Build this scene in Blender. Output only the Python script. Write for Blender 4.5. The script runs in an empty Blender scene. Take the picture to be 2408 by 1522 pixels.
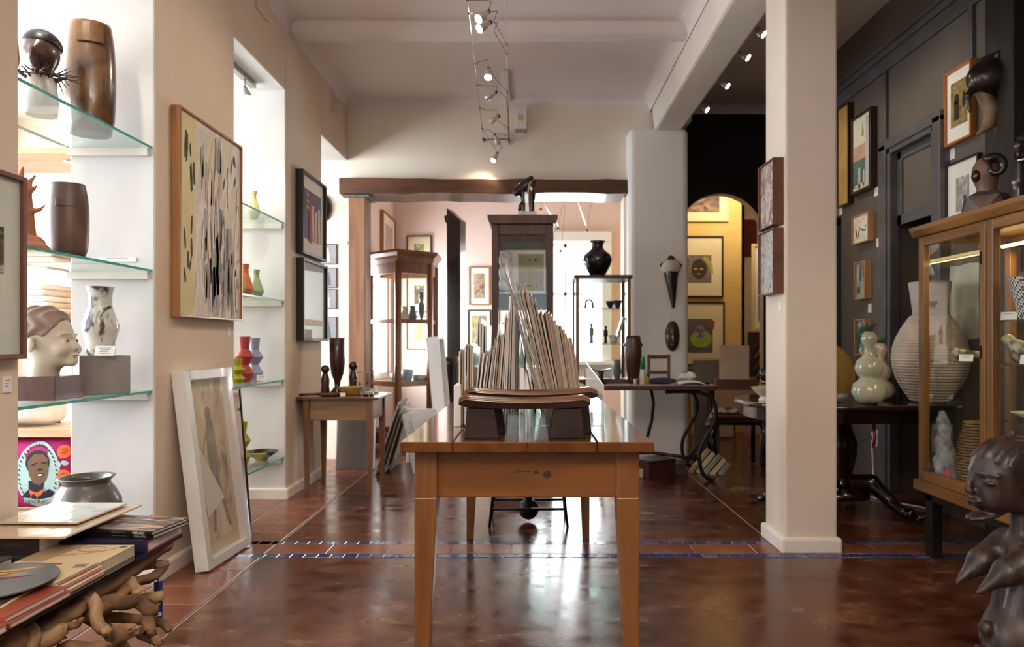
import bpy, bmesh, math, random
import numpy as np
from mathutils import Vector, Matrix, Euler, noise as mnoise
random.seed(7)
PI = math.pi
F, CX, CY, CH = 1605.0, 1245.0, 805.0, 1.05      # focal length in pixels, vanishing point, camera height
SC = bpy.context.scene
COL = SC.collection

# ------------------------------------------------------------------ camera, sky, big lights, exposure
cam = bpy.data.cameras.new('camera'); cam_o = bpy.data.objects.new('camera', cam); COL.objects.link(cam_o)
cam_o.location = (0, 0, CH); cam_o.rotation_euler = (PI/2, 0, 0)
cam.sensor_width = 36; cam.lens = F/2408*36
cam.shift_x = (1204-CX)/2408; cam.shift_y = (CY-761)/2408
cam.clip_start = 0.05
cam.dof.use_dof = True; cam.dof.focus_distance = 2.15; cam.dof.aperture_fstop = 4.0
SC.camera = cam_o
SC.view_settings.view_transform = 'Standard'; SC.view_settings.look = 'None'
SC.view_settings.gamma = 1; SC.view_settings.exposure = 0.55
SC.view_settings.use_curve_mapping = False
SC.cycles.transparent_max_bounces = 24
SC.cycles.max_bounces = 10
SC.cycles.sample_clamp_indirect = 6
SC.cycles.caustics_reflective = False; SC.cycles.caustics_refractive = False

world = bpy.data.worlds.new('world'); SC.world = world; world.use_nodes = True
bg = world.node_tree.nodes['Background']; bg.inputs[0].default_value = (.90, .95, 1, 1); bg.inputs[1].default_value = 2.2

def area(name, loc, rot, sx, sy, power, col):
    l = bpy.data.lights.new(name, 'AREA'); l.shape = 'RECTANGLE'; l.size = sx; l.size_y = sy; l.energy = power; l.color = col
    o = bpy.data.objects.new(name, l); COL.objects.link(o); o.location = loc; o.rotation_euler = rot
    return o
# daylight entering the windows of the place: side room (left) and back room; plus two added fill lights
area('daylight_side_window', (-4.9, 3.6, 1.75), (0, -PI/2, 0), 2.0, 4.2, 335, (.88, .94, 1))
area('added_side_fill_near', (-4.9, -.6, 1.75), (0, -PI/2, 0), 2.0, 3.2, 40, (.88, .94, 1))  # added cool light from the unseen near left, for the pillar side
pb = area('added_ceiling_fill', (0, -2.85, 1.85), (PI/2+1.1, 0, 0), 1.5, 1.1, 250, (1, .92, .82)); pb.data.spread = math.radians(105)  # added upward fill behind the camera, brightens the ceiling
area('daylight_back_window', (.45, 8.42, 1.6), (-PI/2, 0, 0), .9, 1.4, 45, (.93, .97, 1))
area('daylight_back_side_window', (-1.95, 7.3, 1.3), (0, -PI/2, 0), 1.1, 1.2, 75, (.93, .97, 1))

# ------------------------------------------------------------------ colours and materials
def lin(h):
    h = h.lstrip('#'); v = [int(h[i:i+2], 16)/255 for i in (0, 2, 4)]
    return tuple((c/12.92 if c <= .04045 else ((c+.055)/1.055)**2.4) for c in v) + (1,)
MATS = {}
def nt(name):
    m = bpy.data.materials.new(name); m.use_nodes = True
    t = m.node_tree; b = t.nodes['Principled BSDF']
    return m, t, b
def L(t, a, b): t.links.new(a, b)
def pm(name, c1, c2=None, scale=6, st=(1, 1, 1), rough=.55, bump=0, metal=0, coat=0, detail=4, dist=0, lo=.35, hi=.65, rvar=0, bscale=None, spec=None):
    """painted / wooden / stone surface: two colours mixed by stretched noise, with optional relief"""
    if name in MATS: return MATS[name]
    m, t, b = nt(name)
    b.inputs['Roughness'].default_value = rough; b.inputs['Metallic'].default_value = metal
    if coat: b.inputs['Coat Weight'].default_value = coat; b.inputs['Coat Roughness'].default_value = .08
    if spec is not None: b.inputs['Specular IOR Level'].default_value = spec
    if c2 is None and not bump:
        b.inputs['Base Color'].default_value = lin(c1)
    else:
        tc = t.nodes.new('ShaderNodeTexCoord'); mp = t.nodes.new('ShaderNodeMapping'); mp.inputs['Scale'].default_value = st
        L(t, tc.outputs['Object'], mp.inputs[0])
        n = t.nodes.new('ShaderNodeTexNoise'); n.inputs['Scale'].default_value = scale; n.inputs['Detail'].default_value = detail
        n.inputs['Distortion'].default_value = dist
        L(t, mp.outputs[0], n.inputs['Vector'])
        r = t.nodes.new('ShaderNodeValToRGB'); r.color_ramp.elements[0].position = lo; r.color_ramp.elements[1].position = hi
        r.color_ramp.elements[0].color = lin(c1); r.color_ramp.elements[1].color = lin(c2 or c1)
        L(t, n.outputs['Fac'], r.inputs[0]); L(t, r.outputs[0], b.inputs['Base Color'])
        if rvar:
            mr = t.nodes.new('ShaderNodeMapRange'); mr.inputs['From Min'].default_value = .3; mr.inputs['From Max'].default_value = .7
            mr.inputs['To Min'].default_value = max(.02, rough-rvar); mr.inputs['To Max'].default_value = rough+rvar
            L(t, n.outputs['Fac'], mr.inputs[0]); L(t, mr.outputs[0], b.inputs['Roughness'])
        if bump:
            src = n
            if bscale:
                src = t.nodes.new('ShaderNodeTexNoise'); src.inputs['Scale'].default_value = bscale; src.inputs['Detail'].default_value = 5
                L(t, mp.outputs[0], src.inputs['Vector'])
            bp = t.nodes.new('ShaderNodeBump'); bp.inputs['Strength'].default_value = bump; bp.inputs['Distance'].default_value = .01
            L(t, src.outputs['Fac'], bp.inputs['Height']); L(t, bp.outputs[0], b.inputs['Normal'])
    MATS[name] = m
    return m
def wood(name, c1, c2, axis='X', scale=14, rough=.35, coat=.2, bump=.06):
    st = {'X': (.12, 1, 1), 'Y': (1, .12, 1), 'Z': (1, 1, .12)}[axis]
    return pm(name, c1, c2, scale=scale, st=st, rough=rough, coat=coat, bump=bump, detail=6, dist=1.2, lo=.3, hi=.7)
def glass(name, tint='#f4fbfa', refl=.8, rough=.01, base=.0, body=0):
    """pane: see-through with a fresnel mirror reflection; body = share of white haze"""
    if name in MATS: return MATS[name]
    m = bpy.data.materials.new(name); m.use_nodes = True; t = m.node_tree; t.nodes.clear()
    out = t.nodes.new('ShaderNodeOutputMaterial'); tr = t.nodes.new('ShaderNodeBsdfTransparent'); tr.inputs[0].default_value = lin(tint)
    gl = t.nodes.new('ShaderNodeBsdfGlossy'); gl.inputs['Roughness'].default_value = rough; gl.inputs[0].default_value = (refl, refl, refl, 1)
    fr = t.nodes.new('ShaderNodeFresnel'); fr.inputs[0].default_value = 1.45
    ge = t.nodes.new('ShaderNodeNewGeometry'); iv = t.nodes.new('ShaderNodeMath'); iv.operation = 'SUBTRACT'; iv.inputs[0].default_value = 1
    L(t, ge.outputs['Backfacing'], iv.inputs[1])                       # the thin pane mirrors at its outer face only
    a0 = t.nodes.new('ShaderNodeMath'); a0.operation = 'ADD'; a0.inputs[1].default_value = base; a0.use_clamp = True
    L(t, fr.outputs[0], a0.inputs[0])
    a = t.nodes.new('ShaderNodeMath'); a.operation = 'MULTIPLY'; L(t, a0.outputs[0], a.inputs[0]); L(t, iv.outputs[0], a.inputs[1])
    mx = t.nodes.new('ShaderNodeMixShader'); L(t, a.outputs[0], mx.inputs[0]); L(t, tr.outputs[0], mx.inputs[1]); L(t, gl.outputs[0], mx.inputs[2])
    last = mx
    if body:
        df = t.nodes.new('ShaderNodeBsdfDiffuse'); df.inputs[0].default_value = (.9, .9, .9, 1)
        m2 = t.nodes.new('ShaderNodeMixShader'); m2.inputs[0].default_value = body
        L(t, mx.outputs[0], m2.inputs[1]); L(t, df.outputs[0], m2.inputs[2]); last = m2
    L(t, last.outputs[0], out.inputs[0]); MATS[name] = m
    return m
def emit(name, col, s):
    if name in MATS: return MATS[name]
    m, t, b = nt(name); b.inputs['Base Color'].default_value = lin(col); b.inputs['Emission Color'].default_value = lin(col); b.inputs['Emission Strength'].default_value = s
    MATS[name] = m; return m
def art(name, cols, scale=4, st=(1, 1, 1), kind='noise', dist=1.0, rough=.6, const=False, off=(0, 0, 0), detail=3):
    """flat print or painting: a colour ramp over noise / voronoi / wave in the picture's own box"""
    if name in MATS: return MATS[name]
    m, t, b = nt(name); b.inputs['Roughness'].default_value = rough
    tc = t.nodes.new('ShaderNodeTexCoord'); mp = t.nodes.new('ShaderNodeMapping'); mp.inputs['Scale'].default_value = st; mp.inputs['Location'].default_value = off
    L(t, tc.outputs['Generated'], mp.inputs[0])
    if kind == 'voronoi':
        n = t.nodes.new('ShaderNodeTexVoronoi'); n.inputs['Scale'].default_value = scale; o = n.outputs['Color']
    elif kind == 'wave':
        n = t.nodes.new('ShaderNodeTexWave'); n.inputs['Scale'].default_value = scale; n.inputs['Distortion'].default_value = dist*4; n.inputs['Detail'].default_value = detail; o = n.outputs['Fac']
    elif kind == 'check':
        n = t.nodes.new('ShaderNodeTexChecker'); n.inputs['Scale'].default_value = scale; o = n.outputs['Fac']
    elif kind == 'grad':
        n = t.nodes.new('ShaderNodeSeparateXYZ'); L(t, mp.outputs[0], n.inputs[0]); o = n.outputs['Z']
    else:
        n = t.nodes.new('ShaderNodeTexNoise'); n.inputs['Scale'].default_value = scale; n.inputs['Distortion'].default_value = dist; n.inputs['Detail'].default_value = detail; o = n.outputs['Fac']
    if kind != 'grad': L(t, mp.outputs[0], n.inputs['Vector'])
    r = t.nodes.new('ShaderNodeValToRGB'); e = r.color_ramp.elements
    lo, hi = (.3, .7) if kind == 'noise' else (0, 1)
    while len(e) < len(cols): e.new(.5)
    for i, c in enumerate(cols):
        e[i].position = lo+(hi-lo)*i/max(1, len(cols)-(0 if const else 1)); e[i].color = lin(c)
    if const: r.color_ramp.interpolation = 'CONSTANT'
    L(t, o, r.inputs[0]); L(t, r.outputs[0], b.inputs['Base Color']); MATS[name] = m
    return m

# ------------------------------------------------------------------ geometry helpers
def P(px, py, Y):
    return Vector(((px-CX)*Y/F, Y, CH-(py-CY)*Y/F))
def Xat(px, Y): return (px-CX)*Y/F
def Zat(py, Y): return CH-(py-CY)*Y/F
class MB:
    def __init__(s): s.bm = bmesh.new()
    def box(s, x0, x1, y0, y1, z0, z1, M=None):
        v = [s.bm.verts.new((M @ Vector(p)) if M else p) for p in
             ((x0, y0, z0), (x1, y0, z0), (x1, y1, z0), (x0, y1, z0), (x0, y0, z1), (x1, y0, z1), (x1, y1, z1), (x0, y1, z1))]
        for f in ((3, 2, 1, 0), (4, 5, 6, 7), (0, 1, 5, 4), (1, 2, 6, 5), (2, 3, 7, 6), (3, 0, 4, 7)): s.bm.faces.new([v[i] for i in f])
        return s
    def hexa(s, lower, upper):
        """8-corner block from two quads"""
        v = [s.bm.verts.new(p) for p in list(lower)+list(upper)]
        for f in ((3, 2, 1, 0), (4, 5, 6, 7), (0, 1, 5, 4), (1, 2, 6, 5), (2, 3, 7, 6), (3, 0, 4, 7)): s.bm.faces.new([v[i] for i in f])
        return s
    def tube(s, pts, r, n=8, smooth=True, cap=True):
        pts = [Vector(p) for p in pts]; k = len(pts)
        if not isinstance(r, (list, tuple)): r = [r]*k
        rings = []; up = None
        for i, p in enumerate(pts):
            d = (pts[min(i+1, k-1)]-pts[max(i-1, 0)])
            if d.length < 1e-9: d = Vector((0, 0, 1))
            d.normalize()
            if up is None:
                up = Vector((0, 0, 1)) if abs(d.z) < .9 else Vector((1, 0, 0))
            a = d.cross(up)
            if a.length < 1e-4: a = d.cross(Vector((.3, 1, .2)))
            a.normalize(); b = a.cross(d).normalized(); up = b
            rings.append([s.bm.verts.new(p+(a*math.cos(2*PI*j/n)+b*math.sin(2*PI*j/n))*r[i]) for j in range(n)])
        for i in range(k-1):
            for j in range(n):
                f = s.bm.faces.new((rings[i][j], rings[i][(j+1) % n], rings[i+1][(j+1) % n], rings[i+1][j])); f.smooth = smooth
        if cap:
            s.bm.faces.new(rings[0][::-1]); s.bm.faces.new(rings[-1])
        return s
    def cyl(s, p0, p1, r0, r1=None, n=12): return s.tube([p0, p1], [r0, r0 if r1 is None else r1], n)
    def lathe(s, prof, n=32, c=(0, 0, 0), smooth=True, sx=1, sy=1, M=None, close=True):
        rings = []; c = Vector(c)
        for r, z in prof:
            ring = []
            for j in range(n):
                p = Vector((r*sx*math.cos(2*PI*j/n), r*sy*math.sin(2*PI*j/n), z))+c
                ring.append(s.bm.verts.new(M @ p if M else p))
            rings.append(ring)
        for i in range(len(rings)-1):
            for j in range(n):
                f = s.bm.faces.new((rings[i][j], rings[i][(j+1) % n], rings[i+1][(j+1) % n], rings[i+1][j])); f.smooth = smooth
        if close:
            if prof[0][0] > 1e-4: s.bm.faces.new(rings[0][::-1])
            if prof[-1][0] > 1e-4: s.bm.faces.new(rings[-1])
        return s
    def sph(s, c, r, n=14, M=None):
        if not isinstance(r, (list, tuple)): r = (r, r, r)
        T = Matrix.Translation(c) @ (M or Matrix()) @ Matrix.Diagonal((r[0], r[1], r[2], 1))
        g = bmesh.ops.create_uvsphere(s.bm, u_segments=n, v_segments=max(6, n*2//3), radius=1, matrix=T)
        for v in g['verts']:
            for f in v.link_faces: f.smooth = True
        return s
    def prism(s, poly, d0, d1, axis='Y', M=None):
        """polygon (a, b) swept along an axis: Y -> (a, d, b), X -> (d, a, b), Z -> (a, b, d)"""
        def pt(a, b, d):
            p = {'Y': (a, d, b), 'X': (d, a, b), 'Z': (a, b, d)}[axis]
            return M @ Vector(p) if M else p
        lo = [s.bm.verts.new(pt(a, b, d0)) for a, b in poly]; hi = [s.bm.verts.new(pt(a, b, d1)) for a, b in poly]
        n = len(poly)
        s.bm.faces.new(lo); s.bm.faces.new(hi[::-1])
        for i in range(n): s.bm.faces.new((lo[(i+1) % n], lo[i], hi[i], hi[(i+1) % n]))
        return s
    def raw(s, verts, faces, smooth=True):
        v = [s.bm.verts.new(p) for p in verts]
        for f in faces:
            try: q = s.bm.faces.new([v[i] for i in f]); q.smooth = smooth
            except ValueError: pass
        return s
    def build(s, name, mat, parent=None, bevel=0, seg=2, props=None, ang=40):
        bmesh.ops.recalc_face_normals(s.bm, faces=s.bm.faces[:])
        if bevel:
            ed = [e for e in s.bm.edges if len(e.link_faces) == 2 and e.calc_face_angle(0) > math.radians(ang)]
            bmesh.ops.bevel(s.bm, geom=ed, offset=bevel, segments=seg, affect='EDGES', profile=.5, clamp_overlap=True)
        me = bpy.data.meshes.new(name); s.bm.to_mesh(me); s.bm.free()
        o = bpy.data.objects.new(name, me); COL.objects.link(o)
        if mat: me.materials.append(mat)
        if parent: o.parent = parent
        if props:
            for k, v in props.items(): o[k] = v
        return o
def box(x0, x1, y0, y1, z0, z1, M=None): return MB().box(x0, x1, y0, y1, z0, z1, M)
def thing(name, label, cat, loc=(0, 0, 0), rz=0, group=None, rot=None):
    o = bpy.data.objects.new(name, None); COL.objects.link(o); o.empty_display_size = .05
    o.location = loc; o.rotation_euler = rot or (0, 0, rz); o['label'] = label; o['category'] = cat
    if group: o['group'] = group
    return o
def tag(o, label, cat, group=None, loc=None, rz=None, rot=None):
    o['label'] = label; o['category'] = cat
    if group: o['group'] = group
    if loc is not None: o.location = loc
    if rz is not None: o.rotation_euler = (0, 0, rz)
    if rot is not None: o.rotation_euler = rot
    return o
def struct(name, mb, mat, parent=None, bevel=0, seg=2, label=None):
    o = mb.build(name, mat, parent, bevel, seg)
    if not parent: o['kind'] = 'structure'
    if label: o['label'] = label
    return o
def dup(root, loc, rz=None, label=None, rot=None):
    r = root.copy(); COL.objects.link(r); r.location = loc
    if rz is not None: r.rotation_euler = (0, 0, rz)
    if rot is not None: r.rotation_euler = rot
    if label: r['label'] = label
    for ch in list(root.children):
        c = ch.copy(); COL.objects.link(c); c.parent = r
        for g in list(ch.children):
            d = g.copy(); COL.objects.link(d); d.parent = c
    return r
def text(body, size, mat, parent, loc, rot, name='lettering', ext=.0004, align='CENTER', sx=1):
    c = bpy.data.curves.new(name, 'FONT'); c.body = body; c.size = size; c.extrude = ext; c.align_x = align; c.align_y = 'CENTER'
    c.resolution_u = 2
    f = bpy.data.objects.new('text_curve', c); COL.objects.link(f)
    me = bpy.data.meshes.new_from_object(f.evaluated_get(bpy.context.evaluated_depsgraph_get())); me.name = name
    bpy.data.objects.remove(f); bpy.data.curves.remove(c)
    o = bpy.data.objects.new(name, me); COL.objects.link(o); me.materials.clear(); me.materials.append(mat)
    o.parent = parent; o.location = loc; o.rotation_euler = rot; o.scale = (sx, 1, 1); o['kind'] = 'stuff'
    return o
ORD = 'first second third fourth fifth sixth seventh eighth ninth tenth eleventh twelfth thirteenth fourteenth fifteenth sixteenth seventeenth eighteenth nineteenth twentieth twenty-first twenty-second twenty-third'.split()

# ------------------------------------------------------------------ carved forms: signed distance -> surface nets
def rotp(p, c, e):
    R = np.array(Euler(e).to_matrix().transposed()); return (p-np.array(c)) @ R.T
def ell(p, c, r, e=None):
    q = rotp(p, c, e) if e else p-np.array(c)
    r = np.array(r, float); k0 = np.sqrt(((q/r)**2).sum(-1)); k1 = np.sqrt(((q/(r*r))**2).sum(-1))+1e-9
    return k0*(k0-1)/k1
def cap(p, a, b, ra, rb=None):
    rb = ra if rb is None else rb
    a = np.array(a, float); b = np.array(b, float); ba = b-a; h = np.clip(((p-a) @ ba)/(ba @ ba), 0, 1)
    return np.linalg.norm(p-a-h[..., None]*ba, axis=-1)-(ra+(rb-ra)*h)
def bx(p, c, h, r=.005, e=None):
    q = np.abs(rotp(p, c, e) if e else p-np.array(c))-(np.array(h)-r)
    return np.linalg.norm(np.maximum(q, 0), axis=-1)+np.minimum(q.max(-1), 0)-r
def smin(a, b, k=.02):
    h = np.clip(.5+.5*(b-a)/k, 0, 1); return b*(1-h)+a*h-k*h*(1-h)
def smax(a, b, k=.02): return -smin(-a, -b, k)
def U(k, *ds):
    d = ds[0]
    for x in ds[1:]: d = smin(d, x, k)
    return d
def carve(fn, lo, hi, res):
    """mesh of fn < 0 inside the box lo..hi, cells of size res"""
    lo = np.array(lo, float); hi = np.array(hi, float); n = np.maximum(4, np.ceil((hi-lo)/res).astype(int))+1
    ax = [np.linspace(lo[i], hi[i], n[i]) for i in range(3)]
    g = np.stack(np.meshgrid(*ax, indexing='ij'), -1); d = fn(g)
    d[0], d[-1] = np.maximum(d[0], 1e-3), np.maximum(d[-1], 1e-3)
    d[:, 0], d[:, -1] = np.maximum(d[:, 0], 1e-3), np.maximum(d[:, -1], 1e-3)
    d[:, :, 0], d[:, :, -1] = np.maximum(d[:, :, 0], 1e-3), np.maximum(d[:, :, -1], 1e-3)
    ins = d < 0; m = tuple(n-1)
    cnt = np.zeros(m); pos = np.zeros(m+(3,)); st = (hi-lo)/(n-1)
    cor = [(a, b, c) for a in (0, 1) for b in (0, 1) for c in (0, 1)]
    sl = lambda o: tuple(slice(o[i], o[i]+m[i]) for i in range(3))
    for i, a in enumerate(cor):
        for b in cor[i+1:]:
            if sum(abs(a[k]-b[k]) for k in range(3)) != 1: continue
            da, db = d[sl(a)], d[sl(b)]; x = (da < 0) != (db < 0)
            tt = np.where(x, da/np.where(x, da-db, 1), 0)
            q = np.array(a)[None]+tt[..., None]*(np.array(b)-np.array(a))
            pos += np.where(x[..., None], q, 0); cnt += x
    act = cnt > 0; idx = -np.ones(m, int); idx[act] = np.arange(act.sum())
    cell = np.stack(np.nonzero(act), -1); V = lo+(cell+pos[act]/cnt[act][:, None])*st
    faces = []
    for k in range(3):
        o = [0, 0, 0]; o[k] = 1; u, w = (k+1) % 3, (k+2) % 3
        s0 = [slice(1, n[i]-1) for i in range(3)]; s0[k] = slice(0, n[k]-1); s1 = list(s0); s1[k] = slice(1, n[k])
        a, b = ins[tuple(s0)], ins[tuple(s1)]; e = np.stack(np.nonzero(a != b), -1)
        fl = a[a != b]; off = np.array([1, 1, 1]); off[k] = 0; e = e+off
        def at(du, dw):
            q = e.copy(); q[:, u] -= du; q[:, w] -= dw; return idx[q[:, 0], q[:, 1], q[:, 2]]
        Q = np.stack([at(1, 1), at(0, 1), at(0, 0), at(1, 0)], -1); Q[~fl] = Q[~fl][:, ::-1]; faces.append(Q)
    return V, np.concatenate(faces)
def sculpt(name, fn, lo, hi, res, mat, parent=None, relax=1):
    V, Q = carve(fn, lo, hi, res)
    for _ in range(relax):                                           # light smoothing of the net
        acc = np.zeros_like(V); c = np.zeros(len(V))
        for i in range(4):
            for j in (1, 3):
                np.add.at(acc, Q[:, i], V[Q[:, (i+j) % 4]]); np.add.at(c, Q[:, i], 1)
        V = V*.5+.5*acc/np.maximum(c, 1)[:, None]
    me = bpy.data.meshes.new(name); me.from_pydata(V.tolist(), [], Q.tolist()); me.shade_smooth(); me.update()
    o = bpy.data.objects.new(name, me); COL.objects.link(o); me.materials.append(mat)
    if parent: o.parent = parent
    return o
# ================================================================== THE SETTING
PLA = pm('plaster_white', '#e6ddd2', '#efe8de', scale=1.3, rough=.85, bump=.25, bscale=9, spec=.2)
PLW = pm('plaster_room_shaded', '#d9c4ad', '#e2d0bb', scale=1.3, rough=.85, bump=.25, bscale=9, spec=.2)
PLC = pm('ceiling_paint', '#e6dddb', '#ece4e1', scale=1.0, rough=.9, bump=.2, bscale=5, spec=.2)
PLB = pm('plaster_back_wall', '#e9decd', '#efe6d8', scale=1.0, rough=.85, bump=.2, bscale=7, spec=.2)
PINK = pm('pink_wall', '#e2c8c0', '#e8d1c9', scale=1.2, rough=.85, bump=.1, spec=.2)
DARK = pm('charcoal_wall', '#5a524b', '#645b53', scale=1.5, rough=.6, bump=.12, bscale=14)
BLACK = pm('near_black_wall', '#1d1411', '#241a16', scale=1.5, rough=.8)
TRIMD = pm('charcoal_trim', '#4c4a48', '#5e5d60', scale=5, rough=.4, bump=.1)
YEL = pm('mustard_wall', '#cda656', '#d7b46a', scale=1.2, rough=.85, bump=.1)
LINT = wood('lintel_wood', '#3f2210', '#6f4522', 'X', 10, .5, .1, .25)
POST = wood('post_wood', '#70472e', '#9c7252', 'Z', 9, .55, .05, .2)
TERR = pm('terracotta', '#7d4833', '#8f563e', scale=4, rough=.25, bump=.015, rvar=.05)
TERR2 = pm('terracotta_dark', '#703f2c', '#834c37', scale=4, rough=.25, bump=.015, rvar=.05)
BLUE = [pm('mosaic_blue_%d' % i, c, d, scale=12, rough=.14) for i, (c, d) in enumerate((('#1d2a55', '#26366a'), ('#2a3560', '#39457a'), ('#3a4a70', '#5c6c90')))]

# polished concrete: mottled dark red brown with scratches and an uneven sheen
def concrete():
    m, t, b = nt('polished_concrete')
    tc = t.nodes.new('ShaderNodeTexCoord')
    def nz(scale, st, detail, dist=0):
        mp = t.nodes.new('ShaderNodeMapping'); mp.inputs['Scale'].default_value = st; L(t, tc.outputs['Object'], mp.inputs[0])
        n = t.nodes.new('ShaderNodeTexNoise'); n.inputs['Scale'].default_value = scale; n.inputs['Detail'].default_value = detail; n.inputs['Distortion'].default_value = dist
        L(t, mp.outputs[0], n.inputs['Vector']); return n
    a = nz(1.3, (1, 1.2, 1), 8, .25); c = nz(6.0, (1, 1.7, 1), 12, .5); d = nz(24, (1, 1, 1), 5)
    r = t.nodes.new('ShaderNodeValToRGB'); e = r.color_ramp.elements
    e[0].position = .38; e[0].color = lin('#381812'); e[1].position = .64; e[1].color = lin('#7a5138')
    q = e.new(.48); q.color = lin('#552d20'); q = e.new(.55); q.color = lin('#5f3826')
    mx = t.nodes.new('ShaderNodeMath'); mx.operation = 'MULTIPLY_ADD'; mx.inputs[1].default_value = .45
    L(t, c.outputs['Fac'], mx.inputs[0])
    ms = t.nodes.new('ShaderNodeMath'); ms.operation = 'MULTIPLY'; ms.inputs[1].default_value = .55; L(t, a.outputs['Fac'], ms.inputs[0]); L(t, ms.outputs[0], mx.inputs[2])
    L(t, mx.outputs[0], r.inputs[0]); L(t, r.outputs[0], b.inputs['Base Color'])
    mr = t.nodes.new('ShaderNodeMapRange'); mr.inputs['From Min'].default_value = .3; mr.inputs['From Max'].default_value = .7; mr.inputs['To Min'].default_value = .14; mr.inputs['To Max'].default_value = .30
    L(t, c.outputs['Fac'], mr.inputs[0]); L(t, mr.outputs[0], b.inputs['Roughness'])
    bp = t.nodes.new('ShaderNodeBump'); bp.inputs['Strength'].default_value = .018; bp.inputs['Distance'].default_value = .01
    L(t, c.outputs['Fac'], bp.inputs['Height'])
    b2 = t.nodes.new('ShaderNodeBump'); b2.inputs['Strength'].default_value = .035; b2.inputs['Distance'].default_value = .004
    L(t, d.outputs['Fac'], b2.inputs['Height']); L(t, bp.outputs[0], b2.inputs['Normal']); L(t, b2.outputs[0], b.inputs['Normal'])
    b.inputs['Specular IOR Level'].default_value = .6
    return m
CONC = concrete()
XL, XR, YB, ZC = -1.63, 2.55, 6.12, 3.22
floor = struct('floor', box(-4.8, 4.2, -3.0, 9.4, -.12, 0), CONC)
# terracotta border along the left wall (0.2 x 0.3 m tiles) and the strip that crosses the room between two rows of blue mosaic
def tiles(mat, w, d, spots, name='tile', th=.004):
    o0 = MB().box(-w/2, w/2, -d/2, d/2, -th, .0025).build(name, mat[0], floor, bevel=.0015, seg=1)
    first = True
    for k, (x, y) in enumerate(spots):
        if first: o = o0; first = False
        else:
            o = o0.copy(); COL.objects.link(o)
        o.location = (x, y, 0)
        mm = mat[random.randrange(len(mat))]
        if mm is not mat[0]: o.material_slots[0].link = 'OBJECT'; o.material_slots[0].material = mm
border = []
for j in range(26):
    y = 1.03+.2*j
    for i, x in enumerate((-1.46, -1.765, -2.07)):
        if 3.30 < y < 3.62 and i == 0: continue
        inside = (2.2 < y < 2.95) or (3.8 < y < 4.54) or (5.38 < y < 6.05)
        if i == 0 or inside: border.append((x, y))
tiles([TERR, TERR2], .294, .194, border)
box(-2.23, -1.309, 1.0, 6.1, -.004, .0008).build('grout', pm('tile_grout', '#8d7365', '#9c8374', 9, rough=.8), floor)
tiles([TERR2, TERR], .298, .155, [(-1.465+.305*i, 3.4575) for i in range(13)])
tiles(BLUE, .061, .052, [(-1.59+.065*i, 3.350) for i in range(63)])
tiles(BLUE, .061, .050, [(-1.575+.065*i, 3.5635) for i in range(63)])
GROUT = pm('pale_grout', '#9a8678', rough=.7)
box(-1.303, -1.297, 1.0, 6.1, -.004, .0012).build('border_joint', GROUT, floor)
box(1.262, 1.268, 3.62, 5.86, -.004, .0012).build('saw_joint', GROUT, floor)
box(.5, 2.5, 5.866, 5.874, -.004, .0012).build('saw_joint', GROUT, floor)
PATCH = pm('worn_patch', '#8b7468', '#5d4034', scale=9, rough=.25)
def patch(x, y, a, b, seed):
    rnd = random.Random(seed); n = 26
    pl = [(x+a*math.cos(2*PI*i/n)*(.7+.5*rnd.random()), y+b*math.sin(2*PI*i/n)*(.7+.5*rnd.random())) for i in range(n)]
    MB().prism(pl, -.003, .0008, 'Z').build('worn_patch', PATCH, floor)
patch(1.56, 4.85, .16, .10, 3); patch(.72, 4.19, .06, .03, 4); patch(.84, 4.12, .09, .012, 5); patch(-.45, 4.1, .10, .012, 6)

# left wall with its three openings, plus an unseen one added to let daylight in
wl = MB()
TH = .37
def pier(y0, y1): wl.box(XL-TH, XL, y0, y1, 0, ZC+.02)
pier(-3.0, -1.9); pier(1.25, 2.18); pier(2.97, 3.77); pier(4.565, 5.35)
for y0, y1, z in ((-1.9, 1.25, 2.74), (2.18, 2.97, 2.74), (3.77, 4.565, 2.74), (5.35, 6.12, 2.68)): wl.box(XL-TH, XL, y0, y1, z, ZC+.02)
wlo = struct('wall_left', wl, pm('plaster_reveal_lit', '#d6d4d0', '#dedcd9', scale=1.3, rough=.85, bump=.25, bscale=9, spec=.2), bevel=.008)
wlo.data.materials.append(PLW)                                        # light put into the colour: room side darker and warmer, reveals whiter
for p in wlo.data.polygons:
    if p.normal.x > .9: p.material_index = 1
# skirting (plastered plinths)
bs = MB()
for y0, y1 in ((-2.9, -1.88), (1.23, 2.2), (2.95, 3.79), (4.545, 5.37)): bs.box(XL-TH-.02, XL+.022, y0, y1, -.005, .075)
struct('baseboard_left', bs, PLA, bevel=.012)
# ceilings, beams
cl = MB().box(-2.02, 1.12, -3.0, YB+.02, ZC, ZC+.15).box(1.1, 2.75, -3.0, 7.1, 3.47, 3.6)
struct('ceiling', cl, PLC)
cb = MB()
cb.prism([(4.60, ZC+.01), (4.64, ZC-.07), (4.66, ZC-.085), (4.74, ZC-.085), (4.76, ZC-.07), (4.82, ZC+.01)], XL, 1.1, 'X')
struct('ceiling_rib', cb, PLC, bevel=.01)
cv = MB()   # coved angle where the ceiling meets the walls
def cove(a, b, u, w, r=.10):
    a, b, u, w = Vector(a), Vector(b), Vector(u), Vector(w); n = 5
    pr = [a+(u+w)*r-(u*math.cos(t)+w*math.sin(t))*r for t in [PI/2*i/n for i in range(n+1)]]
    for i in range(n):
        q = [pr[i], pr[i+1], pr[i+1]+b-a, pr[i]+b-a]
        f = cv.bm.faces.new([cv.bm.verts.new(p) for p in q]); f.smooth = True
cove((XL, -3, ZC), (XL, YB, ZC), (1, 0, 0), (0, 0, -1), .07); cove((XL, YB, ZC), (1.08, YB, ZC), (0, -1, 0), (0, 0, -1), .05)
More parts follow.
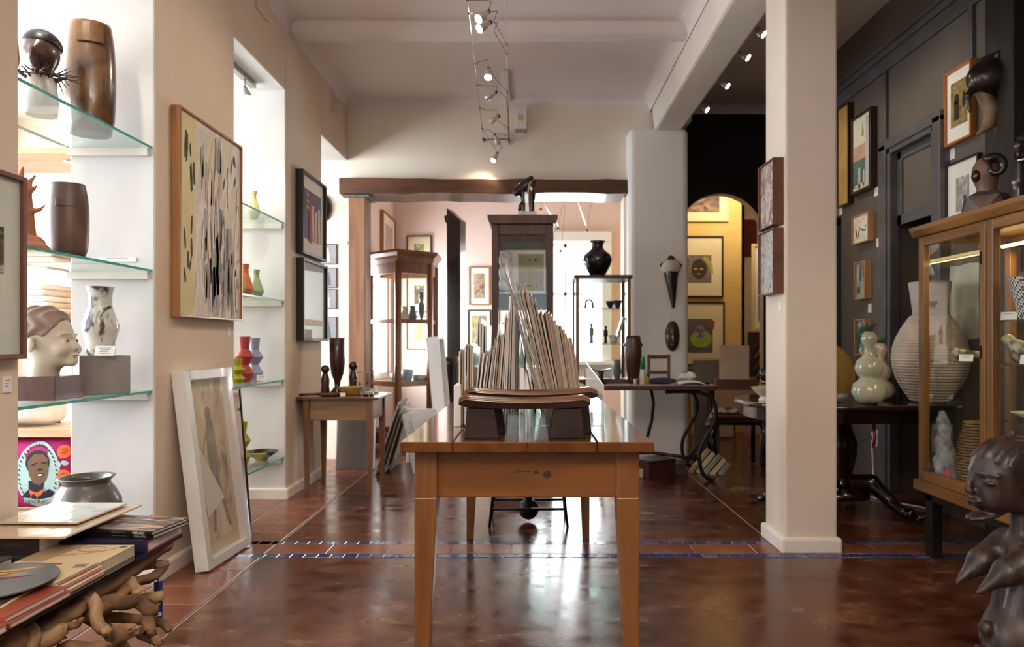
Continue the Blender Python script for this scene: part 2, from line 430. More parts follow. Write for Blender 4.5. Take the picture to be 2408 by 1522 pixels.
cove((1.08, -3, ZC), (1.08, YB, ZC), (-1, 0, 0), (0, 0, -1), .10); cove((1.34, 7.0, 3.47), (2.6, 7.0, 3.47), (0, -1, 0), (0, 0, -1), .08)
struct('ceiling_cove', cv, PLC)
bm_ = MB().hexa([(1.085, -3, 2.90), (1.345, -3, 2.90), (1.345, 6.05, 2.915), (1.10, 6.05, 2.915)], [(1.055, -3, ZC+.3), (1.38, -3, ZC+.3), (1.38, 6.05, ZC+.3), (1.065, 6.05, ZC+.3)])
struct('ceiling_beam', bm_, PLA, bevel=.02)
# pillar
pl_ = MB().box(1.275, 1.537, 3.405, 3.69, 0, 3.5)
pil = struct('pillar', pl_, pm('pillar_plaster', '#ddd0c1', '#e5dacd', scale=1.3, rough=.85, bump=.3, bscale=9, spec=.2), bevel=.012)
MB().box(1.253, 1.556, 3.385, 3.71, -.005, .075).build('plinth', PLA, pil, bevel=.014)
# back wall of the main room, with its timber lintel, post and the plaster pilaster
bw = MB().box(-4.7, -1.61, YB, YB+.2, 0, 3.3).box(-1.61, .846, YB, YB+.2, 2.44, 3.3).box(.846, 1.345, YB, YB+.2, 0, 3.5)
struct('wall_back', bw, PLB)
pa = MB().box(.868, 1.395, 5.97, 6.42, 0, 2.93)
struct('pilaster_wall', pa, pm('whitewash', '#f1ece5', '#f5f1ec', scale=1.3, rough=.85, bump=.25, bscale=9, spec=.2), bevel=.05, seg=3)
# lintel: slightly crooked hewn beam
lb = bmesh.new(); lm = MB()
xs = [-1.685+2.56*i/14 for i in range(15)]; rn = random.Random(5)
ring = []
for i, x in enumerate(xs):
    dz0, dz1 = rn.uniform(-.008, .008), rn.uniform(-.006, .006)-.012*i/14
    ring.append([lm.bm.verts.new(p) for p in ((x, 6.03+dz1, 2.363+dz0+.005*i/14), (x, 6.36, 2.355+dz0), (x, 6.36, 2.50+dz1), (x, 6.03, 2.502+dz1))])
for i in range(14):
    for j in range(4): lm.bm.faces.new((ring[i][j], ring[i][(j+1) % 4], ring[i+1][(j+1) % 4], ring[i+1][j]))
lm.bm.faces.new(ring[0]); lm.bm.faces.new(ring[-1])
lint = struct('lintel', lm, LINT, bevel=.006)
struct('door_post', MB().box(-1.615, -1.462, 6.08, 6.30, 0, 2.345), POST, bevel=.008)
lead = box(-1.66, -1.43, 6.06, 6.33, 2.342, 2.362).build('packing_strip', pm('old_lead', '#5a5a5e', '#77777c', 20, rough=.5), lint)
# back room (pink walls, daylight window)
struct('wall_far', MB().box(-1.8, -.05, 8.2, 8.4, 0, 3.2).box(.93, 1.5, 8.2, 8.4, 0, 3.2).box(-.05, .93, 8.2, 8.4, 2.24, 3.2).box(-.05, .93, 8.2, 8.4, 0, .82), PINK)
struct('wall_far_left', MB().box(-1.83, -1.632, 6.32, 6.72, 0, 3.2).box(-1.83, -1.632, 8.0, 8.2, 0, 3.2).box(-1.83, -1.632, 6.72, 8.0, 1.93, 3.2).box(-1.83, -1.632, 6.72, 8.0, 0, .66), PINK)
struct('wall_far_right', MB().box(1.355, 1.40, 6.42, 8.25, 0, 3.2), PINK)
struct('ceiling_far', MB().box(-1.8, 1.5, 6.3, 8.4, 3.1, 3.2), PLC)
WH = pm('white_joinery', '#e9e7e4', rough=.45)
win = MB()
for a in ((-.10, .03), (.86, .98)): win.box(a[0], a[1], 8.12, 8.26, .83, 2.25)
win.box(-.10, .98, 8.115, 8.26, 2.251, 2.37).box(-.14, 1.0, 8.05, 8.26, .78, .829)
w1 = struct('window_1', win, WH, bevel=.006)
wm = MB().box(.0, .9, 8.27, 8.30, 1.615, 1.65).box(.42, .45, 8.27, 8.30, .8, 2.25).box(0, .9, 8.27, 8.3, .8, .85).box(0, .9, 8.27, 8.3, 2.2, 2.25)
wm.build('window_frame', WH, w1)
GL = glass('window_glass', '#ffffff', .8)
for x0, x1 in ((.02, .42), (.45, .88)):
    for z0, z1 in ((.85, 1.615), (1.65, 2.2)): box(x0, x1, 8.283, 8.287, z0, z1).build('pane', GL, w1)
w4 = struct('window_4', MB().box(-1.80, -1.66, 6.72, 6.77, .71, 1.88).box(-1.80, -1.66, 7.95, 8.0, .71, 1.88).box(-1.80, -1.66, 6.72, 8.0, .66, .71).box(-1.80, -1.66, 6.72, 8.0, 1.88, 1.93), WH, bevel=.004)
box(-1.743, -1.738, 6.77, 7.95, .71, 1.88).build('pane', GL, w4)
# right bay: charcoal wall with a doorway, picture rail and battens, black end wall with an arch
Y = lambda px: XR*F/(px-CX)
wr = MB().box(XR, XR+.25, -3.0, 4.24, 0, 3.5).box(XR, XR+.25, 4.76, 7.1, 0, 3.5).box(XR, XR+.25, 4.24, 4.76, 2.40, 3.5)
struct('wall_right', wr, DARK)
tr = MB().box(XR-.035, XR+.01, 3.72, 7.0, 3.08, 3.13).box(XR-.05, XR+.01, 3.72, 7.0, 3.13, 3.16).box(XR-.02, XR+.01, 3.72, 7.0, 2.98, 3.08)
struct('trim_1', tr, TRIMD, bevel=.004)
tr = MB().box(XR-.025, XR+.01, 4.845, 4.875, 2.42, 2.99).box(XR-.022, XR+.01, 3.9, 3.93, 2.6, 2.99)
struct('trim_2', tr, TRIMD, bevel=.004)
d1 = MB()
for k, (o, t_) in enumerate(((0, .05), (.035, .065))):      # moulded casing, two steps
    d1.box(XR-t_, XR+.02, 4.74+o, 4.80+o+.03, 0, 2.40+o).box(XR-t_, XR+.02, 4.17-o, 4.255-o, 0, 2.40+o).box(XR-t_, XR+.02, 4.17-o, 4.83+o, 2.36+o, 2.43+o)
dr = struct('door_1', d1, TRIMD, bevel=.006)
dp = MB().box(XR+.02, XR+.06, 4.25, 4.76, 1.88, 2.38)
dp = dp.build('panel', DARK, dr)
MB().box(XR+.005, XR+.03, 4.25, 4.76, 1.86, 1.93).box(XR+.005, XR+.03, 4.25, 4.76, 2.31, 2.38).box(XR+.005, XR+.03, 4.25, 4.32, 1.86, 2.38).box(XR+.005, XR+.03, 4.69, 4.76, 1.86, 2.38).build('panel_frame', TRIMD, dr, bevel=.004)
struct('door_recess_wall', MB().box(XR+.9, XR+1.0, 3.6, 5.4, 0, 3).box(XR+.2, XR+1, 3.6, 3.7, 0, 3).box(XR+.2, XR+1, 5.3, 5.4, 0, 3).box(XR+.2, XR+1, 3.6, 5.4, 2.4, 2.5), pm('recess_wall', '#2b2521', '#362e29', 2, rough=.8))
CARD = pm('brown_cardboard', '#8f6a4b', '#9c7757', scale=3, rough=.8)
tag(box(0, .04, 0, .34, 0, 1.84).build('cardboard_sheet', CARD), 'tall brown cardboard sheet standing inside the dark doorway', 'cardboard', loc=(XR+.55, 4.62, 0), rot=(0, .02, 0))
d2 = MB()
for y0, t_ in ((3.46, .10), (3.60, .07)): d2.box(XR-t_, XR+.02, y0, y0+.12, 0, 3.3)
d2.box(XR-.04, XR+.02, 2.7, 3.47, 0, 3.3)
struct('door_2', d2, pm('black_door', '#1a1613', '#221d19', 4, rough=.45), bevel=.008)
d3 = MB().box(XR-.05, XR+.02, 5.58, 5.66, 0, 2.06).box(XR-.05, XR+.02, 6.3, 6.38, 0, 2.06).box(XR-.05, XR+.02, 5.58, 6.38, 2.0, 2.08)
d3 = struct('door_3', d3, pm('black_trim', '#26282c', '#33363c', 5, rough=.4), bevel=.006)
box(XR-.012, XR+.02, 5.66, 6.3, 0, 2.0).build('door_leaf', BLACK, d3)
# arch wall
ar = MB(); cxA, rA, zS = 1.96, .44, 2.135
for y in (7.0, 7.3):
    pass
n = 18; arc = [(cxA+rA*math.cos(PI*i/n), zS+rA*math.sin(PI*i/n)) for i in range(n+1)]
def archwall(mb, y):
    vs = []
    outer = [(2.75, 0), (2.75, 3.5), (1.30, 3.5), (1.30, 0)]
    inner = [(cxA+rA, 0)]+arc+[(cxA-rA, 0)]
    return outer, inner
ring_f, ring_b = [], []
prof = [(cxA+rA, 0)]+arc+[(cxA-rA, 0)]
vf = [ar.bm.verts.new((x, 7.0, z)) for x, z in prof]; vb = [ar.bm.verts.new((x, 7.12, z)) for x, z in prof]
tf = [ar.bm.verts.new((2.75 if i == 0 else (1.30 if i == len(prof)-1 else x), 7.0, 0 if i in (0, len(prof)-1) else 3.5)) for i, (x, z) in enumerate(prof)]
# faces above the arch as strips up to the ceiling, and the two sides
for i in range(1, len(prof)-2): ar.bm.faces.new((vf[i], vf[i+1], tf[i+1], tf[i]))
c1 = ar.bm.verts.new((2.75, 7.0, 3.5)); ar.bm.faces.new((vf[0], vf[1], tf[1], c1, tf[0]))
c2 = ar.bm.verts.new((1.30, 7.0, 3.5)); ar.bm.faces.new((vf[-1], tf[-1], c2, tf[-2], vf[-2]))
aw = struct('wall_arch', ar, BLACK)
so = MB(); v1 = [so.bm.verts.new((x, 6.998, z)) for x, z in prof]; v2 = [so.bm.verts.new((x, 7.12, z)) for x, z in prof]
for i in range(len(prof)-1):
    f = so.bm.faces.new((v1[i], v1[i+1], v2[i+1], v2[i])); f.smooth = True
so.build('arch_soffit', pm('arch_soffit_paint', '#cdbfae', rough=.85), aw)
box(cxA+rA+.004, 2.75, 7.01, 7.12, 0, 3.5).build('reveal', PLA, aw); box(1.3, cxA-rA-.004, 7.01, 7.12, 0, 3.5).build('reveal', PLA, aw); box(cxA-rA-.004, cxA+rA+.004, 7.02, 7.12, zS+rA+.004, 3.5).build('reveal', PLA, aw)
struct('wall_bay_left', MB().box(1.30, 1.345, 6.4, 7.05, 0, 3.5), BLACK)
# yellow room beyond the arch
struct('wall_yellow', MB().box(1.35, 2.505, 7.95, 8.1, 0, 3.2), YEL)
struct('wall_yellow_side', MB().box(2.47, 2.505, 7.95, 9.2, 0, 3.2).box(1.3, 1.36, 7.12, 7.95, 0, 3.2), YEL)
struct('baseboard_yellow', MB().box(1.36, 2.51, 7.925, 7.96, 0, .09), YEL, bevel=.006)
struct('wall_beyond', MB().box(2.4, 4.0, 9.2, 9.3, 0, 3.2).box(4.0, 4.1, 7.1, 9.3, 0, 3.2).box(2.75, 4.1, 7.02, 7.12, 0, 3.2), pm('far_cream', '#d9c7ae', rough=.85))
struct('ceiling_yellow', MB().box(1.3, 4.1, 7.12, 9.3, 3.05, 3.15), PLC)
# side room to the left (bright) and its windows; unseen front wall and window behind, shaped for the fill light
struct('wall_side', MB().box(-4.75, -4.6, -3, -2.3, 0, 3.2).box(-4.75, -4.6, 1.1, 1.5, 0, 3.2).box(-4.75, -4.6, -2.3, 1.1, 2.75, 3.2).box(-4.75, -4.6, -2.3, 1.1, 0, .7).box(-4.75, -4.6, 5.7, 6.3, 0, 3.2).box(-4.75, -4.6, 1.5, 5.7, 2.75, 3.2).box(-4.75, -4.6, 1.5, 5.7, 0, .7), PLA)
struct('ceiling_side', MB().box(-4.75, -1.95, -3, 6.3, 3.05, 3.2), PLA)
w2 = MB()
for y in (1.5, 2.9, 4.3, 5.62): w2.box(-4.68, -4.62, y, y+.08, .7, 2.75)
w2.box(-4.68, -4.62, 1.5, 5.7, .7, .78).box(-4.68, -4.62, 1.5, 5.7, 2.67, 2.75).box(-4.68, -4.62, 1.5, 5.7, 1.95, 2.0)
for y in (-2.3, -.7, 1.02): w2.box(-4.68, -4.62, y, y+.08, .7, 2.75)  # near window, unseen, added for extra side light
struct('window_2', w2, WH, bevel=.006)
struct('wall_front', MB().box(-4.75, -.8, -3.05, -2.9, 0, 3.3).box(.8, 2.8, -3.05, -2.9, 0, 3.5).box(-.8, .8, -3.05, -2.9, 2.5, 3.5).box(-.8, .8, -3.05, -2.9, 0, 1.2), DARK)  # out of view; dark colour chosen to cut grey sheen and frontal fill
w3 = MB()
for x in (-.8, -.04, .72): w3.box(x, x+.08, -3.0, -2.94, 1.28, 2.42)
w3.box(-.8, .8, -3.0, -2.94, 1.2, 1.28).box(-.8, .8, -3.0, -2.94, 2.42, 2.5)
struct('window_3', w3, WH, bevel=.006)
# ================================================================== shared materials for the things
BLK = pm('black_frame', '#15120f', '#1f1a16', 12, rough=.4)
OAKF = wood('oak_frame', '#8a5c34', '#b07c4c', 'Z', 18, .45, .1)
REDF = wood('reddish_frame', '#5b3424', '#7d4a33', 'Z', 18, .45, .1)
WHF = pm('white_lacquer', '#e4e2df', '#eceae6', 8, rough=.35)
MOUNT = pm('mount_card', '#e6ddcd', rough=.9); MOUNTW = pm('white_mount', '#eeebe5', rough=.9); CREAM = pm('cream_mount', '#d9c9a4', rough=.9)
PAPER = pm('paper', '#eceae6', rough=.8); INK = pm('ink', '#1b1917', rough=.8)
GLS = glass('shelf_glass', '#eef8f6', .9, .01, .03, body=.05); TEAL = pm('green_glass_edge', '#3f9d96', '#62bcb3', 9, rough=.1)
PANE = glass('cabinet_glass', '#fbfdfc', .85, .015, .02); FILM = glass('plastic_film', '#f6f7f6', .8, .10, .03, body=.04)
DKW = wood('dark_carved_wood', '#24150f', '#46291c', 'Z', 16, .34, .25); DKW2 = pm('black_carved_wood', '#120d0b', '#261a15', 14, rough=.3, coat=.3, bump=.08)
MIDW = wood('mid_brown_wood', '#4a2c1b', '#7a5034', 'Z', 16, .45, .1)

def picture(name, label, cat, loc, rz, w, h, d=.03, fw=.018, fm=None, mount=None, am=None, ins=None, tilt=0, group=None, glaz=False, yaw=None, back=0):
    """framed picture: local x along the wall, z up, faces -y, back on y=0; loc = bottom centre"""
    t = thing(name, label, cat, loc, rz, group, rot=(tilt, 0, rz))
    f = MB(); o, i = 0, fw
    f.box(-w/2, -w/2+i, -d, 0, 0, h).box(w/2-i, w/2, -d, 0, 0, h).box(-w/2+i, w/2-i, -d, 0, 0, i).box(-w/2+i, w/2-i, -d, 0, h-i, h)
    f.build('frame', fm or BLK, t, bevel=min(.002, fw*.2), seg=1)
    if mount:
        box(-w/2+i*.8, w/2-i*.8, -d*.6, -d*.25, i*.8, h-i*.8).build('mount', mount, t)
    if am:
        if ins is None: ins = (fw, fw, fw, fw)
        l, r, b, tp = ins
        box(-w/2+l, w/2-r, -d*.6-.0015 if mount else -d*.75, -d*.3, b, h-tp).build('artwork', am, t)
    if glaz: box(-w/2+i*.8, w/2-i*.8, -d*.86, -d*.8, i*.8, h-i*.8).build('glazing', PANE, t)
    return t
def strokes(t, items, mat, y, name='brush_strokes'):
    """flat printed shapes on a picture: polygons in local (x, z) lying just proud of the sheet"""
    m = MB()
    for pl in items: m.prism(pl, y-.0012, y, 'Y')
    return m.build(name, mat, t, props={'kind': 'stuff'} if len(items) > 1 else None)
def quad(cx, cz, w, h, a=0):
    c, s = math.cos(a), math.sin(a)
    return [(cx+x*c-z*s, cz+x*s+z*c) for x, z in ((-w/2, -h/2), (w/2, -h/2), (w/2, h/2), (-w/2, h/2))]
def disc(cx, cz, rx, rz, n=20, a=0): return [(cx+rx*math.cos(2*PI*i/n)*math.cos(a)-rz*math.sin(2*PI*i/n)*math.sin(a), cz+rx*math.cos(2*PI*i/n)*math.sin(a)+rz*math.sin(2*PI*i/n)*math.cos(a)) for i in range(n)]
def card(label, loc, rz, w=.05, h=.06, lines=3, tilt=0, group=None, cat='label card'):
    t = thing('label_card', label, cat, loc, rz, group, rot=(tilt, 0, rz))
    box(-w/2, w/2, -.003, 0, 0, h).build('card', PAPER, t)
    m = MB()
    for i in range(lines): m.box(-w*.3+(i % 2)*w*.06, w*.3-(i % 3)*w*.07, -.0036, -.003, h*(.75-.18*i), h*(.77-.18*i)+.001)
    m.build('print', pm('faint_print', '#8b8781', rough=.9), t, props={'kind': 'stuff'})
    return t
def vase(name, label, cat, loc, prof, mat, n=40, group=None, smooth=True, rz=0, wall=.008):
    """hollow turned vessel: the outline goes up the outside and back down the inside"""
    inner = [(max(r-wall, .002), z) for r, z in prof[::-1] if z > prof[0][1]+.012]
    m = MB().lathe(list(prof)+inner+[(.001, prof[0][1]+.014)], n, smooth=smooth)
    return tag(m.build(name, mat), label, cat, group, loc, rz)

# ================================================================== LEFT WALL: openings with glass shelves
def glass_shelf(label, y0, y1, z, group):
    t = thing('glass_shelf', label, 'shelf', (XL-.19, (y0+y1)/2, z), 0, group)
    hy = (y1-y0)/2
    box(-.18, .178, -hy+.004, hy-.004, -.010, 0).build('pane', GLS, t)
    MB().box(.178, .182, -hy+.004, hy-.004, -.010, 0).box(-.184, -.18, -hy+.004, hy-.004, -.01, 0).build('polished_edge', TEAL, t)
    for s, nm in ((-1, 0), (1, 1)):
        box(-.18, .17, s*hy-(.022 if s > 0 else 0), s*hy+(.022 if s < 0 else 0), -.042, -.010).build('batten', PLA, t, bevel=.002)
    return t
for z, w in ((1.90, 'top glass shelf of the near opening carrying a polished brown vessel'), (1.365, 'second glass shelf of the near opening carrying a terracotta figure'),
             (.841, 'third glass shelf of the near opening carrying a painted head'), (.30, 'lowest glass shelf of the near opening with the round grey pot')):
    glass_shelf(w, 2.18, 2.97, z, 'glass shelves across the near wall opening')
for z, w in ((1.85, 'top glass shelf of the far opening with one pale yellow vase'), (1.33, 'glass shelf with yellow, orange and green vases'),
             (.80, 'glass shelf with red and lavender zigzag vases'), (.285, 'lowest glass shelf of the far opening with a striped dish')):
    glass_shelf(w, 3.77, 4.565, z, 'glass shelves across the far wall opening')

# carved slit faces on the two brown vessels
BRON = pm('polished_bronze_brown', '#3a2310', '#7a5228', 5, rough=.26, coat=.4, bump=.05, dist=1)
BRW = pm('matt_brown_wood', '#4a3429', '#6a4d3d', 7, st=(1, 1, .25), rough=.42, bump=.08, dist=2)
def slab_vessel(name, label, loc, w, h, mat, rz, notch):
    t = thing(name, label, 'vessel', loc, rz)
    prof = [(.40, 0), (.47, .12), (.5, .35), (.5, .6), (.47, .82), (.42, .97), (.40, 1.0), (.36, 1.0), (.36, .93), (.001, .9)]
    MB().lathe([(r*w, z*h) for r, z in prof], 36, sy=.82).build('body', mat, t)
    x0, x1, z0, z1 = notch
    a = MB(); nn = 8
    for i in range(nn):
        pass
    def arcp(u, z, k): ang = -PI/2+u; return (.5*w*k*math.cos(ang), .5*w*.82*k*math.sin(ang), z)
    us = [x0+(x1-x0)*i/nn for i in range(nn+1)]
    f0 = [[a.bm.verts.new(arcp(u, z, k)) for u in us] for z, k in ((z0, .9), (z0, 1.07), (z1, 1.045), (z1, .9))]
    for j in range(3):
        for i in range(nn): a.bm.faces.new((f0[j][i], f0[j][i+1], f0[j+1][i+1], f0[j+1][i]))
    a.bm.faces.new([f0[j][0] for j in range(4)]); a.bm.faces.new([f0[j][nn] for j in range(4)][::-1])
    a.build('carved_brow', mat, t, bevel=.002)
    return t
slab_vessel('bronze_vessel', 'tall polished bronze-brown vessel with a carved flap at its rim', (-1.80, 2.80, 1.90), .185, .45, BRON, .15, (-.20, .85, .355, .435))
slab_vessel('wooden_vessel', 'matt dark brown wooden vessel with a small raised bar', (-1.71, 2.53, 1.365), .14, .27, BRW, .05, (-.13, .72, .180, .208))
vase('brown_jar', 'tan brown jar half hidden behind the near pier on the top shelf', 'jar', (-1.862, 2.32, 1.90), [(.06, 0), (.09, .06), (.105, .13), (.10, .2), (.07, .27), (.055, .3)], pm('tan_clay', '#a8744a', '#b88458', 6, rough=.4))
# dark bust with dark cap and a collar of twigs
bt = thing('twig_collar_bust', 'small dark bust with a black cap and a collar of twigs', 'sculpture', (-1.83, 2.56, 1.90), .3)
MB().lathe([(.05, 0), (.055, .05), (.05, .10), (.045, .14)], 20).build('stand', pm('white_stand', '#d8d5d0', rough=.5), bt)
sculpt('head', lambda p: U(.02, ell(p, (0, 0, .235), (.058, .068, .07)), ell(p, (0, -.062, .225), (.014, .02, .016)), cap(p, (0, 0, .13), (0, 0, .2), .036), ell(p, (0, -.05, .2), (.026, .024, .014))), (-.1, -.12, .1), (.1, .1, .33), .008, pm('bust_brown', '#3a211a', '#5a362a', 8, rough=.3, coat=.3), bt)
sculpt('cap', lambda p: smax(ell(p, (0, .01, .255), (.066, .074, .07)), -(p[..., 2]-.255), .01), (-.1, -.1, .24), (.1, .11, .34), .008, pm('bust_cap', '#121014', rough=.4), bt)
for k in range(34):
    a = random.uniform(0, 2*PI); r0, r1 = .035, random.uniform(.085, .125); dz = random.uniform(-.03, .035)
    MB().tube([(r0*math.cos(a), r0*math.sin(a), .14+random.uniform(-.02, .02)), (.07*math.cos(a+.1), .07*math.sin(a+.1), .15), (r1*math.cos(a+.25), r1*math.sin(a+.25), .145+dz)], [.0035, .003, .0015], 5).build('twig', DKW, bt)
# terracotta castle-like figure with little reaching hands
TC = pm('orange_terracotta', '#a8684a', '#bb7c5c', 9, rough=.7, bump=.1)
tf_ = thing('terracotta_figure', 'orange terracotta figure with small reaching hands on a tiered base', 'sculpture', (-1.765, 2.36, 1.365), .5)
def tfig(p):
    d = U(.012, cap(p, (0, 0, .05), (0, 0, .2), .05, .036), bx(p, (0, 0, .012), (.085, .07, .012)), bx(p, (0, 0, .035), (.07, .058, .014)), ell(p, (0, -.005, .225), (.038, .036, .03)))
    for sx, z in ((.055, .13), (-.055, .16), (.04, .20)):
        d = smin(d, cap(p, (0, 0, z), (sx*1.1, -.02, z+.015), .012, .007), .012)
        for q in (-.012, 0, .012): d = smin(d, cap(p, (sx*1.1, -.02, z+.015), (sx*1.4, -.03+q, z+.03+q*.4), .004, .003), .004)
    return U(.008, d, cap(p, (.0, 0, .24), (.012, 0, .29), .012, .006), cap(p, (-.02, 0, .235), (-.035, 0, .275), .009, .005), cap(p, (.025, 0, .235), (.045, 0, .265), .009, .005))
sculpt('figure', tfig, (-.13, -.1, -.002), (.13, .1, .31), .006, TC, tf_)
# painted head on a wooden block
hb = thing('painted_head', 'painted portrait head with wavy brown hair on a wooden plinth', 'sculpture', (-1.775, 2.52, .841), 1.62)
SKIN = pm('pale_painted_skin', '#cdbfa9', '#d8cbb6', 6, rough=.5); HAIR = pm('painted_hair', '#6e5040', '#a3877a', 10, rough=.6, bump=.2)
def face_sdf(p):
    d = U(.03, ell(p, (0, .012, .155), (.070, .092, .088)), ell(p, (0, -.04, .095), (.050, .055, .062)), cap(p, (0, .02, -.03), (0, .008, .09), .05, .044))
    d = smin(d, ell(p, (0, -.084, .052), (.020, .018, .017)), .02)                       # chin
    d = smin(d, cap(p, (0, -.083, .135), (0, -.100, .106), .006, .0095), .016)            # nose
    d = smin(d, ell(p, (.0, -.097, .101), (.014, .008, .006)), .008)
    for s in (-1, 1):
        d = smin(d, cap(p, (s*.010, -.088, .146), (s*.045, -.070, .150), .002, .002), .016)    # brow
        d = smax(d, -ell(p, (s*.029, -.094, .130), (.017, .014, .010)), .010)                # socket
        d = smin(d, ell(p, (s*.029, -.076, .129), (.013, .010, .0085)), .003)
        d = smin(d, ell(p, (s*.040, -.070, .098), (.022, .022, .02)), .02)                 # cheek
        d = smin(d, ell(p, (s*.074, .018, .115), (.008, .019, .029), (0, 0, s*.3)), .008)       # ear
    d = smin(d, ell(p, (0, -.094, .076), (.021, .010, .005)), .006); d = smin(d, ell(p, (0, -.092, .067), (.018, .010, .006)), .006)
    d = smax(d, -ell(p, (0, -.105, .0718), (.021, .012, .0018)), .003)
    return d
sculpt('head', face_sdf, (-.1, -.14, -.02), (.1, .125, .26), .0055, SKIN, hb).location = (0, 0, .085)
def hair_sdf(p):
    d = ell(p, (0, .022, .168), (.079, .102, .092))
    a = np.arctan2(p[..., 0], p[..., 2]-.1); d = d-.004*np.sin(p[..., 1]*120+np.sin(p[..., 2]*55+a*3)*2.2)
    hl = (p[..., 2]-.207)+(p[..., 1]+.075)*1.05-.012*np.cos(p[..., 0]*40)                    # hairline
    d = smax(d, -hl, .01); d = smax(d, -(p[..., 2]-.085-.0*p[..., 1]), .02)
    for s in (-1, 1): d = smax(d, -ell(p, (s*.08, -.003, .112), (.035, .038, .036)), .01)
    return d
sculpt('hair', hair_sdf, (-.1, -.12, .07), (.1, .145, .28), .0055, HAIR, hb).location = (0, 0, .085)
e_ = MB()
for s in (-1, 1): e_.sph((s*.029, -.0845, .214), (.0048, .0028, .0048), 8)
e_.build('iris', pm('iris_brown', '#4a3524', rough=.3), hb, props={'kind': 'stuff'})
l_ = MB(); l_.sph((0, -.1005, .1605), (.017, .0035, .004), 12).sph((0, -.098, .1525), (.014, .0035, .0045), 12)
l_.build('lips', pm('painted_lips', '#a87a68', rough=.5), hb)
b_ = MB()
for s in (-1, 1): b_.tube([(s*.013, -.0895, .2375), (s*.03, -.0855, .2400), (s*.047, -.071, .2350)], [.0010, .0014, .0006], 6)
b_.build('eyebrow', HAIR, hb, props={'kind': 'stuff'})
box(-.085, .085, -.075, .085, 0, .085).build('plinth', wood('plinth_wood', '#4e2f24', '#6e463a', 'X', 12, .4), hb, bevel=.002)
# patterned vase on a grey block
bl = thing('pedestal_block', 'weathered grey wooden block under the patterned vase', 'block', (-1.755, 2.80, .841), .7)
box(-.088, .088, -.088, .088, 0, .155).build('block', pm('weathered_block', '#77706b', '#8b8480', 8, st=(1, 1, .3), rough=.6, bump=.1), bl, bevel=.003)
box(.085, .0885, -.084, .084, .004, .151).build('brown_face', pm('block_brown', '#6a4e40', '#7d5e4e', 9, rough=.6), bl)
pv = vase('patterned_vase', 'white and gunmetal mottled vase with a pinched waist', 'vase', (-1.760, 2.80, .997), [(.048, 0), (.055, .02), (.052, .05), (.066, .10), (.068, .125), (.055, .165), (.043, .20), (.043, .245), (.050, .275), (.052, .28)],
          pm('raku_glaze', '#d9d7cf', '#4b4b4d', 7, rough=.2, lo=.45, hi=.56, dist=2, coat=.4))
card('white label card at the foot of the mottled vase', (-1.69, 2.715, .996), 0, .08, .04, 4, tilt=-.25)
vase('burnished_pot', 'wide burnished grey clay pot with a flared rim', 'pot', (-1.765, 2.72, .30), [(.06, 0), (.10, .03), (.125, .085), (.122, .12), (.10, .165), (.085, .185), (.083, .195), (.098, .21), (.102, .215)],
     pm('burnished_clay', '#443c37', '#5f5650', 5, st=(1, 1, 3), rough=.38, bump=.06, coat=.3), wall=.012)
card('clear label holder stuck on the white reveal above the second shelf', (-1.79, 2.968, 1.40), 0, .16, .02, 1)
# wooden shelf unit in the bright side room behind the openings
WSU = wood('pale_birch', '#b99470', '#d0ae8a', 'X', 8, .55, .05, .05)
su = thing('shelf_unit', 'open birch shelf unit seen through the glass shelves', 'shelf unit', (-2.82, 3.62, 0))
for x in (-.52, .42): box(x, x+.035, 0, .42, 0, 2.1).build('side_panel', WSU, su, bevel=.002)
for z in (2.05, 1.52, 1.12, .545, .10): box(-.52, .455, -.005, .42, z, z+.045 if z != 2.05 else z+.03).build('shelf', WSU, su, bevel=.002)
MB().cyl((.28, .15, 2.045), (.28, .15, 2.052), .03, n=16).build('downlight', pm('steel', '#b8b8ba', metal=1, rough=.25), su)
CLO = pm('white_linen', '#e0dcd5', '#ece9e4', 20, rough=.9, bump=.3)
for k in range(5):
    z = .592+.0; 
for k in range(6):
    m = MB(); w = .30-.012*k; m.box(-w, w*.9, -.16, .16, 0, .033)
    o = m.build('folded_cloth', CLO if k % 2 else pm('cream_linen', '#d3c3ae', '#e0d4c4', 18, rough=.9, bump=.3), bevel=.014, seg=3)
    tag(o, ['lowest cream folded cloth of the pile on the birch unit', 'white folded cloth second from the bottom of the pile', 'cream folded cloth third from the bottom of the pile', 'white folded cloth fourth from the bottom of the pile', 'cream folded cloth just under the top of the pile', 'white folded cloth on top of the pile in the birch unit'][k], 'cloth', 'folded cloths in the birch unit', (-2.82+random.uniform(-.02, .02), 3.80, 1.166+.0335*k), random.uniform(-.06, .06))
def cushion(name, label, loc, w, h, d, mat, rot=(0, 0, 0)):
    t = thing(name, label, 'cushion', loc, rot=rot)
    m = MB(); n = 16; g = []
    for s in (-1, 1):
        gg = []
        for i in range(n+1):
            row = []
            for j in range(n+1):
                u, v = i/n*2-1, j/n*2-1
                q = max(0, (1-u**4)*(1-v**4))**.5
                pin = 1-.06*(1-abs(u))*abs(v)-.06*(1-abs(v))*abs(u)
                row.append(m.bm.verts.new((u*w/2*pin, s*d/2*q, h/2+v*h/2*pin)))
            gg.append(row)
        for i in range(n):
            for j in range(n):
                f = m.bm.faces.new((gg[i][j], gg[i+1][j], gg[i+1][j+1], gg[i][j+1])); f.smooth = True
    bmesh.ops.remove_doubles(m.bm, verts=m.bm.verts[:], dist=1e-5)
    m.build('cover', mat, t)
    return t
cushion('white_cushion', 'plump white cushion lying on the birch shelf above the printed one', (-2.86, 3.80, .60), .5, .16, .34, CLO)
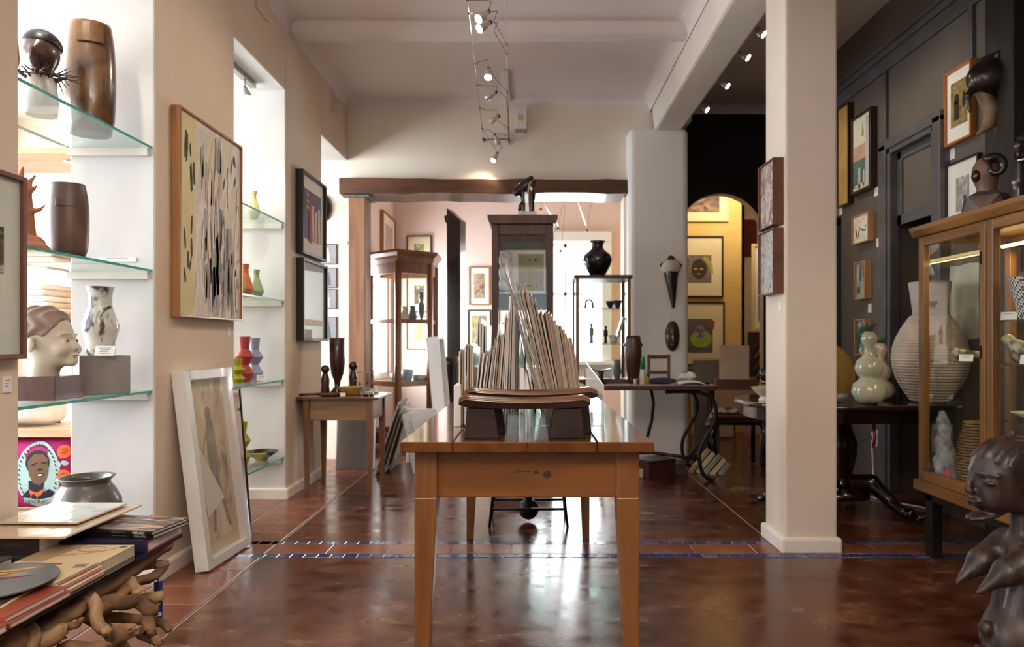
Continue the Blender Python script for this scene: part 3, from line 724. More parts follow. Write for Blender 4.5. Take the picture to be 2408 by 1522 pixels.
# printed cushion: oval portrait on magenta with roses
pc = cushion('printed_cushion', 'magenta cushion printed with an oval portrait and orange roses', (-2.73, 3.70, .146), .60, .40, .16, pm('magenta_print', '#a0145e', '#b01e6c', 9, rough=.85))
def cprint(name, polys, mat, lift):
    m = MB()
    def y(x, z):
        u, v = x/.30, (z-.2)/.20; q = max(0, (1-min(1, abs(u))**4)*(1-min(1, abs(v))**4))**.5
        return -.08*q-lift
    for pl in polys:
        cx_, cz_ = sum(a for a, b in pl)/len(pl), sum(b for a, b in pl)/len(pl)
        cc = m.bm.verts.new((cx_, y(cx_, cz_), cz_)); vv = [m.bm.verts.new((a, y(a, b), b)) for a, b in pl]
        mid = [m.bm.verts.new(((a+cx_)/2, y((a+cx_)/2, (b+cz_)/2), (b+cz_)/2)) for a, b in pl]
        for i in range(len(pl)):
            j = (i+1) % len(pl); m.bm.faces.new((vv[i], vv[j], mid[j], mid[i])); m.bm.faces.new((mid[i], mid[j], cc))
    return m.build(name, mat, pc, props={'kind': 'stuff'} if len(polys) > 1 else None)
MINT = pm('print_mint', '#a9c6bf', rough=.85); PNAVY = pm('print_navy', '#1c2030', rough=.85); PBR = pm('print_brown', '#6e5037', rough=.85); POR = pm('print_orange', '#e06a34', rough=.85); PWH = pm('print_white', '#dfe4e2', rough=.85)
ox = .12
cprint('oval', [disc(ox, .20, .112, .175, 36)], MINT, .001)
tk = []
for k in range(40):
    a = 2*PI*k/40; c = (ox+.096*math.cos(a), .20+.156*math.sin(a)); tk.append(disc(c[0], c[1], .003, .009, 8, a*0+.6))
cprint('wreath', tk, PNAVY, .002)
cprint('suit', [[(ox-.085, .085), (ox-.03, .045), (ox+.03, .045), (ox+.085, .1), (ox+.06, .125), (ox+.02, .10), (ox-.05, .12)]], PNAVY, .002)
cprint('shirt', [[(ox-.055, .055), (ox-.01, .048), (ox+.022, .10), (ox+.042, .128), (ox-.005, .105), (ox-.04, .12)]], POR, .003)
cprint('tie', [[(ox-.035, .055), (ox-.018, .052), (ox-.005, .082), (ox-.02, .1), (ox-.033, .09)]], PNAVY, .0036)
cprint('neck', [[(ox-.045, .12), (ox-.005, .107), (ox+.03, .125), (ox+.035, .16), (ox-.045, .17)]], PNAVY, .003)
cprint('hair', [disc(ox+.0, .265, .062, .066, 20)], PNAVY, .003)
cprint('face', [[(ox-.05, .27), (ox-.042, .20), (ox-.02, .155), (ox+.015, .145), (ox+.045, .175), (ox+.056, .22), (ox+.053, .285), (ox+.03, .31), (ox-.02, .308)]], PBR, .0038)
cprint('features', [[(ox-.03, .255), (ox-.0, .268), (ox+.002, .262), (ox-.025, .248)], [(ox+.022, .27), (ox+.05, .268), (ox+.048, .258), (ox+.022, .262)], [(ox+.0, .222), (ox+.03, .226), (ox+.026, .234), (ox+.008, .236)], [(ox-.012, .20), (ox+.015, .21), (ox+.04, .206), (ox+.02, .188)]], PNAVY, .0046)
cprint('teeth', [[(ox-.002, .200), (ox+.016, .205), (ox+.033, .202), (ox+.018, .194)]], PWH, .0054)
cprint('ribbon', [[(ox-.075, .05), (ox, .037), (ox+.075, .05), (ox+.07, .08), (ox, .067), (ox-.07, .08)], [(ox+.10, .02), (ox+.15, .055), (ox+.19, .065), (ox+.185, .045), (ox+.15, .03), (ox+.115, .0)]], MINT, .0046)
RUST = pm('print_rust', '#a84a1e', rough=.85)
for x, z, r in ((.245, .32, .032), (.245, .19, .03), (.24, .12, .018), (-.12, .33, .03), (-.12, .2, .03), (-.1, .1, .025)):
    ro = cprint('rose', [disc(x, z, r, r*1.15, 14)], POR, .002)
    for dx, dz, a in ((0, .012, .3), (0, -.008, -.3), (.006, 0, .2)):
        q_ = cprint('petal_line', [disc(x+dx*r/.03, z+dz*r/.03, r*.5, r*.1, 10, a)], RUST, .003); q_.parent = ro
for x, z, a in ((.222, .255, .4), (.215, .235, -.3), (.225, .095, 1.0), (.255, .07, .2), (.25, .26, 1.2)): cprint('leaf', [disc(x, z, .012, .018, 10, a)], MINT, .002)
text('HOORAY', .028, PNAVY, pc, (ox, -.0865, .058), (PI/2+.16, 0, 0))
text('PRESIDENT', .017, PNAVY, pc, (ox+.15, -.073, .04), (PI/2+.2, -.55, 0))

# the far opening: colourful vases
VY = pm('pale_yellow_glaze', '#d8cf8a', '#e2da9c', 8, rough=.5); VYG = pm('mustard_green_glaze', '#a8a020', '#b7ae30', 8, rough=.5); VOR = pm('orange_glaze', '#c8683a', '#d67a4c', 8, rough=.5)
VGR = pm('sage_glaze', '#9fb28a', '#b0c29a', 8, rough=.5); VRD = pm('brick_red_glaze', '#a83a30', '#b84840', 8, rough=.5); VLV = pm('lavender_glaze', '#9aa2c4', '#aab2d2', 8, rough=.5)
cone = [(.038, 0), (.070, .05), (.068, .06), (.028, .145), (.030, .155), (.026, .16), (.035, .195)]
zig = [(.045, 0), (.075, .05), (.035, .10), (.075, .15), (.036, .195), (.048, .27)]
def sc(pr, a, b): return [(r*a, z*b) for r, z in pr]
vase('pale_yellow_vase', 'pale yellow conical vase alone on the top glass shelf', 'vase', (-1.80, 4.45, 1.85), sc(cone, .66, .95), VY, 12, smooth=False, wall=.005)
vase('mustard_vase', 'mustard yellow conical vase at the near end of its glass shelf', 'vase', (-1.80, 4.20, 1.33), sc(cone, .76, 1.08), VYG, 12, smooth=False, wall=.005)
vase('orange_vase', 'orange conical vase between the mustard and sage vases', 'vase', (-1.80, 4.32, 1.33), sc(cone, .76, 1.1), VOR, 12, smooth=False, wall=.005)
vase('sage_vase', 'sage green conical vase at the far end of its glass shelf', 'vase', (-1.78, 4.44, 1.33), sc(cone, .74, .98), VGR, 12, smooth=False, wall=.005)
vase('red_vase', 'brick red double zigzag vase', 'vase', (-1.80, 4.31, .80), sc(zig, .78, 1.06), VRD, 24, smooth=False, wall=.005)
vase('lavender_vase', 'lavender blue double zigzag vase beside the red one', 'vase', (-1.785, 4.43, .80), sc(zig, .74, 1.03), VLV, 24, smooth=False, wall=.005)
vase('olive_vase', 'olive zigzag vase peeping out behind the red one', 'vase', (-1.80, 4.19, .80), sc(zig, .7, .55), VYG, 24, smooth=False, wall=.005)
card('folded white label card in front of the zigzag vases', (-1.70, 4.33, .802), .3, .06, .045, 2, tilt=-.5)
vase('striped_dish', 'shallow dish with a black and yellow striped inside', 'dish', (-1.735, 4.42, .285), [(.035, 0), (.04, .012), (.06, .025), (.102, .055), (.105, .06)], pm('striped_glaze', '#1d1c1a', '#e2dc74', 3.2, st=(1, .2, .2), rough=.25, lo=.48, hi=.52), 40)
vase('olive_bottle', 'small olive zigzag bottle on the lowest shelf beside the dish', 'vase', (-1.80, 4.27, .285), sc(zig, .72, 1.0), VYG, 24, smooth=False, wall=.005)
# track light under the soffit of the far opening
STEEL = pm('brushed_steel', '#a5a39c', metal=1, rough=.3); LAMPW = emit('lamp_face', '#fff3dc', 30)
tl = thing('track_light', 'steel track light with two glowing spots under the opening soffit', 'track light', (-1.80, 4.15, 2.74))
box(-.02, .02, -.34, .3, -.035, 0).build('track', STEEL, tl, bevel=.003)
def spot(parent, p, d, r=.03, lit=True, nm='spot_lamp', e=None):
    d = Vector(d).normalized(); p = Vector(p)
    m = MB().tube([p, p+d*.02, p+d*.045, p+d*.085], [r*.45, r*.5, r*.85, r], 14)
    o = m.build(nm, pm('lamp_shell', '#cfcac0', rough=.3, metal=.4), parent)
    MB().tube([p+d*.084, p+d*.088], [r*.86, r*.84], 14).build('bulb', (e or LAMPW) if lit else pm('unlit_lens', '#d9dde0', rough=.1), o)
    return o
for y in (-.12, .16):
    MB().cyl((0, y, -.03), (0, y, -.09), .008).build('arm', WHF, tl)
    spot(tl, (0, y, -.08), (.3, -.3, -1), .034)
tn = thing('track_light', 'track light under the soffit of the near opening', 'track light', (-1.74, 2.52, 2.74))
box(-.02, .02, -.3, .3, -.035, 0).build('track', STEEL, tn, bevel=.003)
for y in (-.2, .05):
    MB().cyl((0, y, -.03), (0, y, -.09), .008).build('arm', WHF, tn)
    spot(tn, (0, y, -.08), (-.15, .45, -1), .034)
def beam(parent, loc, d, power, ang=70, col=(1, .88, .70), blend=.6, size=.03):
    l = bpy.data.lights.new('spot_beam', 'SPOT'); l.energy = power; l.color = col; l.spot_size = math.radians(ang); l.spot_blend = blend; l.shadow_soft_size = size
    o = bpy.data.objects.new('spot_beam', l); COL.objects.link(o); o.location = loc
    o.rotation_euler = Vector(d).to_track_quat('-Z', 'Y').to_euler(); return o
beam(None, (-1.77, 2.38, 2.55), (-.08, .42, -1), 7, 90, (1, .93, .82))
beam(None, (-1.80, 4.05, 2.52), (.05, .25, -1), 12, 100, (1, .93, .82))
# painting and the two framed works on the left wall
canv = art('streaked_canvas', ['#cbbd90', '#dccfb8', '#c9c0b6', '#e6dccd', '#b5aaa2', '#d6c9a6', '#e8dfd0'], 3.2, (1, 3.4, .55), dist=1.6, rough=.8, detail=5)
pt = picture('abstract_painting', 'large abstract painting of birch-like dark and pale strokes in an oak frame', 'painting', (XL, 3.437, 1.166), PI/2, .675, .964, .045, .012, OAKF, None, canv)
rn = random.Random(11)
def brush(n, xr, zr, wr, hr, seed):
    r_ = random.Random(seed); out = []
    for _ in range(n):
        x, z, w, h = r_.uniform(*xr), r_.uniform(*zr), r_.uniform(*wr), r_.uniform(*hr); k = r_.uniform(-.006, .006)
        out.append([(x-w*.3, z-h/2), (x+w*.35, z-h/2+r_.uniform(0, .02)), (x+w*.5+k, z), (x+w*.25+k*2, z+h/2), (x-w*.3+k*2, z+h/2-r_.uniform(0, .03)), (x-w*.5+k, z)])
    return out
yf = -.0352
strokes(pt, [[(-.325, .012), (-.20, .012), (-.17, .4), (-.21, .7), (-.16, .95), (-.325, .95)]], pm('paint_straw', '#cdbc86', '#dccd9e', 5, rough=.8), yf+.0008, 'straw_field')
strokes(pt, brush(16, (-.02, .30), (.12, .42), (.03, .055), (.16, .36), 8), pm('paint_ash', '#958d8b', '#b3aaa6', 7, rough=.8), yf+.0004)
strokes(pt, brush(20, (-.08, .30), (.08, .50), (.012, .034), (.10, .28), 1), pm('paint_grey', '#8b8481', '#aaa29e', 9, rough=.8), yf)
strokes(pt, brush(16, (-.12, .30), (.1, .7), (.012, .035), (.12, .3), 2), pm('paint_pinkish', '#d9c3b4', '#e6d6c8', 9, rough=.8), yf-.0008)
strokes(pt, brush(16, (-.12, .1), (.45, .86), (.01, .03), (.12, .25), 3), pm('paint_lilac', '#a79c9a', '#bdb1ac', 9, rough=.8), yf-.0004)
strokes(pt, brush(11, (-.31, -.16), (.12, .86), (.010, .02), (.06, .15), 4)+brush(6, (-.08, .3), (.06, .5), (.006, .014), (.1, .2), 5)+brush(5, (.1, .3), (.66, .9), (.006, .012), (.05, .1), 6), pm('paint_charcoal', '#2e2b28', '#4a4642', 9, rough=.8), yf-.0014)
card('small label card under the abstract painting', (XL, 3.70, 1.085), PI/2, .035, .045, 2)
p1_ = picture('figures_print', 'black framed print of red and white figures before a purple house', 'picture', (XL, 5.03, 1.672), PI/2, .555, .588, .055, .02, BLK, MOUNT, pm('print_purple', '#4a3b56', '#5a4a63', 6, rough=.7), (.085, .085, .12, .11))
strokes(p1_, [quad(x, .25, .05, .26, .05) for x in (.0, .14)]+[quad(.07, .235, .04, .23)], pm('print_cream', '#c9b7a4', '#d8c8b6', 9, rough=.8), -.036)
strokes(p1_, [quad(-.06, .24, .06, .28, -.04), disc(-.055, .425, .02, .024), quad(.10, .22, .03, .2)], pm('print_red', '#b0402f', '#c25040', 9, rough=.8), -.0368)
strokes(p1_, [quad(-.14+.035*i, .35+.045*j, .022, .028) for i in range(2) for j in range(3)], pm('print_window', '#b9a78c', rough=.8), -.0364)
pm_ = picture('pale_picture', 'black framed picture with a painted mint window reflection hung below the purple print', 'picture', (XL, 5.05, 1.058), PI/2, .57, .585, .055, .02, BLK, pm('mint_reflection', '#d9e6e0', '#e4eee9', 2, rough=.35), None)  # window reflection in the glazing painted as flat colours on the sheet
strokes(pm_, [quad(0, .135, .53, .045)], pm('buff_reflection', '#c9a888', '#d4b698', 5, rough=.6), -.0345, 'buff_reflection'); strokes(pm_, [[(-.265, .02), (-.05, .02), (-.05, .085), (-.265, .085)]], pm('tan_reflection', '#9c7a5c', rough=.6), -.0345, 'tan_reflection'); strokes(pm_, [[(-.265, .50), (.265, .53), (.265, .565), (-.265, .565)]], pm('grey_reflection', '#8c8078', rough=.6), -.0345, 'grey_reflection')
# near picture on the pier at the left edge of the view, with its card
np_ = picture('ink_drawing', 'framed ink drawing in a deep reddish frame on the near pier', 'picture', (XL, 1.855, .997), PI/2, .63, .575, .035, .016, REDF, MOUNTW, art('ink_splash', ['#171310', '#241d18', '#3a3029', '#8a7c68', '#cfc2a9'], 3.0, (1, 1, 1), dist=.8), (.14, .082, .263, .17), glaz=True)
card('white label card under the ink drawing on the near pier', (XL, 2.127, .893), PI/2, .035, .05, 3)
# vents and box high on the wall
for lab, y, z, s in (('square wall vent grille near the ceiling', 5.72, 2.95, .17), ('painted junction cover high on the wall above the painting', 4.15, 3.04, .19)):
    v = thing('wall_vent', lab, 'vent', (XL, y, z), PI/2)
    m = MB().box(-s/2, s/2, -.012, 0, 0, s).build('cover', PLW, v, bevel=.003)
    if y > 5:
        for k in range(7): box(-s*.4, s*.4, -.017, -.011, s*(.13+.11*k), s*(.17+.11*k)).build('slat', PLW, v)
# white framed work wrapped in plastic, leaning on the wall, black mirror frame behind it
lean = thing('wrapped_picture', 'white box-framed drawing wrapped in clear plastic leaning on the floor', 'picture', (-1.507, 3.31, .003), rot=(0, 0, 0))
lean.rotation_euler = (Matrix.Rotation(math.radians(87.4), 3, 'Z') @ Matrix.Rotation(math.radians(-7.2), 3, 'X')).to_euler()
w, h, d, fw = .43, .915, .065, .045
fb = MB().box(-w/2, -w/2+fw, -d, 0, 0, h).box(w/2-fw, w/2, -d, 0, 0, h).box(-w/2+fw, w/2-fw, -d, 0, 0, fw).box(-w/2+fw, w/2-fw, -d, 0, h-fw, h); fb.build('frame', WHF, lean, bevel=.003)
box(-w/2+.03, w/2-.03, -.03, -.015, .03, h-.03).build('mount', pm('buff_mount', '#c7b08e', '#d2bd9e', 4, rough=.85), lean)
box(-w/2+.08, w/2-.08, -.0315, -.03, .10, h-.10).build('artwork', art('smoky_drawing', ['#8a8078', '#c4ad90', '#cdb799', '#d6c4aa'], 2.6, (1, 1, 1.6), dist=1.2, rough=.85), lean)
strokes(lean, [disc(-.0, .70, .028, .035), [(-.02, .67), (.03, .67), (.045, .5), (.03, .38), (-.03, .38), (-.04, .52)], [(-.03, .39), (.0, .39), (-.05, .14), (-.065, .14)], [(.005, .39), (.03, .39), (.10, .14), (.085, .14)], [(-.03, .64), (-.04, .6), (-.10, .48), (-.095, .5)]], pm('charcoal_smudge', '#6e6660', '#968b80', 6, rough=.9), -.033, 'charcoal_figure')
strokes(lean, [[(-.135, .55), (-.12, .56), (.06, .28), (-.11, .22)]], pm('ivory_paper', '#d9d3c4', rough=.9), -.0345, 'paper_sheet')
fm_ = MB(); n = 14; vv = [[fm_.bm.verts.new((-w/2-.004+(w+.008)*i/n, -d-.004-.004*mnoise.noise((i*.9, j*.5, 3)), -.003+(h+.006)*j/(2*n))) for j in range(2*n+1)] for i in range(n+1)]
for i in range(n):
    for j in range(2*n):
        f = fm_.bm.faces.new((vv[i][j], vv[i+1][j], vv[i+1][j+1], vv[i][j+1])); f.smooth = True
fm_.build('plastic_wrap', FILM, lean)
lm_ = picture('leaning_mirror', 'thin black framed mirror leaning behind the wrapped white picture', 'mirror', (-1.553, 3.565, .002), 0, .40, .80, .018, .012, BLK, None, pm('old_mirror', '#cfd2d2', metal=1, rough=.06))
lm_.rotation_euler = (Matrix.Rotation(math.radians(88), 3, 'Z') @ Matrix.Rotation(math.radians(-4.6), 3, 'X')).to_euler()
# beyond the last opening: mask and small photographs on the white wall
mk = thing('oval_mask', 'glossy black oval mask with a white stripe on the white wall', 'mask', (-1.845, YB-.002, 2.13))
sculpt('face', lambda p: U(.012, smax(ell(p, (0, 0, .125), (.075, .06, .125)), p[..., 1], .006), cap(p, (0, -.05, .17), (0, -.068, .10), .01, .014), cap(p, (-.055, -.03, .155), (.055, -.03, .155), .012)), (-.1, -.1, -.01), (.1, .012, .26), .007, DKW2, mk)
MB().tube([(-.028, -.056, .21), (-.02, -.063, .15), (-.02, -.058, .07)], [.004, .008, .004], 8).build('white_stripe', pm('kaolin', '#d8d6d0', rough=.7), mk)
for k, (y0, y1) in enumerate(((575, 622), (630, 677), (680, 727), (745, 800))):
    z0, z1 = Zat(y1, YB), Zat(y0, YB)
    tt = picture('small_photograph', ['topmost of the small grey photographs beyond the last opening', 'second from top of the small grey photographs beyond the opening', 'third from top of the small grey photographs beyond the opening', 'lowest and largest of the small grey photographs beyond the opening'][k], 'photograph', (-1.81, YB-.001, z0), 0, .17, z1-z0, .012, .005, BLK, None, pm('photo_grey', '#8b8a8c', '#9d9c9e', 6, rough=.5), group='small photographs beyond the last opening')
    strokes(tt, [disc(.0, (z1-z0)*.7, .016, .02), [(-.03, .02), (.03, .02), (.022, (z1-z0)*.6), (-.022, (z1-z0)*.6)]], pm('photo_figure_%d' % (k % 2), ['#c9d2cb', '#5d6674'][k % 2], rough=.6), -.0095, 'pictured_figure')
struct('trim_3', MB().box(-2.6, -1.63, YB-.012, YB, 1.93, 1.955), PLA)
# ================================================================== CENTRE: work table with print racks
OAK = wood('table_pine', '#5e3816', '#855527', 'X', 9, .34, .3, .05); OAKT = wood('table_top_pine', '#4f2b12', '#724520', 'Y', 9, .16, .5, .05); OAKL = wood('table_leg_pine', '#653d18', '#8a5a2b', 'Z', 9, .36, .25, .05)
TZ = .77
mt = thing('work_table', 'long honey pine work table with tapered legs carrying the print racks', 'table', (.0, 1.912, 0))
# boards of the top
xs = [-.366, -.215, -.005, .19, .350]
for a, b in zip(xs, xs[1:]): box(a+.0006, b-.0006, 0, 1.83, TZ-.030, TZ).build('plank', OAKT, mt, bevel=.003, seg=1)
MB().box(-.30, .29, .075, .10, .598, TZ-.031).build('apron', OAK, mt, bevel=.003)
MB().box(-.30, .29, 1.70, 1.725, .61, TZ-.031).build('apron', OAK, mt, bevel=.003)
MB().box(-.305, -.28, .09, 1.71, .61, TZ-.031).build('apron', OAK, mt, bevel=.003)
MB().box(.27, .295, .09, 1.71, .61, TZ-.031).build('apron', OAK, mt, bevel=.003)
for sx, x in ((1, -.333), (-1, .333-.015)):
    for y0, sy in ((.062, 1), (1.74, -1)):
        w, t_ = .066, .036
        xo, xi, xb = x, x+sx*w, x+sx*t_
        yo, yi, yb = y0, y0+sy*w, y0+sy*t_
        m = MB()
        top = lambda z: [(xo, yo, z), (xi, yo, z), (xi, yi, z), (xo, yi, z)]
        m.hexa([(xo, yo, 0), (xb, yo, 0), (xb, yb, 0), (xo, yb, 0)], top(.60)).hexa(top(.60), top(TZ-.031))
        m.build('leg', OAKL, mt, bevel=.003)
MB().box(-.3575, -.352, -.0012, .001, TZ-.028, TZ-.004).box(-.219, -.2165, -.0012, .001, TZ-.03, TZ-.002).box(-.137, -.132, -.0012, .001, TZ-.02, TZ-.006).build('dark_knot', pm('wood_knot', '#3a1d0c', rough=.5), mt, props={'kind': 'stuff'})
KN = pm('wood_knot', '#3a1d0c', rough=.5)
MB().prism(disc(.052, .665, .012, .011, 14), .0742, .0752, 'Y').prism(disc(.02, .671, .008, .0045, 12), .0742, .0752, 'Y').prism(quad(-.02, .673, .05, .0025, .05), .0742, .0752, 'Y').build('knot', KN, mt, props={'kind': 'stuff'})
# two carved headrest stools
HW = pm('headrest_dark', '#1d110b', '#37231a', 9, st=(.4, 1, 1), rough=.5, spec=.25, bump=.12, dist=1); HT = wood('headrest_polish', '#47270f', '#7a4a1c', 'X', 10, .22, .5, .04)
def headrest(name, label, x, y, z, w, h, d, back=False):
    t = thing(name, label, 'headrest', (x, y, z))
    m = MB(); n = 20; v = []
    for i in range(n+1):
        u = i/n*2-1; sag = -.012*(1-u*u); e = max(0, abs(u)-.94)/.06
        zt, zb = h+sag-.010*e, h-.033+sag*.6+.004*e
        v.append([m.bm.verts.new((u*w/2, yy, zz)) for yy, zz in ((-d*.44, zt-.006), (-d*.5, zt-.012), (-d*.46, zb), (d*.46, zb), (d*.5, zt-.012), (d*.44, zt-.006))])
    for i in range(n):
        for j in range(5):
            f = m.bm.faces.new((v[i][j], v[i+1][j], v[i+1][j+1], v[i][j+1]))
    m.bm.faces.new(v[0]); m.bm.faces.new(v[n][::-1])
    m.build('seat', HW, t)
    m = MB(); v = []
    for i in range(n+1):
        u = i/n*2-1; sag = -.012*(1-u*u); e = max(0, abs(u)-.94)/.06; zt = h+sag-.010*e
        v.append([m.bm.verts.new((u*w/2, yy, zz)) for yy, zz in ((-d*.502, zt-.0115), (-d*.45, zt-.003), (-d*.2, zt+.001), (d*.2, zt+.001), (d*.45, zt-.003), (d*.502, zt-.0115))])
    for i in range(n):
        for j in range(5):
            f = m.bm.faces.new((v[i][j], v[i+1][j], v[i+1][j+1], v[i][j+1])); f.smooth = True
    m.build('worn_top', HT, t)
    for s in (-1, 1):
        c = s*w*.335; a, b = .040, .052
        MB().hexa([(c-b-.003*s, -d*.42, 0), (c+b-.003*s, -d*.42, 0), (c+b-.003*s, d*.42, 0), (c-b-.003*s, d*.42, 0)], [(c-a, -d*.36, h-.037), (c+a, -d*.36, h-.037), (c+a, d*.36, h-.037), (c-a, d*.36, h-.037)]).build('leg', HW, t, bevel=.004)
    if back:
        box(-.02, .02, -.02, .02, h-.07, h-.04).build('lug', HW, t, bevel=.004)
    return t
headrest('headrest_stool', 'front dark carved headrest stool with two block legs and a brown worn top', -.0145, 2.005, TZ, .378, .128, .085)
headrest('headrest_stool', 'slightly taller dark headrest stool just behind the front one', .005, 2.125, TZ, .405, .143, .10, True)
# clear acrylic racks full of mounted prints seen edge-on
ACR = glass('acrylic', '#f2f4f3', .9, .05, .05, body=.10); EDGE = pm('acrylic_edge', '#dfe2df', rough=.15)
def rack(label, x0, x1, y0, y1, hf, hb, h_in):
    t = thing('print_rack', label, 'rack', ((x0+x1)/2, y0, TZ))
    w, d = (x1-x0)/2, y1-y0
    box(-w, w, 0, d, 0, .004).build('base', ACR, t)
    for s in (-1, 1): MB().prism([(0, 0), (d, 0), (d, hb), (0, hf)], s*w-.002, s*w+.002, 'X').build('side_panel', ACR, t)
    box(-w, w, 0, .004, .004, h_in).build('front_lip', ACR, t); box(-w, w, d-.004, d, .004, h_in*1.6).build('back_panel', ACR, t)
    for s in (-1, 1): MB().prism([(-.0006, 0), (.0004, 0), (.0004, hf), (d, hb), (d, hb+.002), (-.0006, hf+.002)], s*w-.0021, s*w+.0021, 'X').build('polished_edge', EDGE, t)
    return t
rack('left clear acrylic rack holding prints that lean to the right', -.212, -.016, 2.262, 2.75, .15, .30, .05)
rack('right clear acrylic rack holding prints that lean to the left', .008, .245, 2.262, 2.95, .137, .19, .045)
tag(box(-.012, .012, 0, .30, 0, .139).build('foam_block', WHF, bevel=.002), 'white foam board block standing at the left of the acrylic racks', 'foam board', loc=(-.238, 2.255, TZ))
BM = [pm('board_%d' % i, a, b, 30, rough=.55) for i, (a, b) in enumerate((('#cfcac0', '#dcd7ce'), ('#b09a7c', '#c0ab8e'), ('#7d7268', '#8e847a'), ('#a0988e', '#b2aaa0'), ('#8d6c4c', '#9e7d5c'), ('#3c3836', '#4c4846'), ('#dddad5', '#e8e5e0')))]
PLS = pm('plastic_sleeve_edge', '#b8b5b0', '#d6d4d0', 25, rough=.15)
def board(kind, label, group, bx_, tx, tz, y, d, mat, th=.0035, sleeve=True):
    """mounted print standing on its edge: bottom x, top x, top height above the table, front edge y"""
    lean = math.atan2(tx-bx_, tz); hgt = math.hypot(tx-bx_, tz)
    t = thing('mounted_print', label, 'print', (bx_, y, TZ+.0045+abs(math.sin(lean))*th), group=group, rot=(0, lean, 0))
    box(-th/2, th/2, 0, d, 0, hgt).build('board', mat, t)
    if sleeve: MB().prism([(-.0045, -.003), (d+.002, -.003), (d+.002, hgt+.003), (-.0045, hgt+.008)], th/2+.0002, th/2+.0009, 'X').build('sleeve', PLS, t)
    return t
k_ = .001414
def bxp(px): return (px-CX)*k_
rr = random.Random(21)
tops = [(1187, 640), (1192, 652), (1205, 664), (1214, 668), (1222, 672), (1233, 676), (1240, 690), (1248, 700), (1258, 712), (1262, 732), (1272, 735), (1283, 737), (1290, 741), (1297, 747), (1304, 757), (1311, 768), (1318, 770), (1325, 778), (1330, 790), (1337, 800), (1342, 800), (1347, 822)]
for i, (px, py) in enumerate(tops):
    f = i/(len(tops)-1)
    m = BM[[2, 4, 3, 2, 4, 4, 3, 2, 4, 3, 1, 4, 2, 4, 1, 3, 4, 1, 2, 1, 4, 2][i]]
    board('p', 'tallest mounted print at the inner end of the left-leaning row' if i == 0 else ORD[i]+' print from the left in the left-leaning right rack, '+['white', 'tan', 'grey', 'beige', 'brown', 'charcoal', 'bright white'][BM.index(m)]+' edge', 'mounted prints leaning left in the right rack', bxp(1281+95*f), bxp(px), (1003-py)*k_, 2.270+rr.uniform(-.002, .012), .36+rr.uniform(0, .12), m, rr.choice([.005, .0056, .0046]))
lefts = [(1112, 1128, 838), (1119, 1137, 835), (1125, 1146, 842), (1131, 1153, 822), (1137, 1161, 824), (1143, 1165, 800), (1149, 1173, 765), (1156, 1172, 812), (1161, 1181, 790), (1167, 1188, 745), (1174, 1192, 757), (1180, 1196, 742), (1187, 1199, 700), (1194, 1203, 704), (1201, 1208, 722), (1207, 1210, 718), (1212, 1214, 745), (1217, 1219, 748)]
for i, (b, px, py) in enumerate(lefts):
    m = BM[[0, 6, 0, 1, 0, 2, 6, 2, 4, 6, 1, 0, 6, 3, 3, 0, 5, 5][i]]
    board('p', ORD[i]+' print from the left in the right-leaning left rack, '+['white', 'tan', 'grey', 'beige', 'brown', 'charcoal', 'bright white'][BM.index(m)]+' edge', 'mounted prints leaning right in the left rack', bxp(b), bxp(px), (1003-py)*k_, 2.270+rr.uniform(-.002, .012), .34+rr.uniform(0, .1), m, rr.choice([.0038, .005, .0044]))
for i, (px, py) in enumerate(((1080, 830), (1086, 836), (1092, 818), (1098, 828), (1104, 816), (1109, 822))):
    board('p', ORD[i]+' from the left of the six upright prints at the left end', 'upright mounted prints at the left end', bxp(px), bxp(px+.5), (1003-py)*k_, 2.274+.006*i, .3, BM[[0, 4, 6, 1, 1, 0][i]], .005)
for i, (px, py) in enumerate(((1119, 762), (1126, 756), (1132, 764), (1140, 768))):
    k2 = 2.78/F; zt = CH-(py-CY)*k2-TZ
    board('p', ORD[i]+' from the left of the four tall white prints behind the left rack', 'tall white prints behind the left rack', (px-CX)*k2, (px-CX)*k2+.006, zt, 2.78, .3, BM[6 if i % 2 == 0 else 0], .007)
board('p', 'plastic sleeved print tilting far left above the right row', 'mounted prints leaning left in the right rack', .02, bxp(1178), (1003-590)*k_, 2.75, .28, PLS, .003)
board('p', 'narrow white print rising from the middle of the right row', 'mounted prints leaning left in the right rack', bxp(1262), bxp(1230), (1003-655)*k_, 2.66, .2, BM[6], .006, False)
# iron stool with a ball weight on its screw, under the far end of the table
IRON = pm('dark_iron', '#15161a', '#26272c', 12, rough=.4, metal=.6)
st = thing('iron_stool', 'black iron screw stool with a ball weight, behind the pine table', 'stool', (-.005, 4.0, 0))
q = {}
for sx in (-1, 1):
    for sy in (-1, 1):
        b, tp_ = Vector((sx*.222, sy*.125, 0)), Vector((sx*.155, sy*.085, .62)); q[sx, sy] = (b, tp_)
        MB().tube([b, tp_], .008, 8).build('leg', IRON, st)
def at_(sx, sy, z): b, t_ = q[sx, sy]; return b.lerp(t_, z/.62)
for a, b in (((-1, -1), (1, -1)), ((1, -1), (1, 1)), ((1, 1), (-1, 1)), ((-1, 1), (-1, -1))): MB().tube([at_(*a, .10), at_(*b, .10)], .008, 6).build('rail', IRON, st)
MB().lathe([(.02, .13), (.02, .6)], 14).build('screw', IRON, st)
MB().sph((0, 0, .073), .06, 20).cyl((0, 0, .02), (0, 0, .005), .006, .002).build('ball_weight', IRON, st)
MB().lathe([(.15, .60), (.17, .61), (.17, .635), (.15, .645)], 28).build('seat', DKW, st)
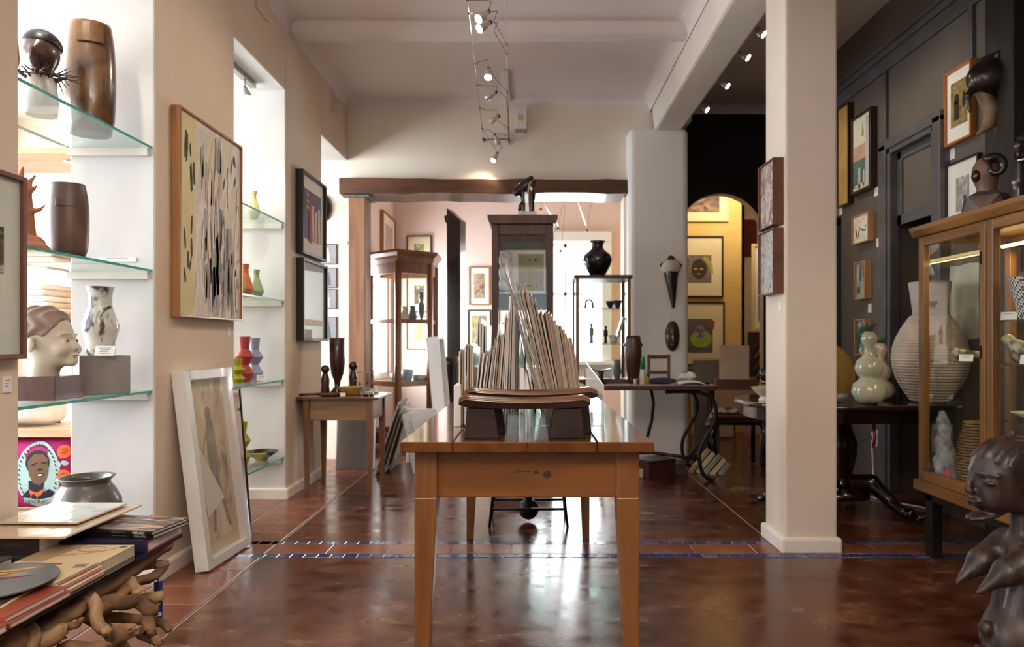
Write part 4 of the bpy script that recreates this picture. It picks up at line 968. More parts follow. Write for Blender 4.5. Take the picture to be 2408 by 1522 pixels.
# tall dark display cabinet behind the table
CABW = wood('cabinet_mahogany', '#33180f', '#5d3320', 'Z', 12, .45, 0)
tc_ = thing('display_cabinet', 'tall dark mahogany glazed cabinet topped by a bent figure', 'cabinet', (-.05, 5.0, 0))
w, d, h = .226, .40, 1.98
for x in (-w, w-.05):
    for y in (0, d-.045): box(x, x+.05, y, y+.045, 0, 1.92).build('post', CABW, tc_, bevel=.004)
MB().box(-w+.05, w-.05, .005, .04, 1.84, 1.92).box(-w+.05, w-.05, .005, .04, .08, .30).build('door_rail', CABW, tc_, bevel=.003)
MB().box(-w, w, d-.03, d-.004, 1.84, 1.92).box(-w+.004, -w+.035, .04, d-.04, 1.84, 1.92).box(w-.035, w-.004, .04, d-.04, 1.84, 1.92).box(-w+.004, w-.004, .04, d-.01, .28, .30).build('carcass_rail', CABW, tc_)
MB().prism([(-w-.012, 1.915), (w+.012, 1.915), (w+.03, 1.955), (w+.03, 1.98), (-w-.03, 1.98), (-w-.03, 1.955)], -.03, d+.02, 'Y').build('cornice', CABW, tc_, bevel=.003)
box(-w+.05, w-.05, .018, .022, .30, 1.84).build('door_glass', PANE, tc_)
for x in (-w+.018, w-.02): box(x, x+.003, .045, d-.045, .30, 1.84).build('side_glass', PANE, tc_)
box(-w+.03, w-.03, d-.02, d-.012, 1.30, 1.90).build('back_panel', pm('teal_back', '#27474f', '#31545c', 5, rough=.6), tc_)
box(-w+.03, w-.03, d-.02, d-.015, .30, 1.30).build('back_glass', PANE, tc_)
for z in (1.41, .86): box(-w+.03, w-.03, .045, d-.04, z, z+.007).build('shelf', glass('green_shelf', '#cfe6e2', .9, .01, .06), tc_)
cb_ = picture('khaki_print', 'white mounted khaki square print inside the tall cabinet', 'picture', (-.03, 5.14, 1.418), 0, .30, .325, .012, .006, MOUNTW, MOUNTW, art('khaki_print', ['#7d7351', '#8a7f5a', '#94895f', '#857a55'], 5), (.095, .012, .02, .03), tilt=.0)
strokes(cb_, [quad(.075, .25, .018, .02, .5), quad(.03, .25, .02, .012, -.6), quad(.02, .055, .05, .008), quad(.085, .06, .012, .02)], pm('ink_mark', '#24231f', rough=.9), -.0092)
tag(sculpt('wrapped_object', lambda p: U(.01, bx(p, (0, 0, .16), (.045, .02, .15), .02)-.006*np.sin(p[..., 2]*70+p[..., 0]*60)), (-.09, -.06, -.01), (.09, .06, .35), .009, pm('bubble_plastic', '#c9cfcd', '#e3e8e6', 15, rough=.12)), 'crumpled clear plastic wrapped object in the tall cabinet', 'parcel', loc=(-.19+.01, 5.09, 1.418+.004))
for i, (x, zz, nm) in enumerate(((-.13, .867, 'left pale glass vessel on the lower shelf of the tall cabinet'), (.0, .867, 'middle pale glass vessel on the lower shelf of the tall cabinet'), (.09, .867, 'right pale glass vessel on the lower shelf of the tall cabinet'))):
    vase('glass_vessel', nm, 'vessel', (-.05+x, 5.2, zz), [(.03, 0), (.045, .04), (.05, .15+.03*i), (.03, .25+.03*i), (.04, .33+.03*i)], glass('pale_glass', '#dfe9e6', .9, .05, .1, body=.25), 20, group='pale glass vessels in the tall cabinet')
# bent figure on a white block on top
tag(box(-.068, .068, -.06, .06, 0, .042).build('marble_block', pm('white_stone', '#d9d5cf', '#e3dfd9', 7, rough=.5), bevel=.003), 'white block under the bent figure on the tall cabinet', 'block', loc=(-.015, 5.12, 1.981))
fg = thing('bent_figure', 'dark carved figure bent forward under a load with a raffia tie', 'sculpture', (-.02, 5.12, 2.024))
def bent(p):
    d = U(.02, ell(p, (-.01, 0, .20), (.075, .045, .045), (0, -.75, 0)), cap(p, (-.065, 0, .165), (-.075, 0, .15), .032), cap(p, (.035, 0, .26), (.015, 0, .2), .016, .03), cap(p, (.06, .01, .235), (.045, .01, .10), .012, .018))
    d = smin(d, cap(p, (.03, -.012, .19), (.038, -.02, .005), .026, .020), .015); d = smin(d, cap(p, (-.035, .012, .15), (-.02, .02, .005), .018, .012), .012)
    d = smin(d, cap(p, (-.03, -.02, .16), (-.02, -.025, .05), .011, .009), .01); d = smin(d, cap(p, (-.02, -.025, .05), (-.025, -.02, .005), .01, .012), .008)
    return U(.008, d, ell(p, (-.042, -.01, .045), (.02, .02, .045), (0, .4, 0)))
sculpt('body', bent, (-.13, -.07, 0), (.09, .07, .295), .006, DKW2, fg)
RAF = pm('raffia', '#b08a58', '#c9a878', 20, rough=.8)
MB().tube([(.03, -.02, .25), (.02, -.045, .2), (.012, -.05, .15), (.02, -.045, .08)], [.004, .006, .009, .003], 7).tube([(.05, -.02, .24), (.025, -.05, .2)], .004, 6).build('raffia_tie', RAF, fg)
MB().prism([(.018, .165), (.036, .15), (.045, .165), (.03, .185)], -.056, -.054, 'Y').build('tag', PAPER, fg)

# ================================================================== SMALL SIDE TABLE at the left wall
ST = wood('side_table_wood', '#765638', '#a8825c', 'X', 10, .4, .2); STL = wood('side_table_leg', '#5c3a26', '#8a6144', 'Z', 10, .4, .2); STT = wood('side_table_top', '#5a3422', '#7d4c31', 'X', 9, .25, .3)
s1 = thing('side_table', 'small old wooden side table with tapered legs at the left wall', 'table', (-1.34, 4.98, 0))
box(-.285, .29, -.24, .26, .648, .668).build('tabletop', STT, s1, bevel=.007)
box(-.21, .205, -.195, -.175, .50, .647).build('apron', ST, s1, bevel=.002); box(-.21, .205, .195, .215, .50, .647).build('apron', ST, s1)
box(-.235, -.215, -.18, .2, .50, .647).build('apron', ST, s1); box(.212, .232, -.18, .2, .50, .647).build('apron', ST, s1)
for sx in (-1, 1):
    for sy in (-.19, .205):
        x = sx*.222; a, b = .022, .013
        MB().hexa([(x-b, sy-b, 0), (x+b, sy-b, 0), (x+b, sy+b, 0), (x-b, sy+b, 0)], [(x-a, sy-a, .50), (x+a, sy-a, .50), (x+a, sy+a, .50), (x-a, sy+a, .50)]).box(x-a, x+a, sy-a, sy+a, .50, .647).build('leg', STL, s1, bevel=.002)
SZ = .668
vs = thing('carved_vessel', 'tall dark wooden vessel tapering to a pointed foot on the side table', 'vessel', (-1.435, 5.10, SZ))
MB().lathe([(.045, 0), (.05, .015), (.02, .05), (.024, .09), (.046, .15), (.056, .24), (.058, .41), (.054, .415), (.050, .40), (.001, .38)], 24).build('body', pm('red_brown_wood', '#34160e', '#4d241a', 8, rough=.3, coat=.3), vs)
MB().box(-.02, .02, -.056, -.048, .36, .372).build('lug', DKW, vs, bevel=.003)
def idol(label, x, y, h, mat=DKW):
    t = thing('wooden_idol', label, 'sculpture', (x, y, SZ))
    m = MB().lathe([(.03, 0), (.034, .02), (.028, h*.3), (.032, h*.5), (.022, h*.68), (.016, h*.74)], 14); m.build('body', mat, t)
    MB().sph((0, 0, h*.87), h*.145, 14).build('head', mat, t)
    return t
idol('round headed dark wooden idol at the left of the side table', -1.475, 4.93, .215); idol('slimmer round headed wooden idol on the right half of the side table', -1.33, 5.15, .235)
sp = thing('wooden_spoon', 'dark carved ladle lying at the left edge of the side table', 'ladle', (-1.535, 4.80, SZ), .25)
MB().tube([(-.08, 0, .012), (-.03, .01, .016), (.03, 0, .018), (.06, 0, .014)], [.011, .007, .007, .01], 8).build('handle', DKW2, sp); MB().sph((.085, 0, .017), (.035, .022, .014), 12).build('bowl', DKW2, sp)
bk = thing('woven_basket', 'shallow yellow woven basket on the side table', 'basket', (-1.305, 4.99, SZ))
for k in range(5): 
    r = .06+.007*k; MB().tube([(r*math.cos(a), r*.85*math.sin(a), .008+.011*k) for a in [2*PI*i/20 for i in range(21)]], .0068, 6).build('coil', pm('yellow_straw', '#a8843c', '#c4a257', 30, rough=.75, bump=.3), bk)
MB().lathe([(.001, .003), (.06, .003)], 20, sy=.85).build('base', pm('yellow_straw', '#a8843c', '#c4a257'), bk)
fd = MB().lathe([(.02, 0), (.07, .008), (.082, .020), (.078, .022), (.06, .012), (.001, .008)], 28); tag(fd.build('wooden_dish', MIDW), 'flat carved wooden dish at the front of the side table', 'dish', loc=(-1.405, 4.83, SZ))
card('folded white price card leaning on the dish of the side table', (-1.31, 4.795, SZ), .3, .035, .03, 1, tilt=-.6)
js = thing('jewellery_stand', 'wire jewellery stand with dark pendants on the side table', 'stand', (-1.20, 4.96, SZ))
MB().lathe([(.04, 0), (.04, .006), (.004, .012), (.004, .17)], 14).tube([(-.07, 0, .16), (.07, 0, .16)], .003, 6).build('stem', STEEL, js)
for x, l in ((-.06, .05), (-.03, .07), (.02, .06), (.055, .04)): MB().tube([(x, 0, .16), (x, -.003, .16-l)], .0012, 5).sph((x, -.004, .15-l), (.009, .007, .013), 8).build('pendant', DKW2, js)
for k, (x, y, lab) in enumerate(((-1.155, 4.84, 'black sunglasses-like carved bead piece at the right of the side table'), (-1.17, 5.08, 'pale shell bead bundle at the back right of the side table'))):
    m = MB(); r_ = random.Random(k)
    for i in range(14): m.sph((r_.uniform(-.05, .05), r_.uniform(-.025, .025), .009), .009, 8)
    o = m.build('bead_bundle', [DKW2, pm('shell', '#cfc8b8', rough=.3)][k]); o['kind'] = 'stuff'; tag(o, lab.replace('sunglasses-like carved bead piece', 'carved bead bundle'), 'beads', loc=(x, y, SZ))
# wrapped boards under and beside the side table
wb = thing('wrapped_board', 'brown board wrapped in clear plastic standing under the side table', 'board', (-1.43, 5.62, .003), rot=(-.10, 0, 0))
box(-.16, .105, -.012, .012, 0, .66).build('board', pm('brown_board', '#4f3526', '#614434', 4, rough=.6), wb); box(.108, .15, -.02, .02, 0, .66).build('white_edge', WHF, wb); box(-.165, .155, -.026, -.0255, 0, .67).build('plastic_wrap', FILM, wb)
for k, (b, tx, tz, y, lab) in enumerate(((-1.225, -1.035, .57, 5.40, 'outermost pale board of the leaning fan beside the side table'), (-1.195, -1.028, .52, 5.45, 'second board of the leaning fan beside the side table'), (-1.165, -1.022, .47, 5.50, 'third board of the leaning fan beside the side table'), (-1.135, -1.016, .42, 5.55, 'innermost board of the leaning fan beside the side table'), (-.925, -1.012, .46, 5.42, 'pale board leaning the other way against the fan of boards'))):
    ln = math.atan2(tx-b, tz); t = thing('leaning_board', lab, 'board', (b, y, .004), rot=(0, ln, 0))
    box(-.004, .004, 0, .34, 0, math.hypot(tx-b, tz)).build('board', [BM[0], BM[2], BM[1], BM[5], BM[1]][k], t); box(.0045, .0053, -.004, .345, 0, math.hypot(tx-b, tz)+.01).build('sleeve', PLS, t)
tag(box(-.13, .13, -.012, .012, 0, .47).build('white_canvas', pm('primed_canvas', '#d6d2cb', '#e0dcd6', 40, rough=.9, bump=.1), bevel=.003), 'blank white canvas standing behind the fan of boards', 'canvas', loc=(-.94, 5.93, .002), rot=(-.03, 0, 0))
tc2 = thing('tall_canvas', 'tall white canvas seen edge-on leaning left on the corner cabinet', 'canvas', (-.815, 6.38, .004), rot=(0, -.088, 0))
box(-.055, -.045, 0, .42, 0, 1.10).build('canvas_face', pm('primed_canvas', '#d6d2cb', '#e0dcd6'), tc2); MB().box(-.045, .06, 0, .03, 0, 1.10).box(-.045, .06, .39, .42, 0, 1.10).box(-.045, .06, .03, .39, 1.07, 1.10).box(-.045, .06, .03, .39, 0, .03).build('stretcher', WHF, tc2, bevel=.002)

# ================================================================== BACK ROOM
VW = wood('vitrine_wood', '#6b4128', '#93603d', 'Z', 12, .35, .25)
cv_ = thing('corner_cabinet', 'angled glazed wooden corner cabinet in the back room', 'cabinet', (0, 0, 0))
pts = [(-1.61, 6.86), (-1.265, 6.56), (-.985, 6.80), (-.985, 7.16), (-1.60, 7.20)]
def poly_off(pl, o):
    c = Vector((sum(p[0] for p in pl)/len(pl), sum(p[1] for p in pl)/len(pl))); return [tuple(Vector(p)+(Vector(p)-c).normalized()*o) for p in pl]
for i, (x, y) in enumerate(pts[:4]): MB().lathe([(.034, 0), (.034, 1.83)], 6, c=(x*.97-.038, y*.985+.105, 0)).build('post', VW, cv_)
ip = [(x*.97-.038, y*.985+.105) for x, y in pts]
def bar(a, b, z0, z1, t_=.016, nm='rail'):
    a, b = Vector((*a, 0)), Vector((*b, 0)); nrm = (b-a).normalized().cross(Vector((0, 0, 1)))*t_
    MB().hexa([a+nrm+Vector((0, 0, z0)), b+nrm+Vector((0, 0, z0)), b-nrm+Vector((0, 0, z0)), a-nrm+Vector((0, 0, z0))], [a+nrm+Vector((0, 0, z1)), b+nrm+Vector((0, 0, z1)), b-nrm+Vector((0, 0, z1)), a-nrm+Vector((0, 0, z1))]).build(nm, VW, cv_)
for i in range(5):
    a, b = ip[i], ip[(i+1) % 5]
    for z0, z1 in ((1.72, 1.83), (1.235, 1.275), (.62, .67), (.05, .16)):
        if i < 3 or z0 > 1.5 or z0 < .1: bar(a, b, z0, z1)
    nrm = Vector((b[1]-a[1], a[0]-b[0], 0)).normalized()*.002
    A, B = Vector((*a, 0)), Vector((*b, 0))
    for z0, z1 in ((.16, .62), (.67, 1.235), (1.275, 1.72)):
        q4 = lambda z: [A+nrm+Vector((0, 0, z)), B+nrm+Vector((0, 0, z)), B-nrm+Vector((0, 0, z)), A-nrm+Vector((0, 0, z))]
        MB().hexa(q4(z0), q4(z1)).build('pane', PANE, cv_)
m = MB(); lv = []
for o, z in ((.03, 1.825), (.045, 1.86), (.05, 1.885), (.085, 1.915), (.085, 1.94)): lv.append([m.bm.verts.new((*p, z)) for p in poly_off(ip, o)])
for i in range(4):
    for j in range(5): m.bm.faces.new((lv[i][j], lv[i][(j+1) % 5], lv[i+1][(j+1) % 5], lv[i+1][j]))
m.bm.faces.new(lv[0]); m.bm.faces.new(lv[-1]); m.build('cornice', VW, cv_)
for z in (1.245, .63): MB().prism(poly_off(ip, -.03), z, z+.008, 'Z').build('shelf', PANE, cv_)
SG = pm('speckled_grey_clay', '#5f646c', '#8f969c', 14, rough=.4)
vase('white_jug', 'small white jug in the corner cabinet', 'jug', (-1.235, 6.75, 1.253), [(.025, 0), (.045, .03), (.048, .06), (.028, .11), (.026, .13), (.034, .15)], WHF, 20)
vase('dark_jug', 'small dark jug beside the white one in the corner cabinet', 'jug', (-1.165, 6.80, 1.253), [(.03, 0), (.045, .05), (.03, .12), (.028, .16)], DKW2, 20)
cfg = thing('carved_figure', 'black stick-like carved figure on the upper shelf of the corner cabinet', 'sculpture', (-1.085, 6.85, 1.253))
MB().lathe([(.03, 0), (.03, .01), (.012, .03), (.03, .09), (.032, .17), (.012, .21), (.026, .25), (.018, .3)], 14, sy=.7).build('body', DKW2, cfg)
for i, (x, y, r, h, lab) in enumerate(((-1.33, 6.86, .07, .10, 'mottled grey bowl at the left of the corner cabinet'), (-1.22, 6.80, .06, .14, 'mottled grey pot in the middle of the corner cabinet'), (-1.10, 6.86, .075, .08, 'mottled grey bowl at the right of the corner cabinet'))):
    vase('grey_bowl', lab, 'bowl', (x, y, .638), [(r*.5, 0), (r*.9, h*.4), (r, h)], SG, 20)
picture('pale_picture', 'brown framed pale print hanging on the left wall above the corner cabinet', 'picture', (-1.631, 7.80, 1.90), PI/2, .70, .60, .04, .02, OAKF, MOUNT, pm('print_pinkgrey', '#b09a90', '#c2aea4', 4, rough=.7), (.15, .15, .1, .12))
for k, (y0, y1, lab, c) in enumerate(((555, 640, 'black framed print at the top of the column behind the corner cabinet', ['#b5a878', '#5d6a4a', '#c9bb8e']), (652, 735, 'black framed dark print second down behind the corner cabinet', ['#6a5a50', '#2c2622', '#b5a06c']), (744, 822, 'black framed sketch lowest in the column behind the corner cabinet', ['#b5a06c', '#c4b078', '#8c7a50']))):
    picture('cabinet_side_print', lab, 'picture', (Xat(986, 8.2), 8.199, Zat(y1, 8.2)), 0, 58*8.2/F, (y1-y0)*8.2/F, .03, .012, BLK, CREAM, art('far_print_%d' % k, c, 3), (.09, .09, .1, .1))
bp_ = thing('wooden_totem', 'tall black wooden post with a slanted top and a carved hook', 'post', (Xat(1074, 7.3), 7.3, 0), -.35)
MB().prism([(-.085, 0), (.075, 0), (.075, 2.34), (-.085, 2.48), (-.085, 2.48)][:4], -.07, .07, 'Y').build('shaft', DKW2, bp_, bevel=.006)
MB().prism([(-.085, 2.30), (-.085, 2.42), (-.135, 2.40), (-.12, 2.34)], -.04, .04, 'Y').build('hook', DKW2, bp_, bevel=.006)
bd = thing('carved_drum', 'black carved drum at the foot of the tall black post', 'drum', (Xat(1052, 7.0), 7.0, 0))
MB().lathe([(.12, 0), (.13, .04), (.10, .2), (.11, .5), (.14, .82), (.145, .9), (.13, .9)], 24).build('body', DKW2, bd); MB().lathe([(.13, .885), (.001, .9)], 24).build('skin', pm('drum_hide', '#5d4a3a', rough=.6), bd)
picture('bird_print', 'oak framed print of a dark bird on the pink wall', 'picture', (Xat(1127.5, 8.2), 8.199, Zat(718, 8.2)), 0, 50*8.2/F, 90*8.2/F, .03, .016, OAKF, MOUNT, art('bird_art', ['#3f3a3a', '#96806a', '#b39c80', '#7c6a5a'], 3, (1, 1, 1.4)), (.06, .06, .08, .08))
picture('abstract_print', 'black framed patchwork print below the bird print', 'picture', (Xat(1127.5, 8.2), 8.199, Zat(842, 8.2)), 0, 54*8.2/F, 113*8.2/F, .03, .014, BLK, MOUNT, art('patch_art', ['#8a7a8a', '#b3a06a', '#7c8a6a', '#a58a78'], 6, kind='voronoi', const=True), (.05, .05, .12, .07))
# thin cable lamps in the back room
cl_ = thing('cable_lights', 'small cable lamps strung across the back room', 'lamp', (0, 0, 0))
for yy in (7.0, 7.35): MB().tube([(-1.632, yy, 2.56), (1.355, yy, 2.56)], .002, 5).build('wire', STEEL, cl_)
for k, (a, b) in enumerate(((( .05, 6.7, 2.55), (.32, 7.6, 2.35)), ((.42, 6.6, 2.56), (.62, 7.5, 2.34)))):
    MB().tube([a, b], .008, 6).build('rod', WHF, cl_)
for k, p in enumerate(((.12, 7.2, 2.45), (.31, 7.4, 2.28), (.34, 7.5, 2.05), (.62, 7.4, 2.26), (-.02, 7.0, 2.5))):
    MB().tube([(p[0]+.05, p[1], 2.56), (p[0]+.02, p[1], p[2]+.12), (p[0], p[1], p[2])], .003, 5).build('cord', STEEL, cl_)
    MB().sph(p, .018, 10).build('lamp_head', pm('brass', '#8a6a3a', metal=1, rough=.3), cl_)

# ================================================================== DESK, right of centre
DSKT = wood('desk_wood', '#3a1d12', '#5a3020', 'X', 9, .3, .3); TILE = pm('pale_desk_inlay', '#b9aca8', '#d0c6c2', 3, rough=.35)
dk = thing('desk', 'long desk with a pale inlaid top and curling wrought iron legs', 'desk', (.95, 5.42, 0))
box(-.53, .465, -.32, .32, .69, .725).build('tabletop', DSKT, dk, bevel=.004); box(-.50, .44, -.30, .29, .7245, .730).build('inlay', TILE, dk)
MB().box(-.42, -.1, -.25, -.05, .7295, .7312).build('print_panel', art('desk_picture', ['#8a5a50', '#c9b0a8', '#6a4a48', '#b89a90'], 5), dk)
def scroll(sx, y):
    x = sx
    pts = [(x-.30, .675), (x-.14, .678), (x-.03, .668), (x+.055, .62), (x+.085, .54), (x+.075, .45), (x+.02, .35), (x-.03, .25), (x-.04, .16), (x-.02, .07), (x+.02, .022), (x+.055, .014), (x+.075, .03)]
    m = MB(); sm = []
    for i in range(len(pts)-1):
        for k in range(4):
            t_ = k/4; p0, p1, p2, p3 = [Vector(pts[max(0, min(len(pts)-1, i+j))]) for j in (-1, 0, 1, 2)]
            sm.append(.5*((2*p1)+(-p0+p2)*t_+(2*p0-5*p1+4*p2-p3)*t_*t_+(-p0+3*p1-3*p2+p3)*t_**3))
    sm.append(Vector(pts[-1]))
    m.tube([(p.x, y, p.y) for p in sm], .0145, 8); m.build('leg', IRON, dk)
scroll(.375, -.26); scroll(.36, .26)
for y in (-.26, .26):
    MB().tube([(-.44, y, .68), (-.46, y, .5), (-.40, y, .3), (-.42, y, .1), (-.44, y, .015)], .0145, 8).build('leg', IRON, dk)
MB().tube([(.335, -.26, .165), (.0, -.1, .19), (-.42, .1, .14)], .013, 8).build('stretcher', IRON, dk)
MB().tube([(.05, .22, .68), (.075, .22, .55), (.06, .22, .4), (.02, .22, .25), (.04, .22, .17)], .014, 8).build('brace', IRON, dk)
DZ = .731
# glass vitrine on the desk
gv = thing('glass_vitrine', 'wooden framed glass vitrine standing on the desk', 'vitrine', (.575, 5.50, DZ))
VT = wood('vitrine_frame', '#5a3a22', '#8a5e3a', 'Z', 12, .35, .2)
w, d, h = .215, .19, .815
for x in (-w, w-.026):
    for y in (-d, d-.026): box(x, x+.026, y, y+.026, .02, h).build('post', VT, gv)
box(-w-.012, w+.012, -d-.012, d+.012, 0, .03).build('base', CABW, gv, bevel=.003); box(-w-.012, w+.012, -d-.012, d+.012, h, h+.028).build('top', CABW, gv, bevel=.004)
for x in (-w+.008, w-.011): box(x, x+.003, -d+.018, d-.018, .03, h).build('pane', PANE, gv)
for y in (-d+.008, d-.011): box(-w+.018, w-.018, y, y+.003, .03, h).build('pane', PANE, gv)
for z in (.58, .30): box(-w+.02, w-.02, -d+.02, d-.02, z, z+.006).build('shelf', glass('green_shelf', '#cfe6e2'), gv)
VZ = DZ
NAVY = pm('navy_glaze', '#1d2b4a', '#2b3c60', 8, rough=.25)
def bowlon(label, x, y, z, r, h): return vase('blue_bowl', label, 'bowl', (x, y, z), [(r*.35, 0), (r*.4, h*.12), (r*.9, h*.7), (r, h)], NAVY, 22, wall=.004)
bowlon('left navy bowl on the upper shelf of the vitrine', .645, 5.46, VZ+.587, .037, .06); bowlon('right navy bowl on the upper shelf of the vitrine', .715, 5.55, VZ+.587, .035, .07)
cs = thing('curved_stand', 'dark bent metal piece on the upper shelf of the vitrine', 'ornament', (.475, 5.47, VZ+.5875))
MB().tube([(-.03, 0, .004), (-.02, 0, .06), (.01, 0, .075), (.03, 0, .05), (.035, 0, .004)], .007, 8).build('arch', IRON, cs)
def minifig(label, x, y, z, h, mat):
    t = thing('small_figure', label, 'figurine', (x, y, z))
    MB().lathe([(.02, 0), (.02, .006)], 12).build('base', mat, t)
    sculpt('body', lambda p: U(.006, cap(p, (-.008, 0, .005), (-.004, 0, h*.4), .006), cap(p, (.008, 0, .005), (.004, 0, h*.4), .006), cap(p, (0, 0, h*.4), (0, 0, h*.7), .011, .013), cap(p, (0, 0, h*.7), (0, 0, h*.8), .006), ell(p, (0, 0, h*.89), (.011, .012, .015)), cap(p, (-.014, 0, h*.7), (-.014, -.006, h*.42), .004), cap(p, (.014, 0, h*.7), (.014, -.006, h*.42), .004)), (-.03, -.03, 0), (.03, .03, h+.01), .004, mat, t)
    return t
minifig('black standing figurine on the lower shelf of the vitrine', .605, 5.42, VZ+.307, .145, DKW2)
minifig('pale seated figurine at the left of the vitrine', .50, 5.50, VZ+.307, .17, pm('pale_clay', '#a9a8a4', '#bdbcb8', 9, rough=.6))
vase('white_cup', 'small white cup beside the black figurine', 'cup', (.665, 5.45, VZ+.307), [(.02, 0), (.028, .01), (.032, .07)], WHF, 18, wall=.003)
tag(box(-.01, .01, -.05, .05, 0, .22).build('mirror_slab', PLS, bevel=.002), 'slanted shiny slab on the lower shelf of the vitrine', 'slab', loc=(.70, 5.57, VZ+.312), rot=(0, .3, 0))
tag(box(-.11, .11, -.002, .002, 0, .11).build('white_card_sheet', PAPER), 'large white card leaning in the bottom of the vitrine', 'card', loc=(.545, 5.42, VZ+.034), rot=(-.3, 0, 0))
vase('striped_vase', 'small mottled grey vase in the bottom of the vitrine', 'vase', (.70, 5.45, VZ+.031), [(.02, 0), (.035, .05), (.025, .12), (.028, .15)], SG, 20)
bv = vase('black_vase', 'round black burnished vase with a flared neck on top of the vitrine', 'vase', (.545, 5.47, DZ+.843), [(.045, 0), (.06, .01), (.105, .09), (.118, .135), (.105, .175), (.06, .212), (.044, .235), (.048, .265), (.064, .285)], pm('black_burnish', '#0f0c0b', '#1b1614', 6, rough=.22, coat=.4), 40)
hs = thing('small_headrest', 'small T-shaped headrest with a pale worn top on the desk', 'headrest', (.545, 5.20, DZ))
MB().lathe([(.045, 0), (.04, .012), (.02, .03), (.016, .07), (.026, .095)], 16).build('stem', DKW2, hs)
m = MB(); n = 12; v = [[m.bm.verts.new((-.075+.15*i/n, y, .095+.014*((i/n*2-1)**2)+dz)) for y, dz in ((-.03, 0), (.03, 0), (.03, .012), (-.03, .012))] for i in range(n+1)]
for i in range(n):
    for j in range(4): m.bm.faces.new((v[i][j], v[i+1][j], v[i+1][(j+1) % 4], v[i][(j+1) % 4]))
m.bm.faces.new(v[0]); m.bm.faces.new(v[-1][::-1]); m.build('top', pm('worn_grey_wood', '#4a413b', '#8d857c', 9, rough=.3), hs)
dv = thing('drum_vessel', 'tall brown wooden vessel with two small lugs on the desk', 'vessel', (.805, 5.30, DZ))
MB().lathe([(.035, 0), (.038, .03), (.045, .04), (.062, .18), (.066, .25), (.058, .34), (.054, .37), (.046, .37), (.045, .35), (.001, .34)], 26).build('body', pm('drum_brown', '#3b2019', '#54302a', 8, rough=.28, coat=.2), dv)
for s in (-1, 1): MB().prism([(s*.052, .33), (s*.075, .30), (s*.072, .285), (s*.055, .29)], -.012, .012, 'Y').build('lug', DKW, dv, bevel=.003)
gb = thing('glue_bottle', 'white bottle with a tall green cap on the desk', 'bottle', (.855, 5.15, DZ))
MB().lathe([(.019, 0), (.020, .01), (.020, .10), (.016, .115)], 18).build('body', pm('white_plastic', '#c9bcb4', rough=.35), gb); MB().lathe([(.016, .115), (.0165, .19), (.013, .205), (.006, .21)], 18).build('cap', pm('green_plastic', '#1d8a48', rough=.35), gb)
yb = thing('yellow_bottle', 'small yellow bottle with a dark cap beside the green capped one', 'bottle', (.895, 5.18, DZ))
MB().lathe([(.013, 0), (.014, .05), (.008, .06)], 14).build('body', pm('yellow_plastic', '#c9a81e', rough=.4), yb); MB().lathe([(.009, .06), (.009, .08)], 12).build('cap', DKW2, yb)
for k, (x, y, h, c, lab) in enumerate(((.80, 5.18, .04, '#d5d0c8', 'tiny white tub nearest the vitrine on the desk'), (.775, 5.19, .05, '#2a2522', 'tiny dark pot beside the white tub on the desk'), (.83, 5.22, .045, '#6b4a22', 'tiny brown pot behind the green capped bottle'))):
    vase('small_tub', lab, 'tub', (x, y, DZ), [(.012, 0), (.013, h*.8), (.010, h)], pm('tub_%d' % k, c, rough=.4), 14, wall=.002)
wf = thing('wooden_stretcher', 'small dark wooden chair-like frame standing on the desk', 'frame', (1.05, 5.55, DZ))
MB().box(-.095, -.07, -.012, .012, 0, .22).box(.07, .095, -.012, .012, 0, .22).box(-.07, .07, -.012, .012, .185, .215).box(-.07, .07, -.012, .012, .06, .085).build('frame', MIDW, wf, bevel=.003)
sculpt('rail_carving', lambda p: U(.01, cap(p, (-.06, -.014, .2), (.06, -.014, .2), .01)), (-.09, -.04, .17), (.09, .02, .23), .006, MIDW, wf)
tag(sculpt('navy_bag', lambda p: U(.02, ell(p, (0, 0, .02), (.11, .07, .026)), cap(p, (-.08, -.03, .015), (.07, -.04, .02), .018))-.003*np.sin(p[..., 0]*90+p[..., 1]*60), (-.15, -.1, -.001), (.15, .1, .06), .008, pm('navy_cloth', '#20263a', '#2e3550', 12, rough=.8)), 'crumpled navy cloth pouch on the desk', 'pouch', loc=(1.02, 5.26, DZ))
tag(sculpt('white_cloth', lambda p: U(.02, ell(p, (0, 0, .025), (.07, .045, .03)), ell(p, (.035, .0, .045), (.03, .03, .02)))-.004*np.sin(p[..., 0]*80+p[..., 2]*100), (-.11, -.08, -.001), (.11, .08, .085), .007, CLO), 'crumpled white cloth lying on the red notebook', 'cloth', loc=(1.215, 5.27, DZ+.026))
tag(box(-.10, .09, -.06, .06, 0, .012).build('red_notebook', pm('red_cover', '#8a2a22', rough=.5), bevel=.002), 'red notebook under the crumpled white cloth', 'notebook', loc=(1.20, 5.27, DZ+.013), rz=.2)
tag(box(-.12, .10, -.08, .08, 0, .012).build('grey_magazine', pm('grey_cover', '#6a6a70', '#9c9ca2', 5, rough=.4), bevel=.002), 'grey magazine lowest of the pile on the desk', 'magazine', loc=(1.19, 5.27, DZ), rz=-.1)
m = MB(); n = 10; v = [[m.bm.verts.new((-.1+.2*i/n, -.06+.12*j/4, .004+.03*(i/n)*(1-i/n)*2+.012*(j/4))) for j in range(5)] for i in range(n+1)]
for i in range(n):
    for j in range(4): m.bm.faces.new((v[i][j], v[i+1][j], v[i+1][j+1], v[i][j+1]))
o = m.build('curled_paper', PAPER); tag(o, 'curled white sheet of paper at the front of the desk', 'paper', loc=(1.215, 5.145, DZ))
sm_ = o.modifiers.new('thickness', 'SOLIDIFY'); sm_.thickness = .002
ph = thing('desk_phone', 'flat black handset at the right of the desk', 'phone', (1.315, 5.16, DZ), .1)
